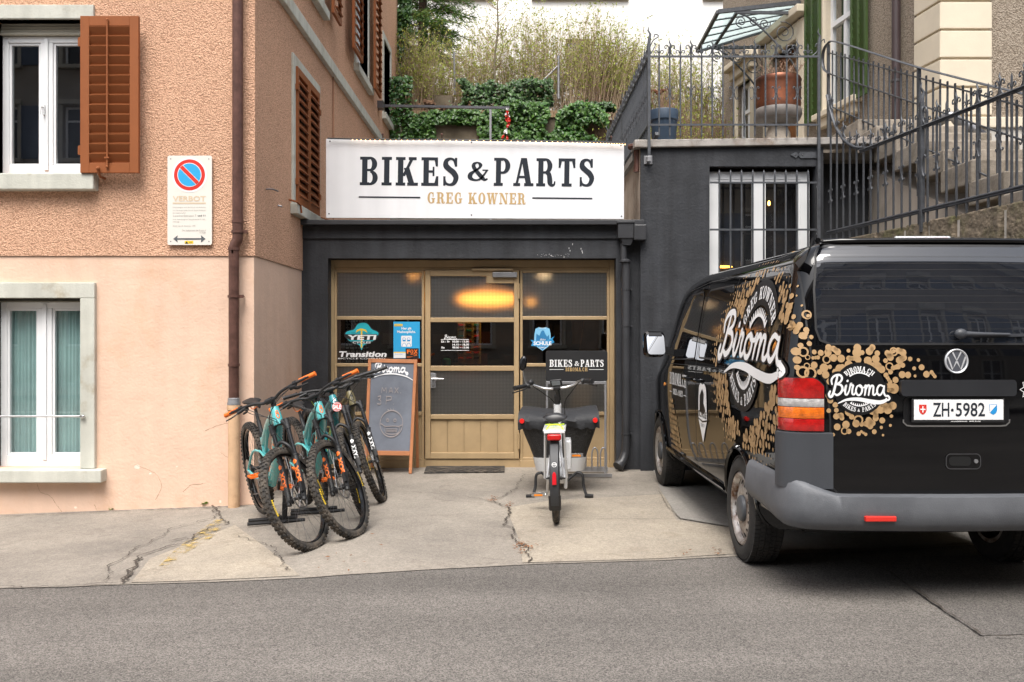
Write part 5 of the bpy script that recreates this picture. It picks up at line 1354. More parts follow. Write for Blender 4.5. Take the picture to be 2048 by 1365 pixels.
def mtb(label, X_, Y_, yaw, lean, steer_deg, paint, grips, accent='orange', decals=True, lift=0.0, saddle_z=1.0, forkprint='FOX', fork_accent='orange', frame_text=None, group='mountain bicycles for sale on floor stands'):
 b = thing('mountain_bike', label, 'bicycle', (X_, Y_, gz(X_, Y_) + .004), (R(lean), 0, R(yaw)), group)
 Rt, rt = .372, .029
 A = Vector((0, 0, Rt + lift)); BB = Vector((.44, 0, .34 + lift * .65)); FA = Vector((1.215, 0, Rt))
 sa = Vector((-math.cos(R(65.5)), 0, math.sin(R(65.5)))); sp_ = Vector((sa.z, 0, -sa.x))
 a0 = FA - sp_ * .045
 S = Matrix.Translation(a0) @ Matrix.Rotation(R(steer_deg), 4, sa) @ Matrix.Translation(-a0)
 H0, H1 = a0 + sa * .565, a0 + sa * .675
 m = M_[paint]
 # frame
 fr = MB()
 fr.tube([H0 - sa * .012, H0.lerp(H1, .4), H1 + sa * .012], [.036, .036, .031], 14)
 fr.tube(crom([BB + Vector((.02, 0, .0)), BB.lerp(H0, .45) + Vector((.02, 0, -.035)), H0 + sa * .02 + Vector((-.01, 0, 0))], 6), [.043] * 12 + [.036], 12, flat=(.85, 1.1))
 ST = Vector((.375, 0, .70 + lift * .5))
 fr.tube(crom([H1 - sa * .015, H1.lerp(ST, .5) + Vector((0, 0, -.01)), ST + Vector((.01, 0, -.06))], 6), [.031] + [.027] * 11 + [.024], 12)
 fr.tube([BB, ST], [.026, .021], 12)
 fr.tube([BB.lerp(ST, .62), H1.lerp(ST, .55) + Vector((0, 0, -.01))], .013, 8)
 fr.cyl(BB + Vector((0, -.04, 0)), BB + Vector((0, .04, 0)), .027, 12)
 f = fr.build('frame', m, b, smooth=50, world=False)
 # swing arm
 sw = MB()
 for s_ in (1, -1):
  sw.tube(crom([A + Vector((0, .068 * s_, 0)), A.lerp(BB, .5) + Vector((0, .058 * s_, -.012)), BB + Vector((-.03, .028 * s_, .035))], 4), .012, 8)
  sw.tube(crom([A + Vector((0, .068 * s_, .0)), A.lerp(ST, .55) + Vector((-.01, .052 * s_, .0)), ST + Vector((-.02, .03 * s_, -.12))], 4), .0105, 8)
  sw.tube([ST + Vector((-.02, .03 * s_, -.12)), BB.lerp(ST, .45) + Vector((.11, .02 * s_, .02))], .010, 8)
 sw.build('swing_arm', m, b, smooth=50, world=False)
 sk = MB(); p0, p1 = BB + Vector((.05, 0, .07)), BB.lerp(ST, .5) + Vector((.12, 0, .06)); sk.tube([p0, p0.lerp(p1, .6)], .020, 10); sk.tube([p0.lerp(p1, .55), p1], .010, 8); sk.build('shock', M_['black'], b, smooth=50, world=False)
 sk = MB(); sk.tube([p0.lerp(p1, .1), p0.lerp(p1, .5)], .0215, 10); sk.build('shock_band', M_[accent], b, smooth=50, world=False)
 # saddle
 SP = ST + Vector((-.03, 0, .02)); SQ = Vector((.285, 0, saddle_z - .06))
 sx = MB(); sx.tube([ST, ST.lerp(SQ, .55)], .0165, 12); sx.tube([ST.lerp(SQ, .5), SQ], .0125, 12); sx.cyl(ST + Vector((0, 0, -.01)), ST + Vector((-.006, 0, .025)), .024, 12); sx.build('seatpost', M_['black'], b, smooth=50, world=False)
 sd_ = MB(); prof = [(-.13, .064, .0), (-.11, .073, .012), (-.05, .066, .01), (.0, .038, .0), (.06, .022, -.002), (.12, .019, -.006), (.145, .010, -.014)]
 n = 12; vs = []
 for (x, w, dz) in prof:
  for k in range(n):
   a = 2 * PI * k / n; vs.append(SQ + Vector((x + .01, w * math.cos(a), .045 + dz + (.022 if math.sin(a) > 0 else .022 + .012 * 0) * math.sin(a) * (1 - .35 * abs(math.cos(a))))))
 sd_.add(vs, [(i * n + k, i * n + (k + 1) % n, (i + 1) * n + (k + 1) % n, (i + 1) * n + k) for i in range(len(prof) - 1) for k in range(n)] + [tuple(range(n)), tuple((len(prof) - 1) * n + k for k in range(n))])
 s0 = sd_.build('saddle', M_['black'], b, smooth=60, world=False)
 ra = MB()
 for s_ in (1, -1): ra.tube(crom([SQ + Vector((-.09, .02 * s_, .03)), SQ + Vector((-.03, .022 * s_, .005)), SQ + Vector((.05, .022 * s_, .005)), SQ + Vector((.13, .008 * s_, .03))], 4), .0035, 6)
 ra.build('saddle_rail', M_[accent], s0, world=False)
 # wheels
 wheel_parts(b, A, Rt, rt, disc=True)
 wheel_parts(b, FA, Rt, rt, steer=S, disc=True)
 # fork
 fk = MB()
 for s_ in (1, -1):
  lo = FA + Vector((0, .062 * s_, 0)); up = lo + sa * .555 - sp_ * .045 + sa * 0
  top = a0 + sa * .55 + Vector((0, .062 * s_, 0))
  bot = FA + Vector((0, .062 * s_, 0)) - sp_ * .0
  d0 = bot - sp_ * .022
  fk.tube([bot - sa * .03 - sp_ * .006, bot + sa * .04 - sp_ * .022, top.lerp(bot - sp_ * .04, .45)], [.017, .021, .022], 12)
  fk.tube([top.lerp(bot - sp_ * .04, .46), top.lerp(bot - sp_ * .04, .44)], .026, 12)
 arch = [a0 + sa * .30 + sp_ * .012 + Vector((0, .062, 0)), a0 + sa * .37 + sp_ * .04 + Vector((0, .054, 0)), a0 + sa * .415 + sp_ * .045 + Vector((0, .0, 0)), a0 + sa * .37 + sp_ * .04 + Vector((0, -.054, 0)), a0 + sa * .30 + sp_ * .012 + Vector((0, -.062, 0))]
 fk.tube(crom(arch, 5), .013, 8)
 fk.xf(S); fo = fk.build('fork', M_['black'], b, smooth=50, world=False)
 fk = MB()
 for s_ in (1, -1):
  top = a0 + sa * .55 + Vector((0, .062 * s_, 0)); bot = a0 + sa * .30 + Vector((0, .062 * s_, 0)); fk.tube([bot, top], .0165, 12)
 fk.xf(S).build('stanchions', M_['blackgloss'], fo, smooth=True, world=False)
 fk = MB(); fk.tube(crom([a0 + sa * .515 + Vector((0, .064, 0)), a0 + sa * .55 + Vector((0, .05, 0)), a0 + sa * .57, a0 + sa * .55 + Vector((0, -.05, 0)), a0 + sa * .515 + Vector((0, -.064, 0))], 5), .022, 10)
 for s_ in (1, -1): fk.tube([a0 + sa * .50 + Vector((0, .063 * s_, 0)), a0 + sa * .575 + Vector((0, .063 * s_, 0))], .021, 12)
 fk.xf(S).build('fork_crown', M_['black'], fo, smooth=50, world=False)
 if decals:
  for s_ in (1, -1):
   # print along the front of the lower leg, wrapped round it
   c0 = a0 + sp_ * .022 + Vector((0, .062 * s_, 0))
   def fmap(u, v, d, c0=c0, s_=s_):
    ang = v / .0225
    q = c0 + sa * u
    return S @ (q + sp_ * (.001 - .021 * max(0, (u - .04)) / .26) + (sp_ * math.cos(ang) + Vector((0, 1, 0)) * math.sin(ang)) * (.0235 + d))
   k = Ink(fmap, .0012)
   put_sans(k, forkprint, .10, -.017, h=.034, w=.12, bold=.05)
   k.poly([(.235, -.012), (.262, -.014), (.27, .0), (.255, .015), (.24, .008)])
   k.mb.build('fork_print', M_[fork_accent], fo, world=False)
 # stem, bar, grips, levers
 sc = a0 + sa * .735
 cl = sc + sp_ * .042
 st = MB(); st.tube([a0 + sa * .665, a0 + sa * .765], .019, 12); st.tube([sc, cl], .019, 10); st.cyl(cl + Vector((0, -.028, 0)), cl + Vector((0, .028, 0)), .021, 12); st.xf(S).build('stem', M_['black'], b, smooth=50, world=False)
 hb = MB(); half = [(0, 0, 0), (0, .05, 0), (.004, .11, .022), (.0, .20, .034), (-.022, .30, .036), (-.045, .39, .034)]
 pts = [cl + Vector((x, -y, z)) for x, y, z in reversed(half[1:])] + [cl + Vector((x, y, z)) for x, y, z in half]
 cp = crom(pts, 4); N = len(cp); hb.tube(cp, [.011 + .005 * max(0, 1 - abs(i - N / 2) / 5) for i in range(N)], 10); bar = hb.xf(S).build('handlebar', M_['black'], b, smooth=50, world=False)
 for s_ in (1, -1):
  e1 = cl + Vector((-.046, .395 * s_, .034)); e0 = cl + Vector((-.027, .262 * s_ + .01 * s_, .036))
  g = MB(); L = (e1 - e0)
  rr_ = []; gp_ = []
  for i in range(15): gp_.append(e0 + L * i / 14); rr_.append(.0165 if i % 2 else .0152)
  rr_[0] = rr_[-1] = .018; g.tube(gp_, rr_, 12); g.xf(S).build('grip', M_[grips], bar, smooth=50, world=False)
  l = MB(); c_ = cl + Vector((-.008, .235 * s_, .036)); l.cyl(c_ + Vector((0, -.012, 0)), c_ + Vector((0, .012, 0)), .018, 10); l.tube([c_ + Vector((.01, -.045 * s_, -.012)), c_ + Vector((.03, 0, -.018)), c_ + Vector((.035, .02 * s_, -.02))], .012, 8); l.tube(crom([c_ + Vector((.035, .01 * s_, -.02)), c_ + Vector((.062, .06 * s_, -.03)), c_ + Vector((.05, .12 * s_, -.034))], 4), .0055, 6)
  l.tube(crom([c_ + Vector((0, -.03 * s_, -.012)), c_ + Vector((-.02, -.02 * s_, -.04)), c_ + Vector((-.03, .02 * s_, -.045))], 4), .008, 6); l.cyl(c_ + Vector((.0, -.05 * s_, -.02)), c_ + Vector((.0, -.03 * s_, -.02)), .016, 8)
  l.xf(S).build('brake_lever', M_['black'], bar, smooth=50, world=False)
 # cables
 cb = MB()
 for s_, e in ((1, H0 + Vector((-.06, .03, -.03))), (-1, H0 + Vector((-.06, -.03, -.03))), (1, a0 + sa * .28 + Vector((.0, .07, 0))), (-1, H1 + Vector((-.05, -.02, -.06)))):
  p = S @ (cl + Vector((.02, .2 * s_, .02))); q = S @ (cl + Vector((.11, .10 * s_, -.0 - .05 * rnd.random()))); r_ = S @ (cl + Vector((.09, -.03 * s_, -.13 - .05 * rnd.random())))
  cb.tube(crom([p, q, r_, e], 6), .0026, 5)
 cb.build('cables', M_['black'], b, smooth=True, world=False)
 # drivetrain (right side: y negative)
 dt = MB(); c_ = BB + Vector((0, -.052, 0))
 dt.lathe([(.068, -.002), (.072, 0), (.068, .002), (.052, .002), (.052, -.002)], c_, (0, 1, 0), 32, closed=True)
 for i in range(4):
  a = PI / 2 * i + .4; dt.beam(c_, c_ + Vector((math.cos(a) * .058, 0, math.sin(a) * .058)), .004, .014, up=(0, 1, 0))
 ca = R(35)
 for s_, aa in ((-1, ca), (1, ca + PI)):
  e = BB + Vector((math.cos(aa) * .17, .075 * s_, math.sin(aa) * .17)); dt.tube([BB + Vector((0, .06 * s_, 0)), e], [.015, .012], 8)
 ck = dt.build('crank', M_['black'], b, smooth=50, world=False)
 for s_, aa in ((-1, ca), (1, ca + PI)):
  e = BB + Vector((math.cos(aa) * .17, .075 * s_, math.sin(aa) * .17)); p = MB(); o = e + Vector((0, .06 * s_, 0))
  for dx in (-.048, .048): p.beam(o + Vector((dx, -.05, 0)), o + Vector((dx, .05, 0)), .012, .016)
  for dy in (-.05, 0, .05): p.beam(o + Vector((-.048, dy, 0)), o + Vector((.048, dy, 0)), .012, .014)
  p.cyl(e, o, .006, 6); p.build('pedal', M_[accent if accent != 'neon' else 'black'], ck, world=False)
 ch = MB(); c2 = A + Vector((0, -.045, 0))
 for i, r_ in enumerate((.085, .072, .06, .05, .04, .03)): ch.lathe([(r_, -.001), (r_, .001), (.02, .001), (.02, -.001)], c2 + Vector((0, -.02 + .006 * i, 0)), (0, 1, 0), 24, closed=True)
 ch.build('cassette', M_['darksteel'], b, world=False)
 ch = MB(); ch.tube([c_ + Vector((0, 0, .07)), c2 + Vector((0, 0, .045))], .004, 4); pj = A + Vector((-.02, -.06, -.17)); ch.tube([c_ + Vector((0, 0, -.07)), pj + Vector((.03, 0, -.03))], .004, 4); ch.build('chain', M_['darksteel'], b, world=False)
 dr_ = MB(); dr_.beam(A + Vector((-.005, -.07, -.04)), pj, .012, .03); dr_.cyl(pj + Vector((0, -.008, 0)), pj + Vector((0, .008, 0)), .024, 10); q = pj + Vector((.03, 0, .085)); dr_.cyl(q + Vector((0, -.008, 0)), q + Vector((0, .008, 0)), .02, 10); dr_.beam(pj, q, .014, .02); dr_.build('derailleur', M_['black'], b, smooth=50, world=False)
 ch = MB(); ch.beam(FA + Vector((0, .078, .03)), FA + Vector((-.03, .078, .09)), .02, .03); ch.xf(S).build('brake_caliper', M_['black'], fo, world=False)
 # head tube and frame print
 hd = Ink(lambda u, v, d: (H0 + sa * u) + (sp_ * math.cos(v / .036) + Vector((0, 1, 0)) * math.sin(v / .036)) * (.0375 + d), .001)
 hd.ring(.05, 0, .022, .006, 16, ry=.010); hd.ring(.075, 0, .012, .005, 12, ry=.008)
 hd.mb.build('head_badge', M_[accent if accent != 'neon' else 'white'], f, world=False)
 if frame_text:
  for s_ in (1, -1):
   D = (H0 - BB).normalized(); Vp = Vector((0, s_, 0)).cross(D) * -1 * (1 if s_ > 0 else 1)
   if s_ > 0: O_ = BB.lerp(H0, .25); U2 = D
   else: O_ = BB.lerp(H0, .8); U2 = -D
   Vv = Vector((0, -s_, 0)).cross(U2) * 1
   if Vv.z < 0: Vv = -Vv
   k = Ink(lambda u, v, d, O_=O_, U2=U2, Vv=Vv, s_=s_: O_ + U2 * u + Vv * (v - .022) + Vector((0, s_, 0)) * (.034 + d) + Vector((.012, 0, -.02)), .001)
   put_sans(k, frame_text, 0, .004, h=.036, w=.26, bold=.04); k.mb.build('frame_print', M_[accent], f, world=False)
 # tyre print on the front tyre, left side
 for txt_, ang0, mt in (('MAXXIS', 20, 'yellow'), ('MAXXIS', 200, 'yellow')):
  for sd in (1, -1):
   rr_ = Rt - rt
   def tm(u, v, d, sd=sd, a0_=ang0):
    t = R(a0_) + sd * -u / (rr_ + .0)
    return S @ (FA + Vector((math.cos(t), 0, math.sin(t))) * (rr_ - .012 + v) + Vector((0, sd * (rt * .985 + d - max(0, v) * .10), 0)))
   k = Ink(tm, .0015); put_sans(k, txt_, 0, -.006, h=.018, w=.12, bold=.05); k.mb.build('tyre_print', M_[mt], b, world=False)
 return b, S, dict(H0=H0, H1=H1, sa=sa, sp=sp_, A=A)
def place_by_contact(fc, heading_deg):
 """rear contact from the front contact point; heading measured from +X"""
 h = R(heading_deg); return fc[0] - 1.215 * math.cos(h), fc[1] - 1.215 * math.sin(h)
def bike_at(px, py, heading, lean, steer, *a, **k):
 x, y = gp(px, py); X_, Y_ = place_by_contact((x, y), heading)
 return mtb(k.pop('label'), X_, Y_, heading, lean, steer, *a, **k)
b1 = bike_at(617, 1094, -61, 9, -45, 'turq', 'orange', label='turquoise mountain bike with orange grips nearest the street', lift=.05, frame_text='SWITCHBLADE'[:0] or 'YETI', saddle_z=.99)
b2 = bike_at(702, 1070, -62, 9, -43, 'turq', 'orange', label='second turquoise mountain bike, its front wheel between the first bike and the teal one', lift=.05, frame_text='YETI', saddle_z=.93)
b3 = bike_at(722, 1028, -64, 9, -20, 'teal', 'black', label='dark teal mountain bike with a round red sale tag', lift=.05, accent='neon', forkprint='LYRIK', fork_accent='white', frame_text='YETI', saddle_z=.92)
b4 = bike_at(757, 1001, -60, 9, -28, 'olive', 'black', label='olive green mountain bike beside the chalkboard', lift=.05, accent='black', forkprint='LYRIK', fork_accent='white', saddle_z=.92)
# round sale tag on the third bike
tgt = thing('sale_tag', 'round red and white sale tag hanging on the dark teal mountain bike', 'tag', tuple(P(674, 814, 7.25)))
tc_ = P(674, 814, 7.25); nrm = Vector((.15, -1, .1)).normalized(); uu = Vector((1, .15, 0)).normalized(); vv = nrm.cross(uu) * -1
if vv.z < 0: vv = -vv
mb = MB(); mb.cyl(tc_, tc_ - nrm * .004, .038, 24); mb.build('tag_disc', M_['red'], tgt)
k = Ink(lambda u, v, d: tc_ + uu * u + vv * v + nrm * d, .001); k.ring(0, 0, .0335, .003, 26); put_sans(k, 'SALE', -.030, -.017, h=.034, w=.060, bold=.05); k.rect(-.018, .023, .018, .026); k.rect(-.018, -.026, .018, -.023); k.mb.build('lettering', M_['white'], tgt)
mb = MB(); mb.tube([tc_ + vv * .036, tc_ + vv * .09 - nrm * .02], .0015, 4); mb.build('string', M_['black'], tgt)
# floor stands for the rear wheels
for bk, lab in ((b1, 'black floor stand under the rear wheel of the nearest turquoise bike'), (b2, 'black floor stand under the rear wheel of the second turquoise bike')):
 o = bk[0]; mw = Matrix.Translation(o.location) @ o.rotation_euler.to_matrix().to_4x4()
 yaw = Matrix.Rotation(o.rotation_euler.z, 4, 'Z'); base = o.location.copy(); base.z += .004
 st = thing('bike_stand', lab, 'bike stand', tuple(base), (0, 0, o.rotation_euler.z), 'floor stands under the mountain bikes')
 mb = MB(); mb.tube([(.04, .10, .02), (.30, .10, .02)], .014, 8); mb.build('foot', M_['black'], st, world=False)
 mb = MB(); mb.tube([(.26, -.20, .02), (.30, .24, .02)], .014, 8); mb.build('foot', M_['black'], st, world=False)
 mb = MB(); mb.tube([(.12, -.16, .02), (.16, .22, .02)], .014, 8); mb.build('foot', M_['black'], st, world=False)
 mb = MB(); mb.tube([(.22, .10, .02), (.22, .11, .42)], .022, 8); mb.build('post', M_['black'], st, world=False)
 mb = MB(); mb.tube([(.22, .11, .40), (.02, .11, .42)], .012, 8); mb.build('hook', M_['black'], st, world=False)
# ------------------------------------------------------------------ white cargo bicycle seen from behind
cx_, cy_ = gp(1113, 1047)
cbk = thing('cargo_bike', 'white front-box cargo bicycle with black box cover and red rear light', 'bicycle', (cx_, cy_, gz(cx_, cy_) + .004), (R(-1.0), 0, R(86.0)))
# local: x forward (away from the camera), y left
Rr = .345; A = Vector((0, 0, Rr))
W = lambda mb, n, m, par=cbk, s=45, **k: mb.build(n, M_[m] if isinstance(m, str) else m, par, smooth=s, world=False, **k)
wheel_parts(cbk, A, Rr, .026, knobs=False, disc=True, disc_side=1, rim_mat='darksteel')
rb_ = M_['rubber']
# frame: long low tube, head tube, seat tube, stays
BB = Vector((.47, 0, .30)); ST = Vector((.32, 0, .70)); HT0 = Vector((.98, 0, .62)); HT1 = Vector((.93, 0, .85))
mb = MB(); mb.tube([HT0 + Vector((.03, 0, -.25)), HT1], .034, 16); mb.tube(crom([HT0 + Vector((0, 0, -.05)), Vector((.72, 0, .42)), Vector((.50, 0, .30))], 6), .034, 12); mb.tube([BB, ST], .022, 12); mb.cyl(BB + Vector((0, -.06, 0)), BB + Vector((0, .05, 0)), .07, 18)
mb.tube([Vector((.95, 0, .5)), Vector((1.2, 0, .24)), Vector((1.95, 0, .20))], .03, 10)
fr = W(mb, 'frame', 'bikewhite')
mb = MB(); mb.tube([HT1, Vector((.89, 0, .93))], .024, 12); W(mb, 'steerer', 'black')
mb = MB()
for s_ in (1, -1):
 mb.tube([A + Vector((0, .07 * s_, 0)), BB + Vector((-.02, .045 * s_, 0))], .012, 8); mb.tube([A + Vector((0, .07 * s_, 0)), ST + Vector((0, .02 * s_, -.06))], .010, 8)
W(mb, 'rear_stays', 'bikewhite')
# motor and chain guard on the right
mb = MB(); mb.box(.05, .60, -.088, -.062, .25, .47); mb.box(.30, .56, -.12, -.062, .36, .60); W(mb, 'chain_guard', 'bikewhite', bev=.02)
# mudguard, light, reflector
def arc_strip(r0, a0, a1, w, n=18, c=A, th=.004):
 mb = MB(); vs = []
 for i in range(n + 1):
  a = R(a0 + (a1 - a0) * i / n); d = Vector((math.cos(a), 0, math.sin(a)))
  for y, rr_ in ((-w, r0 - .012), (-w * .8, r0), (w * .8, r0), (w, r0 - .012)): vs.append(c + d * rr_ + Vector((0, y, 0)))
 mb.add(vs, [(i * 4 + k, i * 4 + k + 1, (i + 1) * 4 + k + 1, (i + 1) * 4 + k) for i in range(n) for k in range(3)])
 return mb
W(arc_strip(Rr + .022, 60, 205, .036), 'mudguard', mat('dark_grey_mudguard', (.028, .03, .034), .5))
W(arc_strip(Rr + .021, 192, 212, .046), 'mud_flap', 'black')
mb = MB(); q = A + Vector((-math.cos(R(8)), 0, math.sin(R(8)))) * (Rr + .03); mb.prism([q + Vector((0, a, b)) for a, b in ((-.016, -.045), (.016, -.045), (.014, .03), (.006, .05), (-.006, .05), (-.014, .03))], (0, 0, 0), (-.012, 0, 0)); W(mb, 'reflector', mat('red_reflector', (.6, .01, .02), .15), bev=.003)
k = Ink(lambda u, v, d: A + Vector((-math.cos(R(24) + v / .37), 0, math.sin(R(24) + v / .37))) * (Rr + .023 + d) + Vector((0, -u, 0)), .001); k.ring(0, 0, .017, .003, 18); k.rect(-.018, -.003, .018, 0); k.rect(-.018, .004, .018, .007); k.mb.build('mudguard_emblem', M_['white'], cbk, world=False)
# rack
mb = MB(); zr = .72
for s_ in (1, -1):
 mb.tube(crom([(.30, .07 * s_, zr - .02), (-.02, .07 * s_, zr), (-.20, .07 * s_, zr)], 4), .009, 8)
 mb.tube([(-.17, .07 * s_, zr), (0.0, .085 * s_, Rr)], .008, 8); mb.tube([(-.02, .07 * s_, zr), (0.0, .085 * s_, Rr)], .008, 8)
mb.tube([(-.20, .07, zr), (-.20, -.07, zr)], .009, 8)
mb.box(-.20, .22, -.085, .085, zr + .008, zr + .022)
W(mb, 'luggage_rack', 'bikewhite')
mb = MB(); mb.box(-.245, -.205, -.052, .052, zr - .058, zr - .012); W(mb, 'rear_light', mat('red_lens', (.45, .008, .008), .12), bev=.01)
mb = MB()
for i, y in enumerate((-.07, .06)): mb.tube(crom([(-.2, y, zr + .02), (-.1, y * .5, zr + .045), (.0, -y, zr + .04), (.12, y, zr + .03)], 5), .0045, 6)
W(mb, 'bungee_cord', 'neon')
# saddle
SQ = Vector((.24, 0, .745)); mb = MB(); mb.tube([ST + Vector((0, 0, -.02)), SQ], .0145, 12); W(mb, 'seatpost', 'bikewhite')
mb = MB(); prof = [(-.125, .070, -.005), (-.10, .098, .01), (-.05, .092, .012), (.0, .055, .004), (.06, .03, .0), (.13, .022, -.004), (.15, .010, -.012)]; n = 14; vs = []
for (x, w, dz) in prof:
 for kk in range(n):
  a = 2 * PI * kk / n; vs.append(SQ + Vector((x, w * math.cos(a), .05 + dz + .032 * math.sin(a) * (1 - .3 * abs(math.cos(a))))))
mb.add(vs, [(i * n + kk, i * n + (kk + 1) % n, (i + 1) * n + (kk + 1) % n, (i + 1) * n + kk) for i in range(len(prof) - 1) for kk in range(n)] + [tuple(range(n)), tuple((len(prof) - 1) * n + kk for kk in range(n))])
sd1 = W(mb, 'saddle', mat('black_saddle', (.016, .016, .018), .35), s=60)
mb = MB()
for s_ in (1, -1): mb.tube(crom([SQ + Vector((-.10, .05 * s_, .02)), SQ + Vector((-.06, .04 * s_, -.012)), SQ + Vector((.04, .02 * s_, -.01)), SQ + Vector((.12, .01 * s_, .03))], 4), .004, 6)
mb.tube([SQ + Vector((-.06, .04, -.012)), SQ + Vector((-.06, -.04, -.012))], .010, 8); W(mb, 'saddle_spring', 'darksteel', sd1)
# stem and bar
HS = Vector((.90, 0, 1.10))
TB = Matrix.Translation((.85, 0, .995)) @ Matrix.Rotation(R(-6), 4, 'Z') @ Matrix.Rotation(R(-4.5), 4, 'X') @ Matrix.Translation((-.85, 0, -1.145))
W0 = W
W = lambda mb, n, m, par=cbk, s=45, **k: W0(mb.xf(TB), n, m, par, s, **k)
mb = MB(); mb.tube([Vector((.905, 0, 1.04)), HS + Vector((-.06, 0, .045))], .019, 12); mb.cyl(Vector((.85, -.03, 1.145)), Vector((.85, .03, 1.145)), .022, 12); W(mb, 'stem', 'black')
half = [(.85, 0, 1.145), (.855, .07, 1.142), (.86, .13, 1.155), (.83, .20, 1.185), (.77, .25, 1.19), (.66, .315, 1.185)]
pts = [Vector((x, -y, z)) for x, y, z in reversed(half[1:])] + [Vector(p) for p in half]
mb = MB(); mb.tube(crom(pts, 5), .0115, 10); bar = W(mb, 'handlebar', 'steel')
for s_ in (1, -1):
 e0 = Vector((.76, .255 * s_, 1.19)); e1 = Vector((.63, .33 * s_, 1.183)); mb = MB(); mb.tube([e0, e0.lerp(e1, .5), e1], [.017, .019, .021], 12); W(mb, 'grip', 'black', bar)
 mb = MB(); c_ = Vector((.79, .235 * s_, 1.187)); mb.cyl(c_ - Vector((.0, .012, 0)), c_ + Vector((0, .012, 0)), .026, 10); mb.tube(crom([c_ + Vector((.02, 0, -.01)), c_ + Vector((.03, .05 * s_, -.03)), c_ + Vector((-.06, .10 * s_, -.04)), c_ + Vector((-.11, .125 * s_, -.045))], 4), .006, 6)
 if s_ > 0: mb.sphere(c_ + Vector((0, -.02, .025)), .028, 12, 8)
 W(mb, 'brake_lever', 'black', bar)
mb = MB(); mb.box(-.004, .018, -.052, .052, -.03, .035, Matrix.Translation((.82, 0, 1.185)) @ Matrix.Rotation(R(-28), 4, 'Y')); dpl = W(mb, 'display', 'black', bev=.01)
mb = MB(); mb.box(-.006, -.0045, -.036, .036, -.015, .026, Matrix.Translation((.82, 0, 1.185)) @ Matrix.Rotation(R(-28), 4, 'Y')); W(mb, 'screen', mat('grey_display', (.22, .25, .27), .15), dpl)
# mirror on the left
mb = MB(); mb.tube([(.77, .25, 1.195), (.78, .265, 1.27), (.775, .27, 1.33)], .005, 8); W(mb, 'mirror_stem', 'steel')
mb = MB(); mb.sphere((0, 0, 0), 1, 14, 10, (.022, .034, .066)); mb.xf(Matrix.Translation((.77, .262, 1.385)) @ Matrix.Rotation(R(14), 4, 'X')); W(mb, 'mirror', 'blackgloss')
mb = MB()
for s_ in (1, -1): mb.tube(crom([(.80, .2 * s_, 1.18), (.88, .12 * s_, 1.10), (.93, .05 * s_, 1.02), (.97, .03 * s_, .9)], 5), .004, 6)
W(mb, 'cables', 'black')
W = W0
# box: tapered tub, white foot, fabric cover
x0, x1 = 1.22, 2.05
def loop(z, hw, xa, xb, r=.09):
 out = []
 for cx, cy, a in ((xa + r, hw - r, 90), (xa + r, -hw + r, 180), (xb - r, -hw * .82 + r, 270), (xb - r, hw * .82 - r, 0)):
  for i in range(4): t = R(a + 30 * i); out.append((cx + r * math.cos(t), cy + r * math.sin(t), z))
 return out
def tub(levels):
 levels = [(.2 + (z - .2) * .89, w_ * 1.02, a_, b_) for z, w_, a_, b_ in levels]
 mb = MB(); vs = []
 for l in levels: vs += loop(*l)
 n = 16; mb.add(vs, [(i * n + kk, i * n + (kk + 1) % n, (i + 1) * n + (kk + 1) % n, (i + 1) * n + kk) for i in range(len(levels) - 1) for kk in range(n)] + [tuple(range(n)), tuple((len(levels) - 1) * n + kk for kk in range(n))]); return mb
studs = mat('black_studded_plastic', (.018, .0175, .0175), .55, bump=.9, bs=70, bd=.02)
W(tub([(.345, .238, x0 + .10, x1 - .12), (.45, .268, x0 + .07, x1 - .08), (.58, .310, x0 + .03, x1 - .03), (.70, .345, x0, x1)]), 'cargo_box', studs, s=40)
W(tub([(.20, .218, x0 + .13, x1 - .16), (.345, .243, x0 + .09, x1 - .11)]), 'box_foot', 'bikewhite', s=40)
cover = mat('black_cover_cloth', (.015, .016, .019), .65, bump=.3, bs=18, bd=.03, var=.15)
mb = MB(); n = 26; vs = []
rr = random.Random(4)
for i in range(n + 1):
 y = -.362 + .724 * i / n; e = abs(y) / .362
 zt = .80 + .022 * e ** 3 - .02 * math.sin(e * 6) * .4; zb = .655 + .012 * math.sin(i * 1.9) + .03 * (e < .35)
 yy = y
 vs += [(x0 - .012 - .006 * math.sin(i * 1.3), yy, zb), (x0 - .03 - .010 * math.sin(i * .9), yy * 1.0, (zb + zt) / 2), (x0 + .02, yy * .985, zt - .005), (x0 + .45, yy * .95, zt + .03), (x1 + .02, yy * .8, zt - .03), (x1 + .03, yy * .8, .66)]
mb.add(vs, [(i * 6 + kk, i * 6 + kk + 1, (i + 1) * 6 + kk + 1, (i + 1) * 6 + kk) for i in range(n) for kk in range(5)])
for s_ in (1, -1):
 y = .362 * s_; mb.add([(x0 - .012, y, .655), (x0 - .03, y, .73), (x0 + .02, y * .985, .81), (x0 + .45, y * .95, .84), (x1 + .02, y * .8, .77), (x1 + .03, y * .8, .66)], [(0, 1, 2, 3, 4, 5)])
for i_ in range(len(mb.v)): mb.v[i_].z = .2 + (mb.v[i_].z - .2) * .89; mb.v[i_].y *= 1.02
W(mb, 'box_cover', cover, s=60)
for s_ in (1, -1):
 mb = MB(); c_ = Vector((x0 - .03, .33 * s_ + .0, .68)); mb.cyl(c_, c_ + Vector((-.022, 0, 0)), .024, 16, r2=.02); W(mb, 'box_light', mat('red_side_lens', (.7, .015, .012), .15))
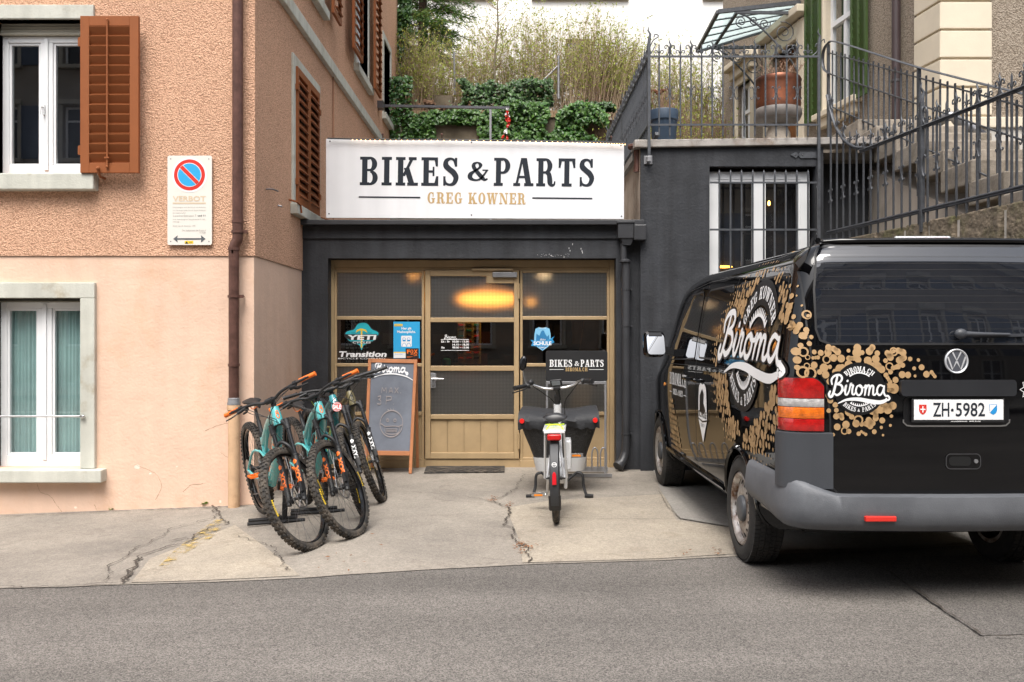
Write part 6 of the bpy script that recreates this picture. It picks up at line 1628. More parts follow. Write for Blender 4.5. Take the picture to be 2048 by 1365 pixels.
# double leg stand, pedals, front wheel
for s_ in (1, -1):
 mb = MB(); mb.tube(crom([(1.15, .16 * s_, .22), (1.14, .205 * s_, .20), (1.13, .215 * s_, .10), (1.11, .235 * s_, .03)], 4), .013, 8); mb.tube([(1.11, .225 * s_, .018), (1.10, .30 * s_, .014)], .018, 8); W(mb, 'stand_leg', 'black')
mb = MB(); mb.tube([(1.15, .16, .22), (1.0, .06, .16), (1.0, -.06, .16), (1.15, -.16, .22)], .012, 8); W(mb, 'stand_bar', 'black')
for s_, aa in ((1, -78), (-1, 102)):
 d = Vector((math.cos(R(aa)) * .17, 0, math.sin(R(aa)) * .17)); e = BB + d + Vector((0, .09 * s_, 0)); mb = MB(); mb.tube([BB + Vector((0, .075 * s_, 0)), e], .011, 8); W(mb, 'crank_arm', 'steel')
 mb = MB(); o = e + Vector((0, .07 * s_, 0))
 for dx in (-.03, .03): mb.beam(o + Vector((dx, -.05, 0)), o + Vector((dx, .05, 0)), .014, .022)
 for dy in (-.05, .05): mb.beam(o + Vector((-.03, dy, 0)), o + Vector((.03, dy, 0)), .012, .02)
 mb.cyl(e, o + Vector((0, .05 * s_, 0)), .007, 6); pd = W(mb, 'pedal', 'steel')
 mb = MB(); mb.box(o.x - .039, o.x - .036, o.y - .035, o.y + .035, o.z - .008, o.z + .008); W(mb, 'pedal_reflector', mat('amber_reflector', (.8, .25, .02), .2), pd)
wheel_parts(cbk, (2.15, 0, .255), .255, .026, knobs=False, disc=False, rim_mat='darksteel')
# ------------------------------------------------------------------ black van (local: x right, y forward, z up, origin under the middle of the rear end)
VAN = (2.372, 5.0, .0)
van = thing('van', 'black transit van with tan dot pattern and white script lettering parked beside the stair wall', 'van', VAN, (0, 0, R(1.0)))
van.scale = (.958, 1, 1)
paint = mat('black_car_paint', (.0025, .0025, .003), .03, var=0, coat=0.0, spec=.5)
plast = mat('grey_bumper_plastic', (.112, .118, .130), .55, var=.12, vs=6, bump=.15, bs=160, c2=(.075, .08, .09), c2s=2.2, c2t=.6)
plast2 = mat('dark_grey_corner_plastic', (.048, .052, .060), .45, var=.06, bump=.1, bs=160)
SEC = [(.28, .80), (.33, .90), (.42, .932), (.60, .946), (.90, .953), (1.10, .953), (1.22, .951), (1.27, .944), (1.40, .925), (1.60, .893), (1.76, .862), (1.86, .835), (1.925, .79), (1.965, .72), (1.988, .60), (2.002, .42), (2.010, .2), (2.012, 0.0)]
def lerp_tab(t, tab):
 if t <= tab[0][0]: return tab[0][1]
 for (a, b), (c, d) in zip(tab, tab[1:]):
  if t <= c: return b + (d - b) * (t - a) / (c - a)
 return tab[-1][1]
ZT = [(-1, 2.012), (3.0, 2.005), (3.3, 1.965), (3.5, 1.87), (3.8, 1.62), (4.05, 1.40), (4.25, 1.20), (4.5, 1.10), (4.7, 1.0), (4.8, .88), (4.87, .72), (4.90, .6)]
LEAN = [(.3, 0), (1.2, .0), (1.36, .008), (1.5, .03), (1.7, .065), (1.88, .105), (1.96, .15), (2.0, .20), (2.02, .26)]
ls_ = [0.0, .012, .035, .07, .12, .2, .35, .5, .75, 1.0, 1.3, 1.6, 2.0, 2.4, 2.8, 3.1, 3.3, 3.45, 3.6, 3.8, 4.0, 4.15, 4.3, 4.45, 4.6, 4.7, 4.78, 4.84, 4.88, 4.9]
prof_z = []
for (a, b), (c, d) in zip(SEC, SEC[1:]):
 k_ = 3 if (c - a) > .08 else 2
 for i in range(k_): prof_z.append((a + (c - a) * i / k_, b + (d - b) * i / k_))
prof_z.append(SEC[-1])
# smooth the profile a little
for _ in range(2):
 prof_z = [prof_z[0]] + [((a[0] + 2 * b[0] + c[0]) / 4, (a[1] + 2 * b[1] + c[1]) / 4) for a, b, c in zip(prof_z, prof_z[1:], prof_z[2:])] + [prof_z[-1]]
def section(l):
 zt = lerp_tab(l, ZT); r = .115
 sh = 0
 if l < r: sh = r - math.sqrt(max(0, r * r - (r - l) ** 2))
 wf = 1.0
 if l > 3.9: wf = 1 - .30 * ((l - 3.9) / 1.0) ** 2.6
 out = []
 zb = .95
 for z, w in prof_z:
  z2 = z
  if zt < 2.0 and z > zb: z2 = zb + (z - zb) * (max(zt, zb + .0) - zb) / (2.012 - zb)
  if zt < zb and z > .5: z2 = min(z2, zt - .02 + .02 * (1 - w))
  ww = min(w, lerp_tab(z2, [(a, b) for a, b in SEC[:12]])) if z2 < 1.9 and zt < 2.0 else w
  ww = max(0, (ww * wf - sh * min(1, ww / .5)))
  out.append((ww, z2))
 return out
nP = len(prof_z)
mb = MB(); vs = []
for l in ls_:
 s_ = section(l)
 for sg_ in (-1, 1):
  for (w, z) in (s_ if sg_ < 0 else reversed(s_)):
   fall = max(0, 1 - l / 1.3)
   vs.append((sg_ * w, l + lerp_tab(z, LEAN) * fall, z))
n = 2 * nP
fs = [(i * n + k, i * n + (k + 1) % n, (i + 1) * n + (k + 1) % n, (i + 1) * n + k) for i in range(len(ls_) - 1) for k in range(n)]
mb.add(vs, fs)
# rear and front caps: horizontal strips, gently crowned at the rear
for base, sgn in ((0, 1), ((len(ls_) - 1) * n, 0)):
 NC = 10
 rows = []
 for i in range(nP):
  a = Vector(vs[base + i]); b = Vector(vs[base + n - 1 - i]); row = [base + i]
  for c in range(1, NC):
   t = c / NC; p = a.lerp(b, t); p.y -= sgn * .028 * (1 - (2 * t - 1) ** 2) ; mb.v.append(p); row.append(len(mb.v) - 1)
  row.append(base + n - 1 - i); rows.append(row)
 for i in range(nP - 1):
  for c in range(NC): mb.f.append((rows[i][c], rows[i][c + 1], rows[i + 1][c + 1], rows[i + 1][c]))
 # close the bottom edge with the floor
tmp = mb.mesh('body', paint, smooth=False)
bm = bmesh.new(); bm.from_mesh(tmp); bmesh.ops.remove_doubles(bm, verts=bm.verts, dist=.0004); bmesh.ops.holes_fill(bm, edges=[e for e in bm.edges if e.is_boundary], sides=0); bmesh.ops.recalc_face_normals(bm, faces=bm.faces); bm.to_mesh(tmp); bm.free()
BV = None
def _bvh(me):
 return BVHTree.FromPolygons([v.co for v in me.vertices], [tuple(p.vertices) for p in me.polygons])
BV = _bvh(tmp)
body = link('body', tmp, van)
cut = MB()
for l in (1.0, 4.0):
 for s_ in (-1, 1):
  cut.lathe([(.0, .62), (.385, .62), (.385, 1.2), (.0, 1.2)], (0, l, .335), (s_, 0, 0), 40)
cut.box(-1.2, 1.2, -.6, .60, .05, .435)
cm_ = cut.mesh('cutter', paint)
bmc = bmesh.new(); bmc.from_mesh(cm_); bmesh.ops.remove_doubles(bmc, verts=bmc.verts, dist=.0005); bmesh.ops.recalc_face_normals(bmc, faces=bmc.faces); bmc.to_mesh(cm_); bmc.free()
co_ = bpy.data.objects.new('cutter', cm_); col.objects.link(co_)
md = body.modifiers.new('b', 'BOOLEAN'); md.object = co_; md.operation = 'DIFFERENCE'; md.solver = 'EXACT'; md.use_self = True
co_.parent = van
dg = bpy.context.evaluated_depsgraph_get()
me2 = bpy.data.meshes.new_from_object(body.evaluated_get(dg))
body.modifiers.clear(); bpy.data.objects.remove(co_)
if len(me2.polygons) > 100:
 me2.name = 'body'; body.data = me2
me2 = body.data
me2.polygons.foreach_set('use_smooth', [True] * len(me2.polygons)); me2.set_sharp_from_angle(angle=R(32))
def fside(l, z, d=0.0, s_=-1):
 r_ = BV.ray_cast(Vector((s_ * 3, l, z)), Vector((-s_, 0, 0)))
 if r_[0] is None: return Vector((s_ * (.95 + d), l, z))
 nrm = r_[1]
 if nrm.x * s_ < 0: nrm = -nrm
 return r_[0] + nrm * d
def frear(x, z, d=0.0):
 r_ = BV.ray_cast(Vector((x, -3, z)), Vector((0, 1, 0)))
 if r_[0] is None: return Vector((x, -d, z))
 nrm = r_[1]
 if nrm.y > 0: nrm = -nrm
 return r_[0] + nrm * d
fl = lambda l, z, d=0.0: fside(l, z, d, -1)
frt = lambda l, z, d=0.0: fside(l, z, d, 1)
def vpart(ink, name, m, par=None, smooth=50): return ink.mb.build(name, M_[m] if isinstance(m, str) else m, par or van, smooth=smooth, world=False)
tint = mat('tinted_glass', (.006, .007, .009), .02, var=0, spec=.9, coat=0.0)
tint2 = mat('tinted_rear_glass', (.012, .014, .019), .012, var=0, spec=1.0, coat=.5)
def rr2(x0, x1, z0, z1, r, n=6): return rrect(min(x0, x1), max(x0, x1), min(z0, z1), max(z0, z1), r, n)
# side windows
def sidewin(f, pts, name='side_window', d=.004):
 k = Ink(f, d, step=.09); k.poly(pts); w = vpart(k, name, tint)
 k = Ink(f, d + .001, step=.05); k.ribbon([tuple(q[:2]) for q in crom([(a, b, 0) for a, b in pts], 2, True)] if False else pts, .014, True); vpart(k, 'window_seal', 'black', w)
 return w
for f, nm in ((fl, 'left'), (frt, 'right')):
 sidewin(f, rr2(.20, 1.32, 1.30, 1.80, .07)); sidewin(f, rr2(1.42, 2.22, 1.28, 1.80, .06))
 sidewin(f, [(2.36, 1.27), (3.40, 1.24), (3.46, 1.27), (3.40, 1.36), (3.10, 1.58), (2.86, 1.76), (2.80, 1.79), (2.42, 1.80), (2.36, 1.76)], 'door_window')
k = Ink(lambda x, z, d=0.0: (lambda r_: (r_[0] if r_[0] else Vector((x, 4, z))) + Vector((0, .3, .4)) * d)(BV.ray_cast(Vector((x, 6, z)), Vector((0, -1, 0)))), .006, step=.2); k.poly([(-.72, 1.24), (.72, 1.24), (.60, 1.86), (-.60, 1.86)]); vpart(k, 'windscreen', tint)
# panel seams
def seam(f, pts, w=.007, closed=False, n=1):
 k = Ink(f, .0012); P2 = []
 for (a, b), (c, d) in zip(pts, pts[1:] + ([pts[0]] if closed else [])):
  m_ = max(1, int(math.dist((a, b), (c, d)) / .05))
  for i in range(m_): P2.append((a + (c - a) * i / m_, b + (d - b) * i / m_))
 if not closed: P2.append(pts[-1])
 k.ribbon(P2, w, closed); return vpart(k, 'panel_gap', 'black')
for f in (fl, frt):
 seam(f, [(2.29, .36), (2.29, 1.20), (2.27, 1.84)]); seam(f, [(3.55, .40), (3.58, .95), (3.50, 1.22), (3.43, 1.30)]); seam(f, [(2.29, .36), (3.45, .36)])
 seam(f, [(1.36, .72), (1.37, 1.86)]); seam(f, [(1.46, .36), (2.20, .36)]); seam(f, [(.05, 1.235), (2.27, 1.215), (3.42, 1.20)], .006)
seam(fl, [(.30, .72), (.06, .70)], .005); seam(fl, [(.18, 1.86), (2.3, 1.87), (3.0, 1.83)], .006)
seam(fl, [(.10, 1.215), (1.36, 1.205)], .018)
# sill strip between the wheels
for s_ in (-1, 1):
 mb = MB()
 mb.tube([fside(1.42, .40, .012, s_), fside(2.2, .40, .012, s_), fside(3.58, .41, .012, s_)], .02, 6); mb.build('side_strip', paint, van, smooth=40, world=False)
# wheel arch lips
for l in (1.0, 4.0):
 for s_ in (-1, 1):
  pts = []
  for i in range(25):
   a = R(-8 + 196 * i / 24); zz_ = .335 + .392 * math.sin(a); pts.append(fside(l + .392 * math.cos(a), max(.31, zz_), .006, s_))
  mb = MB(); mb.tube(pts, .014, 6); mb.build('wheel_arch', paint, van, smooth=50, world=False)
# rear window with wiper
k = Ink(frear, .004, step=.06)
gz0, gz1, gx = 1.405, 1.945, .775
gp_ = [(-.70, gz0), (.70, gz0), (.755, gz0 + .02), (gx, gz0 + .08), (gx - .005, 1.70), (gx - .035, 1.90), (gx - .06, 1.935), (gx - .11, gz1), (-gx + .11, gz1), (-gx + .06, 1.935), (-gx + .035, 1.90), (-gx + .005, 1.70), (-gx, gz0 + .08), (-.755, gz0 + .02)]
k.poly(gp_); rwin = vpart(k, 'rear_window', tint2)
k = Ink(frear, .0052); P2 = []
for (a, b), (c, d) in zip(gp_, gp_[1:] + gp_[:1]):
 for i in range(5): P2.append((a + (c - a) * i / 5, b + (d - b) * i / 5))
k.ribbon(P2, .012, True); vpart(k, 'window_seal', 'black', rwin)
k = Ink(frear, .0048)
for j in range(13):
 z = 1.45 + j * .036; k.ribbon([(-.74 + 1.48 * i / 20, z) for i in range(21)], .0012)
vpart(k, 'heating_wires', mat('thin_heating_wire', (.05, .045, .04), .4), rwin)
mb = MB(); a = frear(.02, 1.455, .035); mb.sphere(a, .028, 12, 8, (1.3, .8, 1)); mb.tube([a, frear(.12, 1.452, .04), frear(.30, 1.452, .03)], [.017, .012, .008], 8); mb.beam(frear(.10, 1.447, .018), frear(.66, 1.455, .018), .012, .016); mb.build('wiper', mat('grey_wiper', (.045, .048, .056), .45), van, smooth=45, world=False)
# tailgate seam, plate recess, bar, plate
tg_ = [(-.80, 1.98), (-.835, 1.86), (-.82, 1.45), (-.80, 1.30), (-.725, 1.20), (-.705, 1.0), (-.70, .64), (-.66, .60), (0, .595), (.66, .60), (.70, .64), (.705, 1.0), (.725, 1.20), (.80, 1.30), (.82, 1.45), (.835, 1.86), (.80, 1.98)]
k = seam(frear, tg_, .011)
mb = MB()
q = rr2(-.325, .325, 1.125, 1.212, .02); mb.prism([frear(a, b, 0.0) for a, b in q], (0, 0, 0), (0, -.035, .002)); mb.build('handle_bar', mat('satin_black_trim', (.018, .019, .022), .4), van, world=False, bev=.006)
k = Ink(frear, .003, step=.1); k.poly(rr2(-.30, .30, .965, 1.122, .03)); rc = vpart(k, 'plate_recess', mat('recess_black', (.006, .006, .007), .3))
k = Ink(frear, .005); k.ribbon([(-.30, 1.0), (-.30, .985), (-.28, .968), (-.25, .965), (0, .965), (.25, .965), (.28, .968), (.30, .985), (.30, 1.0)], .008); vpart(k, 'recess_rim', 'steel', rc)
pl = MB(); pl.box(-.262, .262, -.052, -.038, .985, 1.113); plh = pl.build('plate_holder', M_['black'], van, world=False, bev=.004)
pl = MB(); pl.box(-.252, .252, -.0545, -.0522, 1.0, 1.108); pl.build('licence_plate', M_['white'], plh, world=False, bev=.002)
pmap = plane_map((0, -.0547, 0), (1, 0, 0), (0, 0, 1))
k = Ink(pmap, .001); put_sans(k, 'ZH', -.146, 1.018, h=.074, w=.092, bold=.012); k.disc(-.037, 1.053, .008); put_sans(k, '5982', -.018, 1.018, h=.074, w=.165, bold=.012); k.mb.build('plate_number', M_['ink'], plh, world=False)
k = Ink(pmap, .0008)
sh_ = lambda cx, cz, s_: [(cx - .021 * s_, cz + .026 * s_), (cx + .021 * s_, cz + .026 * s_), (cx + .021 * s_, cz - .004 * s_), (cx + .015 * s_, cz - .018 * s_), (cx, cz - .028 * s_), (cx - .015 * s_, cz - .018 * s_), (cx - .021 * s_, cz - .004 * s_)]
k.poly(sh_(-.203, 1.056, 1)); k.mb.build('swiss_shield', M_['red'], plh, world=False)
k = Ink(pmap, .0014); k.rect(-.2065, 1.040, -.1995, 1.074); k.rect(-.2175, 1.0535, -.1885, 1.0605); k.mb.build('white_cross', M_['white'], plh, world=False)
k = Ink(pmap, .0008); k.poly(sh_(.193, 1.056, 1.05)); k.mb.build('canton_shield', M_['blue'], plh, world=False)
k = Ink(pmap, .0014); k.poly([(.173, 1.081), (.213, 1.081), (.173, 1.038)]); k.mb.build('shield_white', M_['white'], plh, world=False)
k = Ink(plane_map((0, -.0522, 0), (1, 0, 0), (0, 0, 1)), .001); put_sans(k, 'garagedelianna.ch   8006 Zürich', -.045, .988, h=.008, w=.17, bold=.02); k.mb.build('dealer_print', M_['white'], plh, world=False)
# emblem: ring with V over W
mb = MB(); c = frear(0, 1.313, .0); mb.lathe([(.066, .0), (.067, .010), (.063, .014), (.057, .010), (.056, .0)], c, (0, -1, 0), 40); M_['chrome'] = mat('satin_chrome', (.62, .63, .65), .35, metal=.35, var=.05); em = mb.build('emblem', M_['chrome'], van, smooth=50, world=False)
k = Ink(lambda u, v, d: c + Vector((u, -.006 - d, v)), .001); k.disc(0, 0, .057, 32); k.mb.build('emblem_ground', mat('grey_emblem_ground', (.08, .085, .1), .3), em, world=False)
k = Ink(lambda u, v, d: c + Vector((u, -.009 - d, v)), .001)
k.ribbon([(-.024, .050), (0, .004), (.024, .050)], .0095); k.ribbon([(-.050, .024), (-.024, -.044), (-.002, -.002), (.002, -.002), (.024, -.044), (.050, .024)], .0095); k.mb.build('emblem_letters', M_['chrome'], em, world=False)
# tailgate lock handle
k = Ink(frear, .004); k.poly(rr2(-.06, .135, .735, .815, .025)); hd = vpart(k, 'tailgate_handle', paint)
k = Ink(frear, .005); k.ribbon(rr2(-.06, .135, .735, .815, .025), .005, True); vpart(k, 'handle_rim', 'darksteel', hd)
k = Ink(frear, .006); k.poly(rr2(-.045, .08, .752, .802, .02)); vpart(k, 'handle_recess', mat('deep_black', (.002, .002, .002), .6), hd)
mb = MB(); c = frear(.108, .776, .004); mb.cyl(c, c + Vector((0, -.006, 0)), .011, 14); mb.build('lock', M_['zinc'], hd, world=False)
# high brake light
mb = MB(); P0 = frear(0, 1.985, 0)
q = rr2(-.275, .05, 2.003, 2.022, .009)
def ftop(x, y, d=0.0):
 r_ = BV.ray_cast(Vector((x, y, 4)), Vector((0, 0, -1))); return (r_[0] if r_[0] else Vector((x, y, 2.0))) + Vector((0, -.6, .8)) * d
sp1 = MB(); pts = []
for i in range(17):
 x = -.80 + 1.6 * i / 16; p = frear(x * .97, 1.968 - .012 * abs(x) ** 3, .012); pts.append(p)
sp1.tube(pts, .016, 8); spo = sp1.build('rear_spoiler_lip', paint, van, smooth=60, world=False)
mb = MB(); c0, c1 = frear(-.27, 1.985, .022), frear(.05, 1.985, .022)
c0.z = c1.z = 1.992; mb.beam(c0, c1, .03, .022); mb.build('high_brake_light', mat('clear_lens', (.55, .57, .60), .12, var=0), spo, world=False, bev=.009)
mb = MB(); mb.beam(c0 + Vector((.02, -.0165, 0)), c1 + Vector((-.02, -.0165, 0)), .002, .004); mb.build('lens_line', mat('pink_lens', (.55, .25, .25), .2), spo, world=False)
# tail lamps
for s_ in (-1, 1):
 redl = mat('red_tail_lens', (.36, .006, .005), .08, var=.5, vs=16, bump=.3, bs=90, coat=1); amb = mat('amber_tail_lens', (.70, .15, .008), .08, var=.4, vs=20, bump=.4, bs=120, coat=1); clr = mat('clear_tail_lens', (.42, .40, .39), .1, var=.4, vs=20, bump=.4, bs=140, coat=1)
 def flamp(u, z, d=0.0, s_=s_):
  """u 0 at the side edge (on the flank) to 1 at the tailgate"""
  x = -.965 + .245 * u * 1.0
  if u < .42:
   t = u / .42; r_ = .115; a = R(90 * t); base = Vector((-.953 + .12 * (1 - math.cos(a)), .12 - .12 * math.sin(a), z)); nrm = Vector((-math.cos(a), -math.sin(a), 0))
  else:
   t = (u - .42) / .58; base = Vector((-.833 + .090 * t, -.006 - .006 * t, z)); nrm = Vector((-.1, -1, 0)).normalized()
  q = base + nrm * (.008 + d); q.x *= -s_
  return q
 def lz(u): return 1.218 + .012 * 0 - .006 * u
 first = None
 for a, b, m, nm in ((.937, 1.002, redl, 'red_lens'), (1.005, 1.064, amb, 'amber_lens'), (1.067, 1.110, clr, 'clear_lens'), (1.113, 1.222, redl, 'red_lens')):
  mb = MB(); NU = 14; vs = []
  for d in (-.03, .0, .006):
   for i in range(NU + 1):
    u = i / NU
    uu_ = u
    for zq, e in ((a, 1), ((a + b) / 2, 0), (b, 1)):
     dd = d if d != .006 else .006
     zc = zq
     if b > 1.2 and zq == b: zc = b - .045 * max(0, (u - .55) / .45) ** 2
     vs.append(flamp(uu_, zc, -.03 if d < 0 else (.0 if (e or i in (0, NU)) else .006)))
  k1 = (NU + 1) * 3
  fs_ = []
  for L_ in (0,):
   for i in range(NU):
    for j in range(2):
     b0 = k1 * 1 + i * 3 + j; fs_.append((b0, b0 + 1, b0 + 4, b0 + 3))
   for i in range(NU):
    for j in (0, 2):
     fs_.append((i * 3 + j, (i + 1) * 3 + j, k1 + (i + 1) * 3 + j, k1 + i * 3 + j))
   for i in (0, NU):
    for j in range(2): fs_.append((i * 3 + j, i * 3 + j + 1, k1 + i * 3 + j + 1, k1 + i * 3 + j))
  mb.add(vs, fs_)
  if first is None: first = mb.build('tail_lamp', m, van, smooth=50, world=False)
  else: mb.build(nm, m, first, smooth=50, world=False)
 mb = MB(); vs = []
 NU = 14
 for i in range(NU + 1):
  for zq in (.93, 1.0, 1.1, 1.18, 1.228 - .045 * max(0, (i / NU - .55) / .45) ** 2): vs.append(flamp(i / NU * 1.03 - .015, zq, -.008))
 mb.add(vs, [(i * 5 + j, i * 5 + j + 1, (i + 1) * 5 + j + 1, (i + 1) * 5 + j) for i in range(NU) for j in range(4)]); mb.build('lamp_base', M_['black'], first, smooth=60, world=False)
 # grey corner under the lamp
 mb = MB(); vs = []; NU = 16
 for i in range(NU + 1):
  u = i / NU
  for j, zq in enumerate((.62, .63, .70, .80, .90, .925, .93)):
   q = flamp(u * 1.30, zq, (.004 + .012 * (1 if 0 < j < 6 else -1)) )
   vs.append(q)
 mb.add(vs, [(i * 7 + j, i * 7 + j + 1, (i + 1) * 7 + j + 1, (i + 1) * 7 + j) for i in range(NU) for j in range(6)]); mb.build('corner_panel', plast2, van, smooth=50, world=False)
# bumper
path = [(.985, .66, 0), (.972, .50, .0), (.968, .30, .0), (.962, .14, .0), (.93, .02, .1), (.86, -.05, .35), (.74, -.085, .8), (.64, -.10, 1), (.4, -.118, 1), (.0, -.13, 1)]
full = [(-a, b, c) for a, b, c in path] + [(a, b, c) for a, b, c in reversed(path[:-1])]
cpth = crom(full, 4)
bp = [(-.10, .70), (-.045, .702), (-.012, .69), (.004, .66), (.012, .60), (.018, .53), (.006, .46), (-.03, .415), (-.10, .40)]
mb = MB(); vs = []
for i, p in enumerate(cpth):
 a = cpth[max(i - 1, 0)]; b = cpth[min(i + 1, len(cpth) - 1)]; t = (b - a); t.z = 0; t.normalize(); nn = Vector((t.y, -t.x, 0))
 dip = min(1, max(0, p.z))
 lift = .03 if i in (0, len(cpth) - 1) else 0
 front = max(0, min(1, (p.y - .1) / .5))
 for (o, z) in bp:
  z2 = z
  if z > .6: z2 = z - .10 * dip * (z - .6) / .1
  if z2 < .5: z2 += .05 * front
  vs.append(Vector((p.x, p.y, 0)) + nn * o + Vector((0, 0, z2)))
nb = len(bp); mb.add(vs, [(i * nb + k, i * nb + k + 1, (i + 1) * nb + k + 1, (i + 1) * nb + k) for i in range(len(cpth) - 1) for k in range(nb - 1)] + [tuple(range(nb)), tuple((len(cpth) - 1) * nb + k for k in range(nb))])
bum = mb.build('bumper', plast, van, smooth=50, world=False)
for s_ in (-1, 1):
 mb = MB(); mb.box(.475 * s_ - .085, .475 * s_ + .085, -.146, -.118, .475, .502); mb.build('reflector', M_['red'], bum, world=False, bev=.004)
mb = MB(); mb.box(-.60, .60, .7, 4.6, .24, .40); mb.build('underbody', M_['black'], van, world=False)
mb = MB(); mb.tube([(.55, .15, .42), (.5, .4, .38), (.5, .9, .33)], .03, 10); mb.build('exhaust', M_['darksteel'], van, smooth=True, world=False)
# mirror
for s_ in (-1, 1):
 mb = MB(); mb.box(-.10, .10, -.045, .055, -.115, .115, Matrix.Translation((s_ * 1.13, 3.23, 1.375)) @ Matrix.Rotation(R(-6 * s_), 4, 'Z')); mr = mb.build('door_mirror', paint, van, world=False, bev=.04)
 mb = MB(); q = rrect(-.082, .082, -.092, .092, .03); T = Matrix.Translation((s_ * 1.13, 3.23, 1.375)) @ Matrix.Rotation(R(-6 * s_), 4, 'Z') @ Matrix.Translation((0, -.066, 0)) @ Matrix.Rotation(R(-17), 4, 'X'); mb.prism([T @ Vector((a, 0, b)) for a, b in q], (0, 0, 0), (0, .004, 0)); mb.build('mirror_glass', mat('mirror_silver', (.58, .60, .63), .01, metal=1, var=0), mr, world=False)
 mb = MB(); mb.beam((s_ * 1.05, 3.24, 1.33), (s_ * .92, 3.28, 1.29), .06, .06); mb.build('mirror_arm', M_['black'], mr, world=False)
# door handles, fuel flap, repeater
for s_ in (-1, 1):
 for l in (2.48, 2.12):
  mb = MB(); a, b = fside(l, 1.10, .025, s_), fside(l + .18, 1.10, .025, s_); mb.tube([fside(l, 1.10, 0, s_), a, b, fside(l + .18, 1.10, 0, s_)], .013, 8); mb.build('door_handle', paint, van, smooth=True, world=False)
 mb = MB(); c = fside(3.62, 1.0, .005, s_); mb.sphere(c, .03, 10, 6, (.25, 1.2, .6)); mb.build('side_repeater', mat('amber_repeater', (.8, .3, .05), .2), van, smooth=True, world=False)
# wheels
rusty = mat('dirty_silver_wheel', (.50, .48, .46), .42, metal=.75, var=.2, vs=12, c2=(.13, .065, .035), c2s=9, c2t=.55, c2w=.10)
tyre_m = mat('van_tyre_rubber', (.020, .0195, .019), .78, var=.25, vs=20, bump=.15, c2=(.05, .045, .04), c2s=5, c2t=.62)
def van_wheel(l, s_):
 cx = s_ * .945; c = Vector((cx, l, .335)); ax = Vector((s_, 0, 0))
 mb = MB(); mb.lathe([(.20, -.20), (.225, -.20), (.235, -.01), (.225, -.003), (.215, -.006), (.205, -.018), (.192, -.045), (.165, -.030), (.14, -.024), (.10, -.022), (.085, -.03), (.06, -.012), (.0001, -.010)], c, ax, 48); w = mb.build('wheel', rusty, van, smooth=40, world=False)
 mb = MB(); mb.lathe([(.225, -.205), (.30, -.215), (.325, -.20), (.334, -.175), (.336, -.11), (.334, -.035), (.325, -.012), (.30, .004), (.26, .006), (.238, -.004)], c, ax, 72)
 N = 76
 for i in range(N):
  for row, x0_, x1_ in ((0, -.192, -.158), (1, -.150, -.122), (2, -.114, -.088), (3, -.080, -.052), (4, -.044, -.012)):
   a = 2 * PI * (i + (.5 if row % 2 else 0)) / N; da = 2 * PI / N * .40; sk_ = (.012 if row in (1, 3) else .0)
   vs = []
   for rr_ in (.330, .3435 if row not in (0, 4) else .3405):
    for (aa, xx) in ((a - da, x0_), (a + da, x0_), (a + da + sk_, x1_), (a - da + sk_, x1_)):
     vs.append(c + Vector((s_ * xx, math.cos(aa) * rr_, math.sin(aa) * rr_)))
   mb.add(vs, [(4, 5, 6, 7), (0, 1, 5, 4), (1, 2, 6, 5), (2, 3, 7, 6), (3, 0, 4, 7)])
 mb.build('tyre', tyre_m, w, smooth=35, world=False)
 mb = MB()
 for i in range(16):
  a = 2 * PI * i / 16; ca_, sa_ = math.cos(a), math.sin(a); pc = c + ax * (-.028) + Vector((0, ca_ * .176, sa_ * .176)); pts = []
  for k_ in range(10):
   t = 2 * PI * k_ / 10; u = .020 * math.cos(t); v = .0135 * math.sin(t); pts.append(pc + Vector((0, ca_ * u - sa_ * v, sa_ * u + ca_ * v)) + ax * (-.0 - u * .45 + .003))
  mb.add(pts, [tuple(range(10))])
 mb.build('vent_hole', mat('hole_black', (.004, .004, .004), .9), w, world=False); w.children[-1]['kind'] = 'stuff'
 mb = MB(); mb.lathe([(.085, -.028), (.083, -.010), (.074, -.002), (.03, .002), (.0001, .003)], c, ax, 28); mb.build('hub_cap', mat('grey_hub_cap', (.07, .075, .082), .5), w, smooth=50, world=False)
for l in (1.0, 4.0):
 for s_ in (-1, 1): van_wheel(l, s_)
# bonnet end: head lamps and grille
for s_ in (-1, 1):
 mb = MB(); mb.box(s_ * .62 - .13, s_ * .62 + .13, 4.70, 4.82, .80, .96); mb.build('headlight', mat('head_lens', (.6, .62, .64), .08, coat=1), van, world=False, bev=.03)
mb = MB(); mb.box(-.45, .45, 4.80, 4.90, .78, .93); mb.build('grille', M_['black'], van, world=False, bev=.02)
# ---------------- vinyl: dots, script, arched lettering
tanv = mat('tan_vinyl', (.41, .26, .125), .5, var=.04)
whv = mat('white_vinyl', (.80, .80, .80), .55, var=.02)
blv = mat('black_vinyl', (.008, .008, .009), .3, var=0)
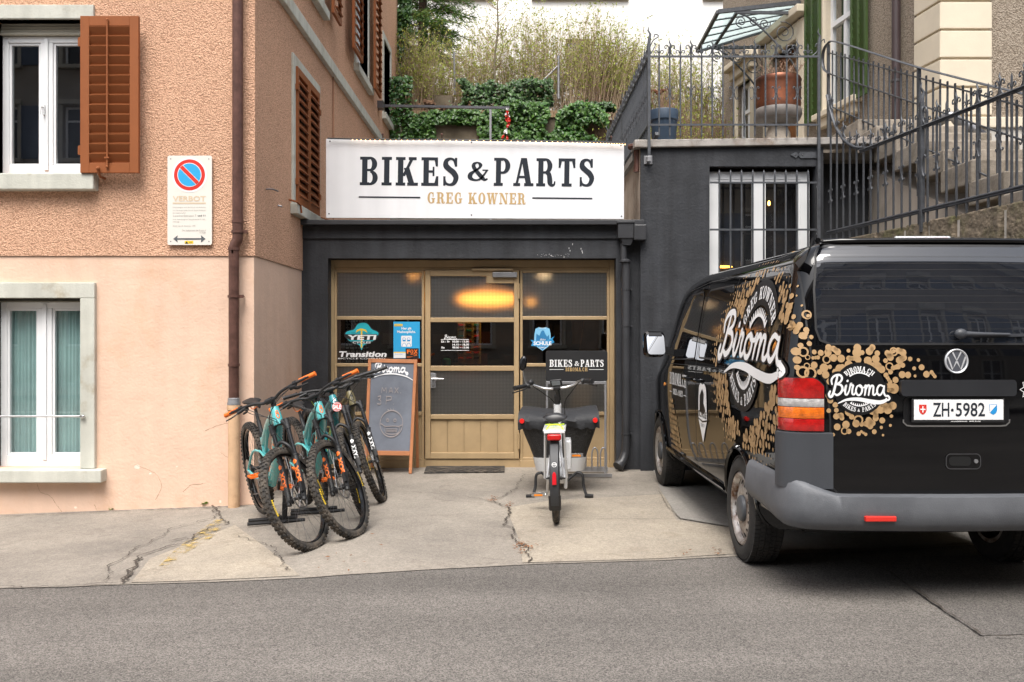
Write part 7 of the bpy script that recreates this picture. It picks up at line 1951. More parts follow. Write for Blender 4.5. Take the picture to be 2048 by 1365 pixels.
# side: script centre near l .95, z 1.28
SC_L, SC_Z = .98, 1.33
def side_map(u, v, d=0.0):
 """u runs towards the rear as seen from the street (reading direction), v up; metres on the flank"""
 l = SC_L - u; z = SC_Z + v
 if l < .10:   # wrap round the rear corner
  a = min(1.5, (.10 - l) / .115); q = Vector((-.953 + .0 + .115 * (1 - math.cos(a)), .115 - .115 * math.sin(a), z));
  qq = fside(max(.13, .13), z, 0, -1); q.x += (qq.x + .953)
  return q + Vector((-math.cos(a), -math.sin(a), 0)) * (d + .003) + Vector((0, lerp_tab(z, LEAN), 0))
 return fside(l, z, d, -1)
rr = random.Random(21)
k = Ink(side_map, .0062, dd=0.0)
sp_ = .060
for j in range(-17, 12):
 for i in range(-18, 20):
  u = i * sp_ + (sp_ / 2 if j % 2 else 0); v = j * sp_ * .95
  du, dv = u + rr.uniform(-.010, .010), v + rr.uniform(-.010, .010)
  l, z = SC_L - du, SC_Z + dv
  e = math.hypot((du - .18) / 1.02, (dv + .05) / .64)
  inn = min(math.hypot((du - .31) / .45, (dv - .04) / .44), math.hypot((du - .20) / .84, (dv - .03) / .25), math.hypot((du - .12) / .41, (dv + .08) / .40))
  if z > 1.92 or z < .64 or l < -.06 or e > 1.0 or inn < 1.0: continue
  if math.hypot(l - 1.0, z - .335) < .44: continue
  if 1.195 < z < 1.24: continue
  if l < .30 and z < 1.24 and l < .12: continue
  f_ = max(.22, min(1, (1.05 - e) / .30)); s_ = .0275 * f_ * rr.uniform(.65, 1.2)
  q = rr.random()
  if q < .07: continue
  if q < .50 and f_ > .5:
   a_ = rr.uniform(.9, 1.9); L_ = rr.uniform(.022, .05)
   for t_ in (-1, 0, 1): k.disc(du + t_ * L_ * math.cos(a_) * .5, dv + t_ * L_ * math.sin(a_) * .5, s_ * (.98 if t_ else .86), 12)
  else: k.disc(du, dv, s_, 12)
# band of dots behind the front wheel
for j in range(10):
 for i in range(8):
  l = 3.36 - i * .055 - (j % 2) * .027 + (.0); z = .46 + j * .046
  if (3.42 - l) * 1.0 + (z - .42) * .9 > .62: continue
  if math.hypot(l - 4.0, z - .335) < .45: continue
  k.disc(SC_L - l, z - SC_Z, .020 * rr.uniform(.6, 1.15), 10)
stuff(vpart(k, 'vinyl_dots', tanv))
# black ground of the script and the white script
k = Ink(side_map, .0078, dd=0.0)
stuff_ = None
def script_pair(fmap, x, y, w, h, slope, fat_b, d0, extra=None):
 kb = Ink(fmap, d0, dd=.000005); put_script(kb, x, y, w, h, fat=fat_b, slope=slope)
 kw = Ink(fmap, d0 + .0012, dd=.000005); put_script(kw, x, y, w, h, fat=1.0, slope=slope)
 return kb, kw
def slab_arc(ink, text, cx, cy, r, h, w, flip=False, gap=.12):
 wp = arc_warp(0, 0, r, flip)
 def f(a, b):
  x, y = wp(a, b); return cx + x, cy + y
 put_slab(ink, text, 0, 0, h, w=w, align='c', gap=gap, warp=f)
kb, kw = script_pair(side_map, -.56, -.035, 1.50, .30, -.015, 1.75, .0085)
kb.ring(.31, .01, .375, .16, 26, 32, 148); slab_arc(kw, 'GREG KOWNER', .31, .01, .335, .078, .70)
gear_arc(kw, .31, .03, .215, 40, 140, 12, .020, .030)
kb.ring(.12, .05, .335, .15, 26, 212, 328); slab_arc(kw, 'BIKES & PARTS', .12, .05, .375, .075, .74, flip=True)
gear_arc(kw, .14, -.01, .20, 215, 325, 12, .020, -.028)
vpart(kb, 'vinyl_black_ground', blv); vpart(kw, 'vinyl_lettering', whv)
# web address and badge on the doors
kw = Ink(lambda u, v, d=0.0: fside(3.0 - u, .99 + v, d, -1), .006, dd=.000005)
put_slab(kw, 'BIROMA.CH', -.36, .03, .105, w=.74, gap=.10); put_slab(kw, 'BIKES', -.20, -.055, .05, w=.185, gap=.12); put_slab(kw, '&', .0, -.055, .04, w=.035); put_slab(kw, 'PARTS', .05, -.055, .05, w=.185, gap=.12); kw.rect(-.36, -.04, -.24, -.034); kw.rect(.27, -.04, .38, -.034)
vpart(kw, 'door_lettering', whv)
kw = Ink(lambda u, v, d=0.0: fside(2.02 - u, .89 + v, d, -1), .006, dd=.000005)
q = [(-.12, .17), (-.06, .20), (0, .19), (.06, .20), (.12, .17), (.14, .06), (.14, -.08), (.07, -.16), (0, -.25), (-.07, -.16), (-.14, -.08), (-.14, .06)]
kw.poly(q); vpart(kw, 'badge', whv)
kk_ = Ink(lambda u, v, d=0.0: fside(2.02 - u, .89 + v, d, -1), .0068, dd=.000005)
kk_.poly([(-.10, -.02), (-.09, .10), (-.04, .14), (0, .16), (.05, .12), (.04, .05), (.10, -.0), (.06, -.03)]); kk_.ribbon([(-.19, .0), (-.17, -.07), (0, -.09), (.17, -.07), (.19, .0)], .012); put_sans(kk_, 'SCHULE', -.13, -.06, h=.05, w=.26, bold=.03); put_sans(kk_, 'ZÜRICH', -.06, -.13, h=.03, w=.12)
vpart(kk_, 'badge_print', blv)
# rear: dots and round logo
k = Ink(frear, .0060, dd=0.0)
rr = random.Random(33)
CXr, CZr = -.545, 1.165
sp_ = .046
for j in range(-9, 16):
 for i in range(-8, 13):
  x = CXr + i * sp_ + (sp_ / 2 if j % 2 else 0) + rr.uniform(-.013, .013); z = CZr + j * sp_ * .86 + rr.uniform(-.012, .012)
  e = math.hypot((x - CXr) / .42, (z - CZr) / .25)
  if x < -.895: continue
  pill = x < -.80 and z > 1.23 and z < 1.92
  if not pill and (e > 1.05): continue
  if z > 1.385 and not x < -.80: continue
  if x < -.715 and z < 1.235: continue
  if math.hypot((x - CXr) / .175, (z - CZr) / .09) < 1 or math.hypot(x - CXr, (z - CZr) * 1.1) < .118: continue
  if x > -.335 and z < 1.225 and z > .95: continue
  fade = 1.0 if not pill else max(.25, 1 - (z - 1.35) * .8)
  if pill and rr.random() > .35 + .8 * max(0, 1 - (z - 1.25) * 2.2): continue
  s_ = .0235 * rr.uniform(.45, 1.25) * fade * max(.35, min(1, 1.35 - e * .75 if not pill else 1))
  if rr.random() < .32 and not pill:
   t_ = rr.uniform(0, 6.28); k.disc(x, z, s_ * 1.15, 14); k.disc(x + .028 * math.cos(t_), z + .028 * math.sin(t_), s_ * 1.0, 12); k.disc(x + .014 * math.cos(t_), z + .014 * math.sin(t_), s_ * .95, 12)
  elif False:
   t_ = rr.uniform(0, 6.28); k.ribbon([(x, z), (x + .04 * math.cos(t_), z + .04 * math.sin(t_))], s_ * 1.7); k.disc(x + .04 * math.cos(t_), z + .04 * math.sin(t_), s_ * .9, 10); k.disc(x, z, s_ * .95, 10)
  elif rr.random() < .07 or (pill and rr.random() < .45): k.ring(x, z, s_ * 1.05, s_ * .42, 14)
  else: k.disc(x, z, s_, 12)
for _ in range(16):
 x, z = .70 - abs(rr.gauss(0, .06)), .64 + abs(rr.gauss(0, .06)); k.disc(x, z, rr.uniform(.006, .024), 10)
stuff(vpart(k, 'vinyl_dots', tanv))
k = Ink(frear, .0074, dd=.000004)
k.disc(CXr + .0, CZr + .0, .142, 30)
for pts, wd in SCRIPT: k.stroke([(CXr - .165 + a * .107, CZr - .045 + b * .115) for a, b in pts], .033, n=4)
vpart(k, 'logo_ground', blv)
k = Ink(frear, .0086, dd=.000004); put_script(k, CXr - .165, CZr - .045, .335, .112, fat=.98)
slab_arc(k, 'BIROMA.CH', CXr, CZr - .01, .105, .026, .155); slab_arc(k, 'BIKES & PARTS', CXr, CZr + .01, .135, .024, .205, flip=True)
gear_arc(k, CXr, CZr, .085, 50, 130, 9, .006, .009); gear_arc(k, CXr, CZr, .092, 235, 305, 9, .005, -.008)
vpart(k, 'logo_lettering', whv)
k = Ink(frear, .006); st_ = [(.415 + (.035 if i % 2 else .055) * math.sin(PI * i / 8), 1.16 + (.035 if i % 2 else .055) * math.cos(PI * i / 8)) for i in range(16)]; k.ribbon(st_, .005, True); vpart(k, 'star_sticker', whv)
# ------------------------------------------------------------------ terrace building right of the shop
YT = 9.9
tb_ = thing('terrace_building', 'charcoal terrace building with a barred white window behind the van', 'building', (2.3, YT, 0))
tx0, tx1 = PX(1281, YT), 3.30
wo = (PX(1419, YT), PX(1632, YT), 1.55, PZ(333, YT))
mb = MB(); wall_holes(mb, tx0, tx1, -.2, 3.47, [wo], YT, .16)
mb.quad((tx1, YT, -.2), (tx1, 10.38, -.2), (tx1, 10.38, 3.47), (tx1, YT, 3.47)); mb.quad((tx1, 10.38, -.2), (4.0, 10.38, -.2), (4.0, 10.38, 3.47), (tx1, 10.38, 3.47))
mb.build('wall', M_['charcoal'], tb_)
cream = mat('stained_cream_plaster', (.42, .35, .28), .85, var=.15, vs=3, c2=(.2, .13, .09), c2s=2.5, c2t=.6, bump=.2)
mb = MB(); mb.quad((tx0 - .004, YT, 2.70), (tx0 - .004, 14.6, 2.70), (tx0 - .004, 14.6, 3.47), (tx0 - .004, YT, 3.47)); mb.build('side_wall', cream, tb_)
mb = MB(); mb.prism([Vector((tx0 - .07, YT - .05, 3.455)), Vector((4.1, YT - .05, 3.50)), Vector((4.1, YT - .05, 3.575)), Vector((tx0 - .07, YT - .05, 3.54))], (0, 0, 0), (0, .30, 0)); mb.build('coping', mat('weathered_concrete_coping', (.36, .335, .31), .85, var=.25, vs=6, c2=(.18, .12, .08), c2s=3.5, c2t=.62, bump=.4), tb_, bev=.01)
mb = MB(); mb.box(tx0 - .05, 4.1, YT + .26, 15.0, 3.38, 3.46); mb.build('terrace_floor', M_['concrete2'], tb_)
mb = MB(); mb.tube(crom([(tx0 - .10, 10.05, 3.50), (tx0 - .04, 10.0, 3.49), (tx0 - .02, 10.0, 3.36), (tx0 - .03, 10.0, 3.22)], 4), .035, 8); mb.build('spout', M_['copper_pipe'], tb_, smooth=True)
# window
fr = MB(); a0, a1, z0, z1 = wo; y = YT + .10
X4 = lambda px: PX(px, y)
for u0, u1 in ((a0 + .001, X4(1434)), (X4(1508), X4(1528)), (X4(1601), X4(1619))): fr.box(u0, u1, y, y + .05, z0, z1 - .04)
fr.box(a0 + .001, X4(1619), y + .001, y + .049, z1 - .125, z1 - .041)
win = fr.build('window', M_['white_frame'], tb_, bev=.004, label='white framed window behind iron bars')
for u0, u1 in ((X4(1434), X4(1508)), (X4(1528), X4(1601))):
 g = MB(); g.box(u0, u1, y + .02, y + .026, z0, z1 - .125); g.build('pane', M_['pane'], win)
g = MB(); q = .02
for u0, u1 in ((X4(1434), X4(1508)), (X4(1528), X4(1601))):
 g.box(u0, u0 + q, y + .008, y + .04, z0, z1 - .126); g.box(u1 - q, u1, y + .008, y + .04, z0, z1 - .126); g.box(u0 + q, u1 - q, y + .008, y + .04, z1 - .15, z1 - .126)
g.build('sash', M_['white_frame'], win)
rm = MB(); rm.box(1.6, 3.28, YT + .35, YT + 2.2, 1.2, 3.35); rb2 = rm.build('room_wall', mat('dark_blue_room', (.018, .018, .024), .9, var=.5, vs=2, c2=(.05, .03, .015), c2s=2.0, c2t=.6), tb_)
lm = thing('pendant_lamp', 'slim warm strip lamp glimpsed low in the barred window', 'lamp', (PX(1446, 10.6), 10.6, PZ(534, 10.6)))
mb = MB(); mb.sphere(P(1446, 534, 10.6 if False else 10.2), .09, 12, 8, (1.2, .2, .16)); mb.build('bulb', emit('amber_lamp', (1, .42, .05), 4), lm, smooth=True)
mb = MB(); mb.cyl(P(1446, 530, 10.2), P(1446, 530, 10.2) + Vector((0, 0, 1.0)), .004, 6); mb.build('cord', M_['black'], lm)
lm = thing('pendant_lamp', 'small warm bulb glowing in the right pane of the barred window', 'lamp', tuple(P(1538, 407, 10.2)))
mb = MB(); mb.sphere(P(1538, 407, 10.2), .022, 10, 8, (.7, .7, 1.3)); mb.build('bulb', emit('amber_bulb', (1, .5, .1), 6), lm, smooth=True)
mb = MB(); mb.cyl(P(1538, 403, 10.2), P(1538, 403, 10.2) + Vector((0, 0, .5)), .004, 6); mb.build('cord', M_['black'], lm)
# iron bars in front of the window
gr = thing('window_grille', 'iron bars with pointed tops in front of the white window in the charcoal wall', 'grille', (wo[0], YT - .05, 1.6))
gy = YT - .055
ir = M_['iron']
bar_me = MB(); bar_me.box(-.008, .008, -.008, .008, 0, 1.0); bar_me = bar_me.mesh('bar', ir)
tipm = MB(); tipm.add([(-.008, -.008, 0), (.008, -.008, 0), (.008, .008, 0), (-.008, .008, 0), (0, 0, .03)], [(0, 1, 4), (1, 2, 4), (2, 3, 4), (3, 0, 4)]); tipm = tipm.mesh('tip', ir)
for i, px in enumerate((1438.5, 1461, 1483, 1505.5, 1527.5, 1549.5, 1571.5, 1593.5, 1616)):
 x = PX(px, gy); zt = PZ(345, gy)
 b = link('bar', bar_me, gr, loc=Vector((x, gy, 1.6)) - wloc(gr), scale=(1, 1, zt - 1.6))
 link('bar_tip', tipm, gr, loc=Vector((x, gy, zt)) - wloc(gr))
for py in (366, 460):
 mb = MB(); z = PZ(py, gy); mb.box(PX(1419, gy), PX(1634, gy), gy - .016, gy - .009, z - .010, z + .010); mb.tube(crom([(PX(1634, gy), gy, z), (PX(1637, gy), gy - .01, z - .01), (PX(1632, gy), gy - .01, z - .05)], 4), .006, 5); mb.build('cross_rail', ir, gr)
# small lamp box, door strap on the wall
st = thing('iron_strap', 'flat iron strap with pointed end fixed high on the charcoal wall', 'iron strap', tuple(P(1612, 310, YT)))
y = YT - .012
mb = MB(); mb.prism([P(px, py, y) for px, py in ((1581, 310), (1588, 306), (1592, 304), (1597, 309), (1601, 304), (1640, 304), (1640, 316.5), (1601, 316.5), (1597, 311), (1592, 317), (1588, 314))], (0, 0, 0), (0, .010, 0)); mb.build('plate', ir, st)
for px in (1590, 1605):
 mb = MB(); mb.sphere(P(px, 310, y), .008, 8, 5); mb.build('bolt', M_['darksteel'], st)
# ------------------------------------------------------------------ wrought-iron fence pieces
def scroll_pts(s, w=.034, h=.075, side=1):
 """C scroll rising from the rail beside a bar and curling outward"""
 return crom([(side * .002, 0, 0), (side * w * 1.15, 0, .012), (side * w * 1.5, 0, h * .45), (side * w * .55, 0, h * .95), (side * w * .9, 0, h * 1.25), (side * w * 1.35, 0, h * 1.08), (side * w * 1.2, 0, h * .85), (side * w * .95, 0, h * .95)], 3)
def finial_mesh(kind):
 mb = MB()
 if kind == 'flame':
  mb.tube([(0, 0, 0), (0, 0, .07), (.004, 0, .10), (.010, 0, .125), (-.006, 0, .155), (.003, 0, .185)], [.0095, .0095, .012, .010, .008, .001], 6)
  for s_ in (1, -1): mb.tube(crom([(s_ * .045, 0, .0), (s_ * .016, 0, .035), (s_ * .010, 0, .085), (s_ * .028, 0, .120), (s_ * .052, 0, .110), (s_ * .050, 0, .085), (s_ * .036, 0, .090)], 3), .0058, 5)
  mb.cyl((0, 0, .085), (0, 0, .10), .014, 8)
 elif kind == 'spike':
  mb.tube([(0, 0, 0), (0, 0, .11), (0, 0, .14)], [.0085, .0085, .001], 5)
  for s_ in (1, -1): mb.tube(crom([(s_ * .010, 0, .0 + .035), (s_ * .020, 0, .062), (s_ * .042, 0, .062), (s_ * .044, 0, .040), (s_ * .030, 0, .036)], 3), .0055, 5)
  mb.cyl((0, 0, .035), (0, 0, .048), .013, 8)
 elif kind == 'curl':
  for s_ in (1, -1):
   for v in (1, -1): mb.tube(crom([(s_ * .009, -.004, 0), (s_ * .014, -.004, v * .035), (s_ * .030, -.004, v * .066), (s_ * .044, -.004, v * .060), (s_ * .040, -.004, v * .046)], 3), .0052, 5)
  mb.cyl((0, 0, -.008), (0, 0, .008), .015, 8)
 elif kind == 'twist':
  N = 26; vs = []
  for i in range(N + 1):
   a = i / N * 2.2 * PI; r_ = .0105
   for k in range(4): vs.append((r_ * math.cos(a + k * PI / 2), r_ * math.sin(a + k * PI / 2), -.11 + .22 * i / N))
  mb.add(vs, [(i * 4 + k, i * 4 + (k + 1) % 4, (i + 1) * 4 + (k + 1) % 4, (i + 1) * 4 + k) for i in range(N) for k in range(4)])
 elif kind == 'point':
  mb.add([(-.0075, -.0075, 0), (.0075, -.0075, 0), (.0075, .0075, 0), (-.0075, .0075, 0), (0, 0, -.03)], [(0, 1, 4), (1, 2, 4), (2, 3, 4), (3, 0, 4)])
 return mb.mesh('finial', ir, smooth=50)
FM = {k: finial_mesh(k) for k in ('flame', 'spike', 'curl', 'twist', 'point')}
sb = MB(); sb.box(-.0075, .0075, -.0075, .0075, 0, 1.0); FBAR = sb.mesh('bar', ir)
def fence_bar(par, p, zb, zt, kind, yaw, big=1.0, zc=None):
 o = wloc(par)
 b = link('bar', FBAR, par, loc=Vector((p[0], p[1], zb)) - o, rot=(0, 0, yaw), scale=(1, 1, zt - zb))
 link('bar_tip', FM['point'], par, loc=Vector((p[0], p[1], zb)) - o, rot=(0, 0, yaw))
 if kind:
  link('finial', FM['flame'], par, loc=Vector((p[0], p[1], zt)) - o, rot=(0, 0, yaw), scale=(big,) * 3)
  link('scroll', FM['curl'], par, loc=Vector((p[0], p[1], zc if zc else (zb + zt) / 2 + .03)) - o, rot=(0, 0, yaw), scale=(big,) * 3)
 else:
  link('finial', FM['spike'], par, loc=Vector((p[0], p[1], zt)) - o, rot=(0, 0, yaw), scale=(big,) * 3)
  link('twist', FM['twist'], par, loc=Vector((p[0], p[1], zc if zc else (zb + zt) / 2 + .03)) - o, rot=(0, 0, yaw), scale=(1, 1, big))
def post(par, x, y, zb, zt, w=.03, curls=((1, 1),)):
 mb = MB(); mb.box(x - w / 2, x + w / 2, y - w / 2, y + w / 2, zb, zt - .18)
 mb.tube([(x, y, zt - .18), (x + .004, y, zt - .14), (x + .014, y, zt - .09), (x - .010, y, zt - .05), (x + .002, y, zt)], [w * .62, w * .55, w * .42, w * .28, .002], 6)
 p = mb.build('post', ir, par, bev=.002)
 return p
FY = YT - .075
ff = thing('iron_fence', 'front iron fence with scrolled tops on the terrace edge above the barred window', 'fence', (PX(1298, FY), FY, 3.3))
zt, zl, zb = PZ(113.5, FY), PZ(250, FY), PZ(271, FY)
for i in range(15):
 x = PX(1318.3 + 21.25 * i, FY); fence_bar(ff, (x, FY), zb, zt, i % 2, 0)
for z, nm in ((zt, 'top_rail'), (zl, 'bottom_rail')):
 mb = MB(); mb.box(PX(1300, FY), PX(1636, FY), FY - .013, FY + .013, z - .008, z + .008); mb.box(PX(1300, FY), PX(1636, FY), FY - .018, FY - .0135, z - .014, z - .004); mb.build(nm, ir, ff)
post(ff, PX(1298, FY), FY, PZ(326, FY), PZ(52, FY)); post(ff, PX(1637.5, FY), FY, 2.46, PZ(56, FY))
mb = MB(); mb.tube(crom([P(1302, 108, FY), P(1300, 96, FY), P(1306, 82, FY), P(1314, 76, FY), P(1317, 72, FY), P(1310, 69, FY), P(1308, 75, FY)], 4), .006, 5); mb.tube(crom([P(1302, 108, FY), P(1310, 92, FY), P(1308, 86, FY), P(1312, 90, FY)], 4), .005, 5); mb.build('scroll', ir, ff, smooth=True)
mb = MB(); mb.tube(crom([P(1625, 112, FY), P(1634, 104, FY), P(1637, 92, FY), P(1633, 88, FY), P(1631, 94, FY)], 4), .006, 5); mb.tube(crom([P(1640, 100, FY), P(1642, 85, FY), P(1648, 79, FY), P(1649, 86, FY)], 4), .006, 5); mb.build('scroll', ir, ff, smooth=True)
mb = MB(); c = P(1296, 321, YT); mb.box(c.x - .045, c.x + .045, YT - .016, YT - .001, c.z - .045, c.z + .045); mb.box(c.x - .02, c.x + .02, FY - .02, YT - .016, c.z - .03, c.z + .03); mb.build('wall_bracket', M_['zinc'], ff, bev=.004)
fs_ = thing('iron_fence', 'side iron fence of the terrace running back beside the white signboard', 'fence', (PX(1298, FY), FY + .1, 3.5))
sx = PX(1298, FY)
N = 38
for i in range(1, N):
 y = FY + i * .118; fence_bar(fs_, (sx, y), 3.55, zt, i % 2, R(90))
for z, nm in ((zt, 'top_rail'), (zl, 'bottom_rail')):
 mb = MB(); mb.box(sx - .013, sx + .013, FY + .02, FY + N * .118, z - .008, z + .008); mb.build(nm, ir, fs_)
post(fs_, sx, FY + N * .118, 3.4, zt + .3); post(fs_, sx, FY + 20 * .118 + .05, 3.4, zt + .25)
mb = MB(); mb.beam((sx + .1, FY + .1, 3.62), (sx - .05, FY + 1.6, 2.9), .04, .04); mb.build('strut', ir, fs_)
# swooping fence along the stair wall
fw = thing('iron_fence', 'swooping iron fence on the stone wall behind the van, dipping beside the terrace', 'fence', (3.3, 9.8, 2.4))
def lx(y): return 3.30 + (9.85 - y) * .134
yaw = math.atan2(-1, .134)
ZR = [(4.8, 3.27), (8.75, 3.27), (9.0, 3.285), (9.2, 3.33), (9.4, 3.43), (9.55, 3.56), (9.66, 3.70), (9.74, 3.86), (9.80, 4.0)]
ZRs = [(q.x, q.y) for q in crom([(a, b, 0) for a, b in ZR], 6)]
zr_ = lambda y: lerp_tab(y, ZRs)
y = 9.72; i = 0
while y > 5.4:
 fence_bar(fw, (lx(y), y), 2.44, zr_(y), (i + 1) % 2, yaw, big=1.0, zc=2.92); y -= .135; i += 1
rail = [Vector((lx(a), a, b)) for a, b in ZRs]
mb = MB(); mb.tube(rail, .015, 8, flat=(1.2, .8)); mb.tube([p + Vector((0, 0, -.016)) for p in rail], .010, 6); mb.build('top_rail', ir, fw, smooth=True)
mb = MB(); mb.tube([(lx(9.8), 9.8, 2.545), (lx(5.3), 5.3, 2.545)], .014, 8); mb.tube([(lx(9.8), 9.8, 2.525), (lx(5.3), 5.3, 2.525)], .010, 6); mb.build('bottom_rail', ir, fw, smooth=True)
for y in (8.05, 5.6):
 x = lx(y); post(fw, x, y, 2.35, 3.66, .036)
 for zz_, sc_ in ((3.27, 1.3), (2.92, 1.4)):
  link('scroll', FM['curl' if zz_ < 3 else 'flame'], fw, loc=Vector((x, y, zz_)) - wloc(fw), rot=(0, 0, yaw), scale=(sc_, sc_, sc_))
# ------------------------------------------------------------------ stone wall beside the van
sw = thing('stone_wall', 'mossy stone retaining wall beside the right flank of the van', 'wall', (3.6, 7.5, 0))
moss = mat('mossy_grey_stone', (.17, .135, .095), .95, var=.4, vs=9, bump=.8, bs=22, bd=.03, c2=(.09, .09, .03), c2s=3.5, c2t=.60, c2w=.1)
pale = mat('pale_mortar', (.55, .50, .44), .95, var=.15, vs=9, bump=.5)
rr = random.Random(8)
def wp_(y, off, z): return Vector((lx(y) + off, y, z))
mb = MB(); mb.add([wp_(4.55, .03, -.1), wp_(9.95, .03, -.1), wp_(9.95, .03, 2.40), wp_(4.55, .03, 2.40), wp_(4.55, .27, -.1), wp_(9.95, .27, -.1), wp_(9.95, .27, 2.40), wp_(4.55, .27, 2.40)], [(0, 1, 2, 3), (4, 5, 6, 7), (3, 2, 6, 7), (0, 4, 7, 3), (1, 5, 6, 2), (0, 1, 5, 4)]); mb.build('mortar', pale, sw)
cz = [0, .36, .70, 1.06, 1.40, 1.76, 2.08, 2.44]
for c in range(7):
 y = 4.5 - rr.uniform(0, .2)
 while y < 9.8:
  L = rr.uniform(.38, .62); y2 = min(y + L, 9.86); g = .022; j = lambda: rr.uniform(-.010, .010)
  mb = MB(); a = [wp_(yy, off + j(), zz_ + j() * .6) for off in (-.01, .30) for yy, zz_ in ((y + g * 1.8, cz[c] + g), (y2 - g * 1.8, cz[c] + g), (y2 - g * 1.8, cz[c + 1] - g * (c < 6)), (y + g * 1.8, cz[c + 1] - g * (c < 6)))]
  mb.add(a, [(0, 1, 2, 3), (7, 6, 5, 4), (0, 4, 5, 1), (1, 5, 6, 2), (2, 6, 7, 3), (3, 7, 4, 0)]); mb.build('stone', moss, sw, bev=.014); y = y2
# ------------------------------------------------------------------ stairs to the house
sc_ = thing('stone_stairs', 'grey stone stairs climbing to the beige house behind the swooping fence', 'stairs', (4.4, 9.3, 0))
stp = mat('old_stair_stone', (.30, .26, .215), .92, var=.25, vs=8, bump=.6, bs=40, c2=(.15, .125, .09), c2s=3, c2t=.58)
for k_ in range(13):
 z = 3.90 - .19 * k_; yb = 11.02 - .52 * k_
 mb = MB(); mb.box(3.88, 4.86 + .0 * k_, yb - .56, yb + .02 if k_ else 13.2, z - .205, z + .0); mb.build('step', stp, sc_, bev=.012)
mb = MB(); mb.prism([(3.97, 13.2, -.2), (3.97, 5.2, -.2), (3.97, 5.2, 1.45), (3.97, 11.0, 3.55), (3.97, 13.2, 3.6)], (0, 0, 0), (.80, 0, 0)); mb.build('support_wall', mat('pale_stair_plaster', (.50, .43, .36), .9, var=.1, vs=2, c2=(.3, .25, .2), c2s=1.5, c2t=.66, bump=.2), sc_)
# stair railing
sr = thing('stair_railing', 'plain iron railing sloping down along the stone stairs', 'railing', (3.93, 10.5, 3.9))
def rz(y, off): return 4.06 + (y - 9.0) * .40 + off
X0 = 3.93
mb = MB(); mb.tube(crom([(X0, 11.55, 4.72), (X0, 11.78, 4.86), (X0, 11.80, 5.05), (X0, 11.62, 5.12), (X0, 11.2, rz(11.2, .06)), (X0, 9.0, rz(9.0, .0)), (X0, 7.0, rz(7.0, 0)), (X0, 5.6, rz(5.6, 0))], 5), .016, 8, flat=(1.3, .6)); mb.build('handrail', ir, sr, smooth=True)
for off in (-.10, -.36, -.76):
 mb = MB(); mb.beam((X0, 11.6, rz(11.6, off)), (X0, 5.6, rz(5.6, off)), .02, .012); mb.build('rail', ir, sr)
y = 11.45
while y > 5.7:
 b = link('bar', FBAR, sr, loc=Vector((X0, y, rz(y, -.86))) - wloc(sr), scale=(1, 1, .80)); y -= .145 if True else 0
for y in (11.6, 9.0, 6.6):
 mb = MB(); mb.box(X0 - .016, X0 + .016, y - .016, y + .016, rz(y, -1.25), rz(y, 0)); mb.build('post', ir, sr)
# ------------------------------------------------------------------ beige house
hC = Vector((4.85, 10.5, 0)); hd = Vector((-.13, 1, 0)).normalized(); hn = Vector((-hd.y, hd.x, 0))   # hn: out of the left face
hs_ = thing('beige_house', 'grey beige roughcast house with cream corner blocks and green shutters', 'house', (hC.x, hC.y, 2))
rc2 = roughcast('grey_beige_roughcast', (.38, .32, .255), (.19, .15, .11), 100, .8, .9)
creamp = mat('cream_stone_paint', (.66, .58, .45), .75, var=.05, vs=3, bump=.12)
def hp(t, o, z): return hC + hd * t + hn * o + Vector((0, 0, z))
def hbox(mb, t0, t1, o0, o1, z0, z1):
 vs = [hp(t, o, z) for t in (t0, t1) for o in (o0, o1) for z in (z0, z1)]
 mb.add(vs, [(0, 1, 3, 2), (4, 6, 7, 5), (0, 4, 5, 1), (2, 3, 7, 6), (0, 2, 6, 4), (1, 5, 7, 3)])
ht = lambda px: (4.85 - 10.5 * (px - VX) / F) / ((px - VX) / F + .13) * math.hypot(1, .13)
holes = [(ht(1711), ht(1652), 4.66, 6.6), (ht(1600), ht(1546), 3.9, 6.0), (ht(1505), ht(1476), 4.5, 5.95)]
mb = MB(); s2 = MB(); wall_holes(s2, 0, ht(1446), 1.5, 9.5, holes, 0, -.18)
mb.add([hp(v.x, v.y, v.z) for v in s2.v], s2.f)
fe = hp(ht(1446), 0, 0);
mb.quad(hC + Vector((0, 0, 3.86)), Vector((9.5, 10.5, 3.86)), Vector((9.5, 10.5, 9.5)), hC + Vector((0, 0, 9.5)))
mb.quad(Vector((fe.x, fe.y, 1.5)), Vector((9.5, fe.y, 1.5)), Vector((9.5, fe.y, 9.5)), Vector((fe.x, fe.y, 9.5)))
mb.build('wall', rc2, hs_)
mb = MB(); mb.box(4.83, 9.5, 10.46, 10.6, 0, 3.86); mb.build('base_wall', mat('pale_smooth_base', (.50, .47, .42), .85, var=.06, bump=.3, bs=30), hs_)
# corner blocks
k_ = 0; z = 3.95
while z < 9.4:
 mb = MB(); e = .045; t = .51; w = .545; z2 = z + .30
 out = [Vector((hC.x - e, hC.y - e, 0)), Vector((hC.x + w, hC.y - e, 0)), Vector((hC.x + w, hC.y + .05, 0)), Vector((hC.x + .06, hC.y + .05, 0)), hp(t, -.05, 0), hp(t, e, 0)]
 mb.prism([q + Vector((0, 0, z)) for q in out], (0, 0, 0), (0, 0, .295)); mb.build('corner_block', creamp, hs_, bev=.012); z += .325
mb = MB(); out = [Vector((hC.x - .02, hC.y - .02, 3.9)), Vector((hC.x + .53, hC.y - .02, 3.9)), Vector((hC.x + .53, hC.y + .05, 3.9)), Vector((hC.x + .06, hC.y + .05, 3.9)), hp(.49, -.05, 3.9), hp(.49, .02, 3.9)]
mb.prism(out, (0, 0, 0), (0, 0, 5.55)); mb.build('corner_backing', creamp, hs_)
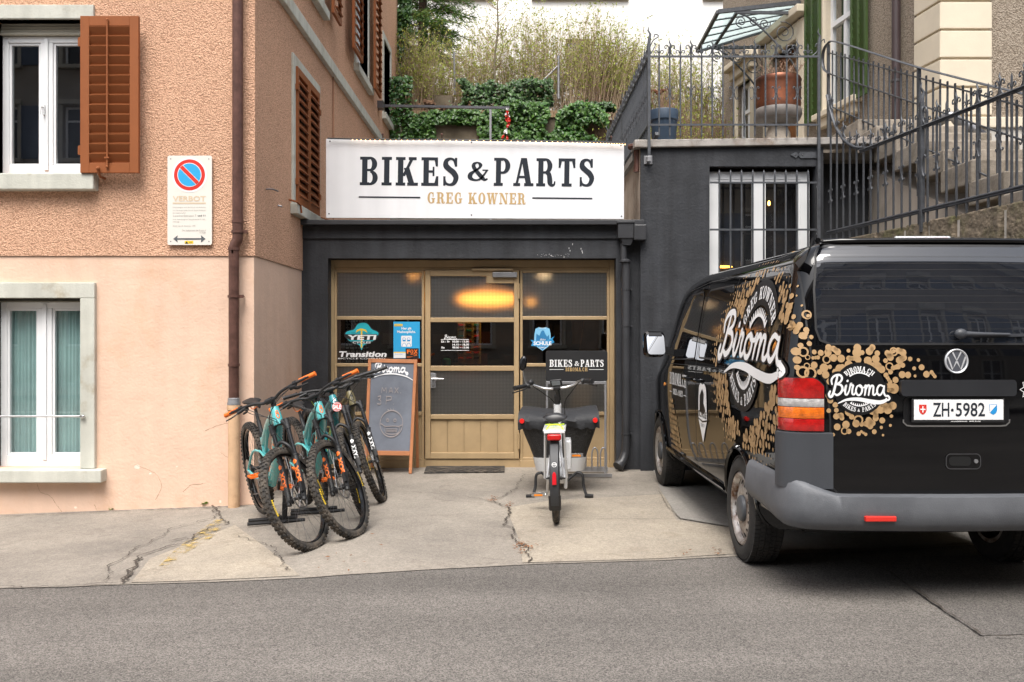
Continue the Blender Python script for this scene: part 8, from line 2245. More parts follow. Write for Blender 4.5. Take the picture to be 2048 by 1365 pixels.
mb = MB(); out = [Vector((hC.x - .07, hC.y - .07, 3.80)), Vector((9.5, hC.y - .07, 3.80)), Vector((9.5, hC.y + .05, 3.80)), Vector((hC.x + .06, hC.y + .05, 3.80)), hp(.56, -.05, 3.80), hp(.56, .07, 3.80)]
mb.prism(out, (0, 0, 0), (0, 0, .12)); mb.build('base_moulding', creamp, hs_, bev=.015)
# windows on the left face
def hwin(h, label, sill=.15, corn=False, tr=.13):
 a, b, z0, z1 = h; mb = MB()
 hbox(mb, a - tr, a, -.17, .05, z0, z1 + tr); hbox(mb, b, b + tr, -.17, .05, z0, z1 + tr); hbox(mb, a, b, -.17, .05, z1, z1 + tr); w = mb.build('window', creamp, hs_, bev=.008, label=label)
 if sill: mb = MB(); hbox(mb, a - tr - .06, b + tr + .06, -.1, .14, z0 - .09, z0 - .002); hbox(mb, a - tr, b + tr, -.1, .09, z0 - .22, z0 - .092); mb.build('sill', creamp, w, bev=.012)
 if corn: mb = MB(); hbox(mb, a - tr - .12, b + tr + .12, -.05, .22, z1 + .30, z1 + .40); hbox(mb, a - tr - .04, b + tr + .04, -.05, .12, z1 + tr + .002, z1 + .298); mb.build('cornice', creamp, w, bev=.015)
 fr = MB(); y0_, y1_ = -.12, -.07
 hbox(fr, a, a + .07, y0_, y1_, z0, z1); hbox(fr, b - .07, b, y0_, y1_, z0, z1); hbox(fr, (a + b) / 2 - .04, (a + b) / 2 + .04, y0_, y1_, z0, z1); hbox(fr, a + .07, b - .07, y0_ + .001, y1_ - .001, z1 - .07, z1); hbox(fr, a + .07, b - .07, y0_ + .001, y1_ - .001, z0, z0 + .08); hbox(fr, a + .07, b - .07, y0_ + .001, y1_ + .02, z0 + (z1 - z0) * .62, z0 + (z1 - z0) * .62 + .07); fr.build('frame', M_['white_frame'], w)
 g = MB(); hbox(g, a, b, -.10, -.095, z0, z1); g.build('pane', M_['pane'], w)
 g = MB(); hbox(g, a, b, -.30, -.29, z0, z1); g.build('curtain', mat('pale_curtain', (.38, .42, .40), .9, var=.2), w)
 return w
hwin(holes[0], 'white window between green shutters'); hwin(holes[2], 'narrow far window under a moulded cornice', corn=True)
green = mat('green_shutter_paint', (.045, .085, .018), .5, var=.12, vs=5)
for a, b, lab in ((ht(1745), ht(1711) - .03, 'green louvred shutter nearest the cream corner blocks'), (ht(1652) + .03, ht(1620), 'green louvred shutter nearest the iron post')):
 shutter(hs_, hp(a, .06, 4.60), hd, hn, b - a, 2.1, 2, 18, .055, green, tilt=14, label=lab)
# door under the canopy
a, b, z0, z1 = holes[1]; mb = MB()
hbox(mb, a - .26, a, -.17, .07, z0, z1 + .26); hbox(mb, b, b + .26, -.17, .07, z0, z1 + .26); hbox(mb, a, b, -.17, .07, z1, z1 + .26); hbox(mb, a - .34, b + .34, 0, .2, z1 + .30, z1 + .42); dd_ = mb.build('door', creamp, hs_, bev=.015, label='brown house door in a cream surround')
mb = MB(); hbox(mb, a, b, -.16, -.12, z0, z1); mb.build('door_leaf', mat('varnished_brown_door', (.20, .07, .02), .35, var=.3, vs=6), dd_)
mb = MB(); hbox(mb, -0.02 + .02, ht(1446), -3, -.5, 3, 9.4); mb.build('room_wall', M_['dark'], hs_)
# downpipe of the house and the elbow
hd_ = thing('downpipe', 'dark purple brown downpipe on the beige house beside the cream corner blocks', 'downpipe', tuple(hp(.82, .09, 3.0)))
q = hp(ht(1806), .09, 0); mb = MB(); mb.cyl(q + Vector((0, 0, 3.7)), q + Vector((0, 0, 9.4)), .052, 14); mb.build('pipe', mat('purple_brown_pipe', (.055, .038, .04), .4, var=.15), hd_, smooth=True)
mb = MB(); mb.cyl(q + Vector((0, 0, 4.55)), q + Vector((0, 0, 4.58)), .06, 14); mb.build('bracket', M_['darksteel'], hd_)
ep = thing('drain_pipe', 'grey bent drain pipe crossing the house corner above the stone stairs', 'pipe', tuple(P(1960, 270, 10.2)))
mb = MB(); mb.tube(crom([q + Vector((0, 0, 3.75)), q + Vector((.0, -.1, 3.66)), P(1890, 236, 10.25), P(1920, 246, 10.2), P(1950, 262, 10.2)], 5), .055, 12); mb.build('pipe', M_['zinc'], ep, smooth=True)
mb = MB(); mb.tube(crom([P(1950, 262, 10.2), P(1968, 276, 10.2), P(1971, 300, 10.2), P(1971, 345, 10.2)], 5), .058, 12); mb.build('elbow', mat('black_pipe', (.03, .03, .035), .4), ep, smooth=True)
mb = MB(); mb.tube([P(1946, 260, 10.2), P(1953, 265, 10.2)], .066, 12); mb.tube([P(1971, 305, 10.2), P(1971, 309, 10.2)], .064, 12); mb.build('clamp', M_['steel'], ep, smooth=True)
# ------------------------------------------------------------------ glass canopy
def leaf_like(name):
 m, nt, N, L, b = _nt(name)
 tr = N.new('ShaderNodeBsdfTranslucent'); tr.inputs['Color'].default_value = (.80, .88, .88, 1)
 tp_ = N.new('ShaderNodeBsdfTransparent'); tp_.inputs['Color'].default_value = (.85, .92, .92, 1)
 b.inputs['Base Color'].default_value = (.6, .66, .66, 1); b.inputs['Roughness'].default_value = .3
 m1 = N.new('ShaderNodeMixShader'); m1.inputs[0].default_value = .45; L.new(tr.outputs[0], m1.inputs[1]); L.new(tp_.outputs[0], m1.inputs[2])
 m2 = N.new('ShaderNodeMixShader'); m2.inputs[0].default_value = .2; L.new(m1.outputs[0], m2.inputs[1]); L.new(b.outputs[0], m2.inputs[2]); L.new(m2.outputs[0], N['Material Output'].inputs['Surface'])
 return m
cp = thing('glass_canopy', 'frosted glass canopy on scrolled iron brackets over the house door', 'canopy', tuple(hp(4.3, .6, 6.4)))
t0, t1 = ht(1602), ht(1534)
def cpt(u, v):
 """u: 0 at the wall .. 1 at the eave, v: 0 near end .. 1 far end"""
 near = hp(t0, .02, 6.55).lerp(P(1436, 24, 14.1), u); far = hp(t1, .02, 6.55).lerp(P(1394, 103, 15.5), u)
 return near.lerp(far, v)
frost = leaf_like('frosted_glass')
nv = 5
for i in range(nv):
 for (u0, u1) in ((0.0, .74), (.76, 1.0)):
  mb = MB(); q = [cpt(u0 + .005, (i + .03) / nv), cpt(u1 - .005, (i + .03) / nv), cpt(u1 - .005, (i + .97) / nv), cpt(u0 + .005, (i + .97) / nv)]; mb.prism(q, (0, 0, 0), (0, 0, .012)); mb.build('pane', frost, cp)
for i in range(nv + 1):
 mb = MB(); w = .05 if i in (0, nv) else .022; mb.beam(cpt(0, i / nv), cpt(1, i / nv), w, w * 1.2); mb.build('glazing_bar', ir, cp)
for u, w in ((0.0, .05), (.75, .05), (1.0, .05)):
 mb = MB(); mb.beam(cpt(u, 0), cpt(u, 1), w, w); mb.build('beam', ir, cp)
for v, lab in ((.0, 0), (.97, 1)):
 mb = MB(); n0 = cpt(.78, v); w0 = cpt(0, v); o_ = Vector((0, 0, -.12))
 a = n0 + Vector((0, 0, -.04)); b = Vector((w0.x, w0.y, n0.z - .04)); c = b + Vector((-.0, 0, -1.0))
 mb.beam(a, b, .035, .045); mb.beam(b, c, .035, .035)
 D = (a - b)
 mb.tube(crom([c, c + D * .12 + Vector((0, 0, .25)), b + D * .45 + Vector((0, 0, -.38)), b + D * .8 + Vector((0, 0, -.08)), a], 5), .016, 6)
 for (u, w_, s_) in ((.25, -.30, .17), (.12, -.6, .12), (.55, -.17, .09), (.72, -.12, .07), (.92, -.14, .09)):
  cc_ = b + D * u + Vector((0, 0, w_)); pts = []
  dn = D.normalized()
  for i in range(22):
   t = i / 21; r_ = s_ * (1 - .8 * t); aa = t * 3.4 * PI + u * 5; pts.append(cc_ + dn * math.cos(aa) * r_ + Vector((0, 0, math.sin(aa) * r_)))
  mb.tube(pts, .009, 5)
 mb.build('bracket', ir, cp)
# ------------------------------------------------------------------ pots on the terrace
pc = P(1556, 225, 11.4); k = 11.4 / F
cop = mat('aged_copper', (.21, .065, .028), .36, metal=.7, var=.35, vs=4, c2=(.07, .04, .03), c2s=2.8, c2t=.50, c2w=.16)
pp = thing('copper_planter', 'large old copper cauldron planter on a stone pedestal behind the iron fence', 'planter', (pc.x, pc.y, 3.46))
mb = MB(); ZZ = lambda py: PZ(py, 11.4)
mb.lathe([(.05, ZZ(246)), (43 * k, ZZ(240)), (45 * k, ZZ(225)), (44 * k, ZZ(218)), (45 * k, ZZ(210)), (44 * k, ZZ(206)), (45 * k, ZZ(175)), (44.5 * k, ZZ(168)), (46 * k, ZZ(163)), (43 * k, ZZ(157)), (40 * k, ZZ(158)), (39 * k, ZZ(166)), (.01, ZZ(168))], (pc.x, pc.y, 0), n=36); mb.build('cauldron', cop, pp, smooth=45)
mb = MB(); mb.lathe([(.01, ZZ(252)), (30 * k, ZZ(250)), (42 * k, ZZ(242)), (46.5 * k, ZZ(232)), (46.5 * k, ZZ(222)), (44 * k, ZZ(219))], (pc.x, pc.y, 0), n=36); mb.build('basin', mat('dull_grey_basin', (.14, .125, .115), .6, var=.3, vs=7), pp, smooth=45)
mb = MB(); mb.lathe([(.01, 3.47), (26 * k, 3.47), (24 * k, ZZ(268)), (17 * k, ZZ(250))], (pc.x, pc.y, 0), n=24); mb.build('pedestal', stp, pp, smooth=45)
rr = random.Random(6)
def dry_twigs(par, c, n, h, spread, m, name='dry_twigs', r=.005):
 mb = MB()
 for _ in range(n):
  a = rr.uniform(0, 6.28); s_ = rr.uniform(.1, 1) * spread; b0_ = c + Vector((math.cos(a) * s_ * .7, math.sin(a) * s_ * .7, 0)); hh = h * rr.uniform(.5, 1)
  e = b0_ + Vector((math.cos(a) * s_ * .7 + rr.uniform(-.05, .05), math.sin(a) * s_ * .5, hh)); mb.tube(crom([b0_, b0_.lerp(e, .5) + Vector((rr.uniform(-.04, .04), 0, 0)), e], 2), [r, r * .9, r * .7, r * .5, r * .3], 3)
  for _ in range(2):
   t = rr.uniform(.4, .9); f = b0_.lerp(e, t); mb.tube([f, f + Vector((rr.uniform(-.08, .08), rr.uniform(-.05, .05), rr.uniform(.03, .1)))], r * .5, 3)
 o = mb.build(name, m, par); o['kind'] = 'stuff'; return o
drym = mat('dry_twig', (.30, .19, .13), .9, var=.3, vs=10)
dry_twigs(pp, Vector((pc.x, pc.y, ZZ(166))), 40, .28, .22, drym)
rusty_leaf = mat('brown_leaf', (.16, .07, .035), .9, var=.4, vs=20)
bc = P(1328, 250, 10.5); kb_ = 10.5 / F; ZB = lambda py: PZ(py, 10.5)
bp_ = thing('blue_pot', 'blue plastic flower pot with dry stems on the terrace edge behind the corner post', 'flower pot', (bc.x, bc.y, 3.46))
mb = MB(); mb.lathe([(.01, 3.462), (22 * kb_, 3.465), (26 * kb_, ZB(245)), (26.5 * kb_, ZB(243)), (28.5 * kb_, ZB(242)), (29 * kb_, ZB(224)), (28 * kb_, ZB(222)), (26 * kb_, ZB(223)), (25 * kb_, ZB(232)), (.01, ZB(232))], (bc.x, bc.y, 0), n=32); mb.build('pot', mat('slate_blue_plastic', (.035, .060, .098), .5, var=.15, vs=6), bp_, smooth=45)
dry_twigs(bp_, Vector((bc.x, bc.y, ZB(230))), 26, .42, .12, drym, 'stems', .004)
mb = MB()
for (px, py) in ((1308, 182), (1328, 182), (1316, 186)):
 c = P(px, py, 10.5)
 for _ in range(14): q = c + Vector((rr.uniform(-.035, .035), rr.uniform(-.03, .03), rr.uniform(-.01, .012))); mb.sphere(q, .012, 5, 3)
mb.build('dead_flower_heads', rusty_leaf, bp_)
# ------------------------------------------------------------------ slope behind the shop, plants, far houses
def leafmat(name, c1, c2, rough=.5, spec=.4, trans=.12):
 m, nt, N, L, b = _nt(name)
 g = N.new('ShaderNodeNewGeometry'); mx = N.new('ShaderNodeMix'); mx.data_type = 'RGBA'
 mx.inputs['A'].default_value = tuple(c1) + (1,); mx.inputs['B'].default_value = tuple(c2) + (1,)
 L.new(g.outputs['Random Per Island'], mx.inputs['Factor']); L.new(mx.outputs['Result'], b.inputs['Base Color'])
 b.inputs['Roughness'].default_value = rough; b.inputs['Specular IOR Level'].default_value = spec
 tr = N.new('ShaderNodeBsdfTranslucent'); L.new(mx.outputs['Result'], tr.inputs['Color'])
 ms = N.new('ShaderNodeMixShader'); ms.inputs[0].default_value = trans; L.new(b.outputs[0], ms.inputs[1]); L.new(tr.outputs[0], ms.inputs[2]); L.new(ms.outputs[0], N['Material Output'].inputs['Surface'])
 return m
ivym = leafmat('ivy_leaf', (.015, .060, .012), (.075, .165, .03), .35)
ivyd = leafmat('dark_ivy_leaf', (.015, .050, .010), (.06, .13, .03), .4)
ivyb = leafmat('fresh_ivy_leaf', (.018, .075, .010), (.085, .18, .03), .4)
budm = leafmat('spring_leaf', (.24, .30, .04), (.46, .50, .11), .6, trans=.3)
stemm = leafmat('pale_stem', (.27, .19, .12), (.46, .36, .24), .9, trans=0)
stemd = leafmat('brown_stem', (.13, .08, .05), (.30, .21, .14), .9, trans=0)
conm = leafmat('yew_needle', (.02, .07, .010), (.10, .19, .025), .6)
conm2 = leafmat('yellow_needle', (.08, .13, .015), (.18, .21, .03), .6)
YR = 17.0
rw = thing('retaining_wall', 'stained concrete retaining wall with a brick coping behind the signboard', 'wall', (-.6, YR, 4))
stain = mat('stained_concrete_wall', (.185, .15, .105), .95, var=.35, vs=2.2, bump=.5, bs=20, c2=(.085, .07, .045), c2s=1.6, c2t=.5, c2w=.14)
mb = MB(); mb.box(XC - .3, 1.35, YR, YR + .4, 2.6, PZ(236, YR)); mb.build('wall', stain, rw)
mb = MB(); x = XC; z = PZ(236, YR); rr = random.Random(2)
bm_me = MB(); bm_me.box(0, .062, -.04, .30, .003, .125); bm_me = bm_me.mesh('brick', mat('dirty_buff_brick', (.28, .19, .11), .9, var=.35, vs=4, bump=.3))
nb_ = 0
while x < 1.35:
 o = link('brick', bm_me, rw, loc=Vector((x, YR, z)) - wloc(rw), rot=(0, R(rr.uniform(-1.5, 1.5)), 0)); x += .07
mb = MB(); mb.box(XC - .3, PX(905, 18.0), 18.0, 18.3, 5.0, PZ(191, 18.0)); mb.build('upper_wall', stain, rw)
# earth slope
mb = MB(); n = 16; vs = []
for j in range(9):
 for i in range(n + 1):
  x = -9 + 22 * i / n; y = YR + .35 + 10 * j / 8; z_ = 5.45 + .9 * (j / 8) + .12 * noise.noise(Vector((x, y, 0)))
  vs.append((x, y, z_))
mb.add(vs, [(j * (n + 1) + i, j * (n + 1) + i + 1, (j + 1) * (n + 1) + i + 1, (j + 1) * (n + 1) + i) for j in range(8) for i in range(n)])
mb.quad((1.35, YR + .35, 2.4), (13, YR + .35, 2.4), (13, YR + .35, 5.5), (1.35, YR + .35, 5.5))
struct(mb.build('hillside', mat('leaf_litter_earth', (.12, .08, .05), .95, var=.4, vs=6, bump=.6, bs=12), world=False))
def ivy(name, label, regions, n, m, size=(.035, .075), seed=1, cat='ivy'):
 """regions: (weight, function(rr) -> point, normal)"""
 rr = random.Random(seed); mb = MB(); tot = sum(w for w, _ in regions)
 for _ in range(n):
  t = rr.uniform(0, tot)
  for w, f in regions:
   t -= w
   if t <= 0: break
  p, nn = f(rr)
  nn = (nn + Vector((rr.gauss(0, .35), rr.gauss(0, .35), rr.gauss(.25, .35)))).normalized()
  u = nn.cross(Vector((rr.gauss(0, .3), rr.gauss(0, .3), 1))).normalized(); v = nn.cross(u)
  if v.z > 0: v = -v
  s_ = rr.uniform(*size)
  q = [p - v * s_ * .35, p + u * s_ * .55 - v * s_ * .25, p + u * s_ * .50 + v * s_ * .2, p + v * s_ * .75 + nn * s_ * .1, p - u * s_ * .50 + v * s_ * .2, p - u * s_ * .55 - v * s_ * .25, p + nn * s_ * .14]
  mb.add(q, [(0, 1, 6), (1, 2, 6), (2, 3, 6), (3, 4, 6), (4, 5, 6), (5, 0, 6)])
 o = mb.build(name, m, world=False); return stuff(tag(o, label, cat))
def blob(x0, x1, z0, z1, y, dy, seed=0, thr=-.15, sc=2.2):
 def f(rr):
  for _ in range(40):
   x, z = rr.uniform(x0, x1), rr.uniform(z0, z1)
   ex = min(x - x0, x1 - x) / .40; ez = min(z - z0 + .3, z1 - z) / .26
   if noise.noise(Vector((x * sc, z * sc, seed))) > thr + .75 * max(0, 1 - min(ex, ez)): break
  b = noise.noise(Vector((x * 3.1, z * 3.1, seed + 5))) * .10
  return Vector((x, y - abs(rr.gauss(0, 1)) * dy - b, z)), Vector((0, -1, .2))
 return f
ivy('ivy', 'dark green ivy climbing the back corner of the peach house', [(1, blob(XC - .04, XC + .27, 4.9, 9.6, YB + .0, .07, 1, -.9)), (.25, blob(XC + .0, XC + .40, 4.9, 6.2, YR - .02, .05, 2, -.2))], 3600, ivym, seed=1)
ivy('ivy', 'glossy ivy curtain hanging over the right half of the concrete retaining wall', [(3, blob(PX(945, YR), PX(1215, YR), 4.7, PZ(200, YR), YR - .03, .10, 3, -.5)), (.5, blob(PX(860, YR), PX(960, YR), PZ(250, YR), PZ(222, YR), YR - .02, .04, 9, .0)), (.3, blob(PX(820, YR), PX(870, YR), PZ(278, YR), PZ(225, YR), YR - .02, .04, 12, .05))], 9000, ivyb, seed=3)
ivy('ivy', 'darker ivy bank along the upper slope among the bare stems', [(1, blob(PX(905, 17.8), PX(1105, 17.8), PZ(216, 17.8), PZ(166, 17.8), 17.7, .12, 4, -.8)), (.8, blob(PX(820, 17.3), PX(1240, 17.3), PZ(224, 17.3), PZ(205, 17.3), 17.3, .12, 6, -.15))], 3000, ivyd, seed=5)
ivy('leaves', 'brown dead leaves lying along the brick coping of the retaining wall', [(1, blob(XC, PX(960, 17.2), PZ(224, 17.2), PZ(208, 17.2), 17.2, .12, 8, -.4))], 900, leafmat('dead_leaves', (.10, .05, .03), (.24, .14, .08), .9), (.03, .06), seed=8, cat='leaves')
def shrub(x, y, z0, h, w, ns, nl, label, seed, sm=stemm, lean=0.0, lm=budm, leafsize=(.014, .034), cat='shrub', name='shrub', group=None):
 rr = random.Random(seed); t = thing(name, label, cat, (x, y, z0), group=group)
 mb = MB(); lf_ = MB()
 for _ in range(ns):
  bx, by = x + rr.gauss(0, w * .22), y + rr.gauss(0, w * .22); hh = h * rr.uniform(.45, 1.0)
  dx = rr.gauss(0, w * .28) + lean * hh * rr.uniform(.5, 1.2); dy = rr.gauss(0, w * .2)
  pts = [Vector((bx, by, z0 - .08)), Vector((bx + dx * .25 + rr.gauss(0, .03), by + dy * .3, z0 + hh * .35)), Vector((bx + dx * .6 + rr.gauss(0, .05), by + dy * .6, z0 + hh * .7)), Vector((bx + dx, by + dy, z0 + hh))]
  c = crom(pts, 2); r0 = rr.uniform(.003, .0068); mb.tube(c, [r0 * (1 - .8 * i / (len(c) - 1)) for i in range(len(c))], 3)
  for _ in range(rr.randint(2, 4)):
   i = rr.randint(2, len(c) - 2); p = c[i]; e = p + Vector((rr.gauss(0, .13), rr.gauss(0, .1), rr.uniform(.08, .34))); mb.tube([p, p.lerp(e, .5) + Vector((rr.gauss(0, .015), 0, .01)), e], [r0 * .5, r0 * .4, r0 * .2], 3)
   for _ in range(rr.randint(1, nl)):
    q = p.lerp(e, rr.uniform(.3, 1.05)); s_ = rr.uniform(*leafsize); d = Vector((rr.gauss(0, 1), rr.gauss(0, 1), rr.uniform(.2, 1.6))).normalized(); u = d.cross(Vector((rr.gauss(0, 1), rr.gauss(0, 1), rr.gauss(0, 1)))).normalized()
    lf_.add([q, q + d * s_ + u * s_ * .4, q + d * s_ * 2, q + d * s_ - u * s_ * .4], [(0, 1, 2, 3)])
  for _ in range(nl):
   q = c[rr.randint(len(c) // 2, len(c) - 1)] + Vector((rr.gauss(0, .012), 0, rr.gauss(0, .02))); s_ = rr.uniform(*leafsize); d = Vector((rr.gauss(0, 1), rr.gauss(0, 1), rr.uniform(.2, 1.8))).normalized(); u = d.cross(Vector((rr.gauss(0, 1), rr.gauss(0, 1), rr.gauss(0, 1)))).normalized()
   lf_.add([q, q + d * s_ + u * s_ * .4, q + d * s_ * 2, q + d * s_ - u * s_ * .4], [(0, 1, 2, 3)])
 a = mb.build('stems', sm, t); a['kind'] = 'stuff'; b = lf_.build('foliage', lm, t); b['kind'] = 'stuff'
 return t
SH = [  # px of the middle, Y, height in m, width, stems, leaves, lean
 (832, 18.0, 1.35, .85, 130, 4, 0), (880, 18.8, 1.25, .8, 110, 3, 0), (925, 18.4, 1.3, .7, 80, 3, 0), (965, 18.9, 1.75, .7, 75, 4, 0), (1010, 18.3, 1.55, .7, 70, 4, 0), (1052, 18.8, 1.95, .7, 80, 4, 0), (1088, 18.3, 1.7, .6, 70, 4, 0), (1125, 18.7, 1.75, .7, 85, 4, 0), (1165, 18.2, 1.75, .7, 120, 4, .1), (1205, 18.0, 1.45, .8, 130, 4, .25), (1240, 17.9, 1.15, .9, 130, 4, .3), (1290, 18.4, 1.2, .9, 100, 4, .0), (1350, 18.6, 1.35, 1.0, 120, 4, 0), (1410, 18.8, 1.25, 1.0, 120, 4, 0)]
SL = ['low straw coloured shrub beside the ivy covered house corner', 'dense straw shrub below the dark conifer', 'thin shrub just right of the dark conifer', 'tall sparse shrub left of the young tree', 'airy shrub behind the young tree', 'tallest shrub, right of the young tree', 'narrow shrub of upright pale stems above the ivy bank', 'budding shrub left of the slanting post', 'thick brown stemmed shrub in front of the small dark window', 'leaning shrub over the right end of the ivy curtain', 'outermost leaning shrub beside the side iron fence', 'shrub seen through the fence corner behind the blue pot', 'budding shrub behind the front iron fence, left of the canopy', 'shrub behind the fence closest to the beige house']
for i, (px, Y, h_, w_, ns, nl, le) in enumerate(SH):
 shrub(PX(px, Y), Y, 5.6 if px < 1280 else 5.0, h_ * 1.38 + (.0 if px < 1280 else .5), w_, int(ns * 2.0), nl + 2, SL[i], 40 + i, sm=stemm if px < 1150 else (stemd if i % 2 else stemm), lean=le, group='budding shrubs on the slope')
for i, (px, Y, z, h_) in enumerate(((1300, 16.0, 3.6, 2.0), (1370, 16.4, 3.6, 2.3), (1425, 16.8, 3.6, 2.0))):
 shrub(PX(px, Y), Y, z, h_, 1.0, 150, 4, ('brown twiggy bush at terrace level behind the blue pot', 'brown twiggy bush at terrace level behind the middle of the front iron fence', 'brown twiggy bush at terrace level touching the beige house')[i], 80 + i, sm=stemd, group='twiggy bushes at terrace level')
ivy('leaves', 'low green plants at the foot of the twiggy bushes on the terrace', [(1, blob(PX(1350, 15.5), PX(1440, 15.5), 3.5, 4.2, 15.5, .2, 7, -.2))], 500, ivyb, seed=12, cat='plants')
# young tree
yt = thing('young_tree', 'slim young tree with a curved grey trunk and tiny spring leaves', 'tree', (PX(1000, 17.6), 17.6, 5.5))
tp = [P(1000, 199, 17.6), P(992, 175, 17.6), P(989, 140, 17.6), P(991, 100, 17.6), P(996, 60, 17.6), P(995, 20, 17.6), P(996, -30, 17.6), P(994, -70, 17.6)]
mb = MB(); c = crom(tp, 3); mb.tube(c, [.030 * (1 - .8 * i / (len(c) - 1)) for i in range(len(c))], 7); mb.build('trunk', mat('grey_green_bark', (.16, .14, .09), .9, var=.3, vs=12), yt, smooth=True)
rr = random.Random(77); mb = MB(); lf_ = MB()
for _ in range(60):
 p = c[rr.randint(6, len(c) - 1)]; s_ = rr.choice((-1, 1)); e = p + Vector((s_ * rr.uniform(.1, .38), rr.gauss(0, .15), rr.uniform(.15, .6))); m_ = p.lerp(e, .5) + Vector((s_ * .04, 0, -.03)); mb.tube(crom([p, m_, e], 3), [.007, .006, .005, .004, .003, .002, .001], 3)
 for _ in range(9):
  q = p.lerp(e, rr.uniform(.2, 1.05)) + Vector((rr.gauss(0, .02), rr.gauss(0, .02), rr.gauss(0, .02))); z_ = rr.uniform(.016, .036); d = Vector((rr.gauss(0, 1), rr.gauss(0, 1), rr.uniform(.2, 1.6))).normalized(); u = d.cross(Vector((rr.gauss(0, 1), rr.gauss(0, 1), rr.gauss(0, 1)))).normalized()
  lf_.add([q, q + d * z_ + u * z_ * .4, q + d * z_ * 2, q + d * z_ - u * z_ * .4], [(0, 1, 2, 3)])
o = mb.build('branches', stemm, yt); o['kind'] = 'stuff'; o = lf_.build('crown', budm, yt); o['kind'] = 'stuff'
# conifer
cf = thing('conifer', 'dark green conifer with drooping feathery branches beside the peach house', 'tree', (PX(850, 20), 20, 5.7))
cx = PX(845, 20)
mb = MB(); mb.tube([(cx, 20, 5.5), (cx, 20, 8), (cx + .05, 20, 12.5)], [.12, .10, .03], 8); mb.build('trunk', mat('brown_bark', (.07, .045, .03), .95, var=.3, vs=9, bump=.4), cf, smooth=True)
rr = random.Random(31); nd = MB(); nd2 = MB(); br = MB()
for i in range(210):
 z = rr.uniform(7.3, 11.0); a = rr.uniform(0, 2 * PI); L = rr.uniform(.5, 1.15) * (1.15 - (z - 7.2) * .08)
 d = Vector((math.cos(a), math.sin(a) * .8, 0)); p0 = Vector((cx, 20, z)); p1 = p0 + d * L * .5 + Vector((0, 0, .12)); p2 = p0 + d * L + Vector((0, 0, -.12 + rr.uniform(-.1, .15)))
 c = crom([p0, p1, p2], 5); br.tube(c, .008, 3)
 for q0 in c[3:]:
  for _ in range(6):
   s_ = rr.choice((-1, 1)); side = Vector((-d.y, d.x, 0)) * s_; q1 = q0 + (side * rr.uniform(.08, .26) + d * rr.uniform(.05, .2) + Vector((0, 0, rr.uniform(-.16, .05)))); tg = nd2 if rr.random() < .22 and d.x > 0 else nd
   for t in range(8):
    b_ = q0.lerp(q1, t / 7); nn = Vector((rr.gauss(0, 1), rr.gauss(0, 1), rr.gauss(0, .6))).normalized(); e = b_ + (q1 - q0).normalized() * .05 + nn * .04; w = (q1 - q0).normalized().cross(nn) * .011
    tg.add([b_ - w, b_ + w, e], [(0, 1, 2)])
o = br.build('branches', stemd, cf); o['kind'] = 'stuff'; o = nd.build('crown', conm, cf); o['kind'] = 'stuff'; o = nd2.build('crown', conm2, cf); o['kind'] = 'stuff'
# posts among the shrubs
pt_ = thing('fence_post', 'grey steel post with a slanting brace among the shrubs', 'post', tuple(P(1117, 190, 18.0)))
mb = MB(); mb.cyl(P(1117, 198, 18.0), P(1117, 112, 18.0), .028, 10); mb.build('pole', M_['zinc'], pt_, smooth=True)
mb = MB(); mb.cyl(P(1070, 178, 18.0), P(1116, 132, 18.0), .017, 8); mb.build('brace', M_['zinc'], pt_, smooth=True)
pt_ = MB(); pt_.cyl(P(910, 190, 18.2), P(908, 105, 18.2), .02, 8); tag(pt_.build('fence_post', M_['zinc'], world=False, smooth=True), 'thin grey steel post standing alone under the conifer edge', 'post')
# steel frame with barrier tape
sf_ = thing('steel_frame', 'grey steel arm fixed to the peach house with one leg on the shop roof', 'frame', (PX(981, 15.5), 15.5, 2.7))
mb = MB(); mb.beam(P(757, 212, 15.5), P(1019, 216.5, 15.5), .05, .04); mb.build('arm', M_['darksteel'], sf_)
mb = MB(); mb.box(XC - .01, XC + .10, 15.4, 15.6, PZ(215, 15.5) - .03, PZ(208, 15.5) + .03); mb.build('wall_plate', M_['darksteel'], sf_)
mb = MB(); q = P(981, 214, 15.5); mb.beam(q, Vector((q.x, q.y, 2.7)), .035, .035, up=(0, 1, 0)); mb.build('leg', M_['zinc'], sf_)
bt = thing('barrier_tape', 'red and white barrier tape hanging from the end of the steel arm', 'tape', tuple(P(1014, 216, 15.45)))
rr = random.Random(5)
for k, (pts, w) in enumerate((([(1014, 216), (1017, 228), (1020, 240), (1018, 252)], .035), ([(1015, 216), (1012, 235), (1016, 250), (1009, 266), (1003, 282), (1000, 296)], .05), ([(1014, 222), (1018, 245), (1013, 262), (1015, 280), (1012, 296)], .04))):
 c = crom([P(a, b, 15.4 - .03 * k) for a, b in pts], 5)
 for i in range(len(c) - 1):
  mb = MB(); a, b = c[i], c[i + 1]; t = Vector((w * math.cos(i * .9), w * math.sin(i * .9), 0)) * .5; t2 = Vector((w * math.cos((i + 1) * .9), w * math.sin((i + 1) * .9), 0)) * .5
  mb.quad(a - t, a + t, b + t2, b - t2); mb.build('tape_band', M_['red'] if (i // 4 + k) % 3 != 1 else M_['white'], bt)
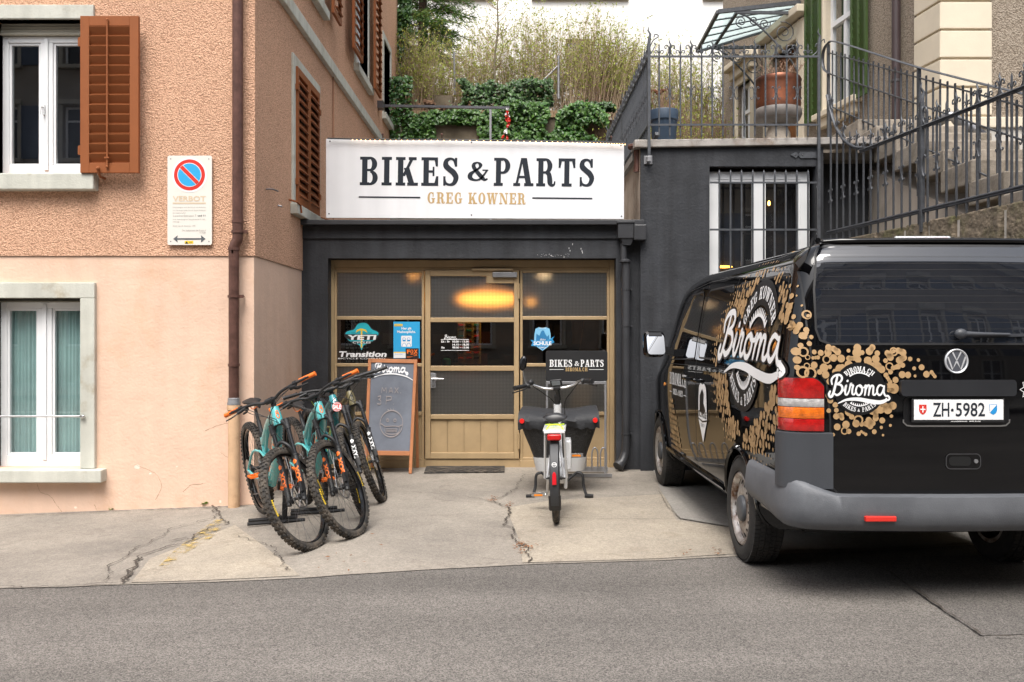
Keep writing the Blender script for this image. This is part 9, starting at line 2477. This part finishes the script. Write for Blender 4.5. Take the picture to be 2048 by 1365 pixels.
# white house far behind
wh = thing('white_house', 'large white rendered house rising behind the shrubs', 'house', (2, 27, 6))
wm = mat('white_house_render', (.80, .79, .75), .9, var=.02, vs=1)
hl = [(PX(1131, 27), PX(1181, 27), PZ(150, 27), PZ(78, 27)), (PX(1070, 27), PX(1250, 27), PZ(-4, 27), 13.4), (PX(1412, 27), PX(1443, 27), PZ(-4, 27), 13.4), (PX(870, 27), PX(980, 27), PZ(-4, 27), 13.4)]
mb = MB(); wall_holes(mb, -9, PX(1446, 27), 5, 17, hl, 27, .25); mb.quad((PX(1446, 27), 27, 5), (PX(1446, 27), 38, 5), (PX(1446, 27), 38, 17), (PX(1446, 27), 27, 17)); mb.build('wall', wm, wh)
for i, h in enumerate(hl):
 mb = MB(); a, b, z0, z1 = h; t = .08
 mb.box(a, a + t, 27.12, 27.2, z0, z1); mb.box(b - t, b, 27.12, 27.2, z0, z1); mb.box((a + b) / 2 - .04, (a + b) / 2 + .04, 27.12, 27.2, z0, z1); mb.box(a + t, b - t, 27.13, 27.19, z0, z0 + t); mb.box(a + t, b - t, 27.13, 27.19, z1 - t, z1); w = mb.build('window', M_['white_frame'] if i else mat('brown_green_shutter', (.13, .12, .05), .7), wh)
 mb = MB(); mb.box(a, b, 27.16, 27.165, z0, z1); mb.build('pane', M_['pane'], w)
 mb = MB(); mb.box(a - .1, b + .1, 26.9, 27.1, z0 - .09, z0 - .003); mb.build('sill', mat('grey_sill', (.30, .28, .22), .8), w)
mb = MB(); mb.box(-9, 6, 27.6, 27.7, 5, 17); mb.build('room_wall', M_['dark'], wh)
mb = MB(); mb.box(-9.5, PX(1446, 27) + .5, 26.5, 38.5, 17.0, 17.3); mb.build('roof', mat('dark_roof_tiles', (.12, .07, .05), .8), wh)
g2 = thing('grey_house', 'pale grey house with light corner trim glimpsed above the glass canopy', 'house', (8, 29, 6))
mb = MB(); mb.quad((PX(1447, 29), 29, 5), (14, 29, 5), (14, 29, 18), (PX(1447, 29), 29, 18)); mb.build('wall', mat('pale_grey_render', (.42, .42, .38), .9, var=.05), g2)
for a, b in ((1470, 1487), (1512, 1530)):
 mb = MB(); mb.box(PX(a, 29), PX(b, 29), 28.92, 29, 5, 18); mb.build('corner_trim', mat('light_trim', (.62, .61, .56), .8), g2)
# ------------------------------------------------------------------ across the street, mirrored in the van and the panes
ob = thing('apartment_block', 'dark stone apartment block across the street, mirrored in the rear window of the van', 'building', (4, -14, 0))
om = mat('dark_sandstone', (.27, .235, .195), .85, var=.15, vs=1.2, bump=.2)
YO = -14.0; hl = []
for r_ in range(4):
 for c_ in range(-9, 12):
  x = 1.2 + c_ * 2.6; z = 1.1 + r_ * 3.1; hl.append((x - .55, x + .55, z, z + 1.75))
mb = MB(); wall_holes(mb, -24, 34, -.3, 13.2, hl, YO, -.3); mb.quad((-24, YO, -.3), (-24, YO - 10, -.3), (-24, YO - 10, 13.2), (-24, YO, 13.2)); mb.quad((34, YO, -.3), (34, YO - 10, -.3), (34, YO - 10, 13.2), (34, YO, 13.2)); mb.build('wall', om, ob)
mb = MB(); mb.quad((-24.3, YO + .4, 13.15), (34.3, YO + .4, 13.15), (34.3, YO - 2.2, 16.2), (-24.3, YO - 2.2, 16.2)); mb.quad((-24.3, YO + .4, 13.15), (34.3, YO + .4, 13.15), (34.3, YO - 10, 13.15), (-24.3, YO - 10, 13.15)); mb.build('roof', mat('slate_roof', (.06, .06, .065), .7), ob)
mb = MB(); mb.box(-24, 34, YO, YO + .3, 12.85, 13.14); mb.box(-24, 34, YO, YO + .15, 3.6, 3.8); mb.build('cornice', mat('lighter_sandstone', (.28, .25, .2), .8), ob)
fm_ = MB(); t = .07
fm_.box(-.55, -.55 + t, 0, .06, 0, 1.75); fm_.box(.55 - t, .55, 0, .06, 0, 1.75); fm_.box(-.04, .04, 0, .06, 0, 1.75); fm_.box(-.55 + t, .55 - t, .001, .059, 1.25, 1.31); fm_.box(-.55 + t, .55 - t, .001, .059, 0, t); fm_.box(-.55 + t, .55 - t, .001, .059, 1.75 - t, 1.75); fm_ = fm_.mesh('window', M_['white_frame'])
pm_ = MB().box(-.55, .55, .02, .025, 0, 1.75).mesh('pane', M_['blackgloss']); sl_ = MB(); sl_.box(-.72, .72, 0, .18, -.12, 0); sl_.box(-.70, .70, 0, .14, 1.80, 1.95); sl_.box(-.68, -.56, 0, .06, 0, 1.79); sl_.box(.56, .68, 0, .06, 0, 1.79); sl_ = sl_.mesh('surround', mat('window_surround', (.40, .37, .31), .8))
sh_m = MB().box(-.30, .30, 0, .05, 0, 1.75).mesh('shutter', mat('blue_grey_shutter', (.07, .09, .13), .6))
o0 = wloc(ob)
for (a, b, z, _) in hl:
 x = (a + b) / 2; w = link('window', fm_, ob, loc=Vector((x, YO - .22, z)) - o0); link('pane', pm_, w); link('surround', sl_, w, loc=(0, .221, 0))
 if z > 3: link('shutter', sh_m, w, loc=(-.99, .23, 0)); link('shutter', sh_m, w, loc=(.99, .23, 0))
mb = MB(); mb.box(-24, 34, YO - 1.2, YO - 1.1, 0, 13); mb.build('room_wall', M_['dark'], ob)
struct(grid_sheet('pavement', -24, 34, -13.9, -6.5, 40, 8, .11, M_['concrete2']))
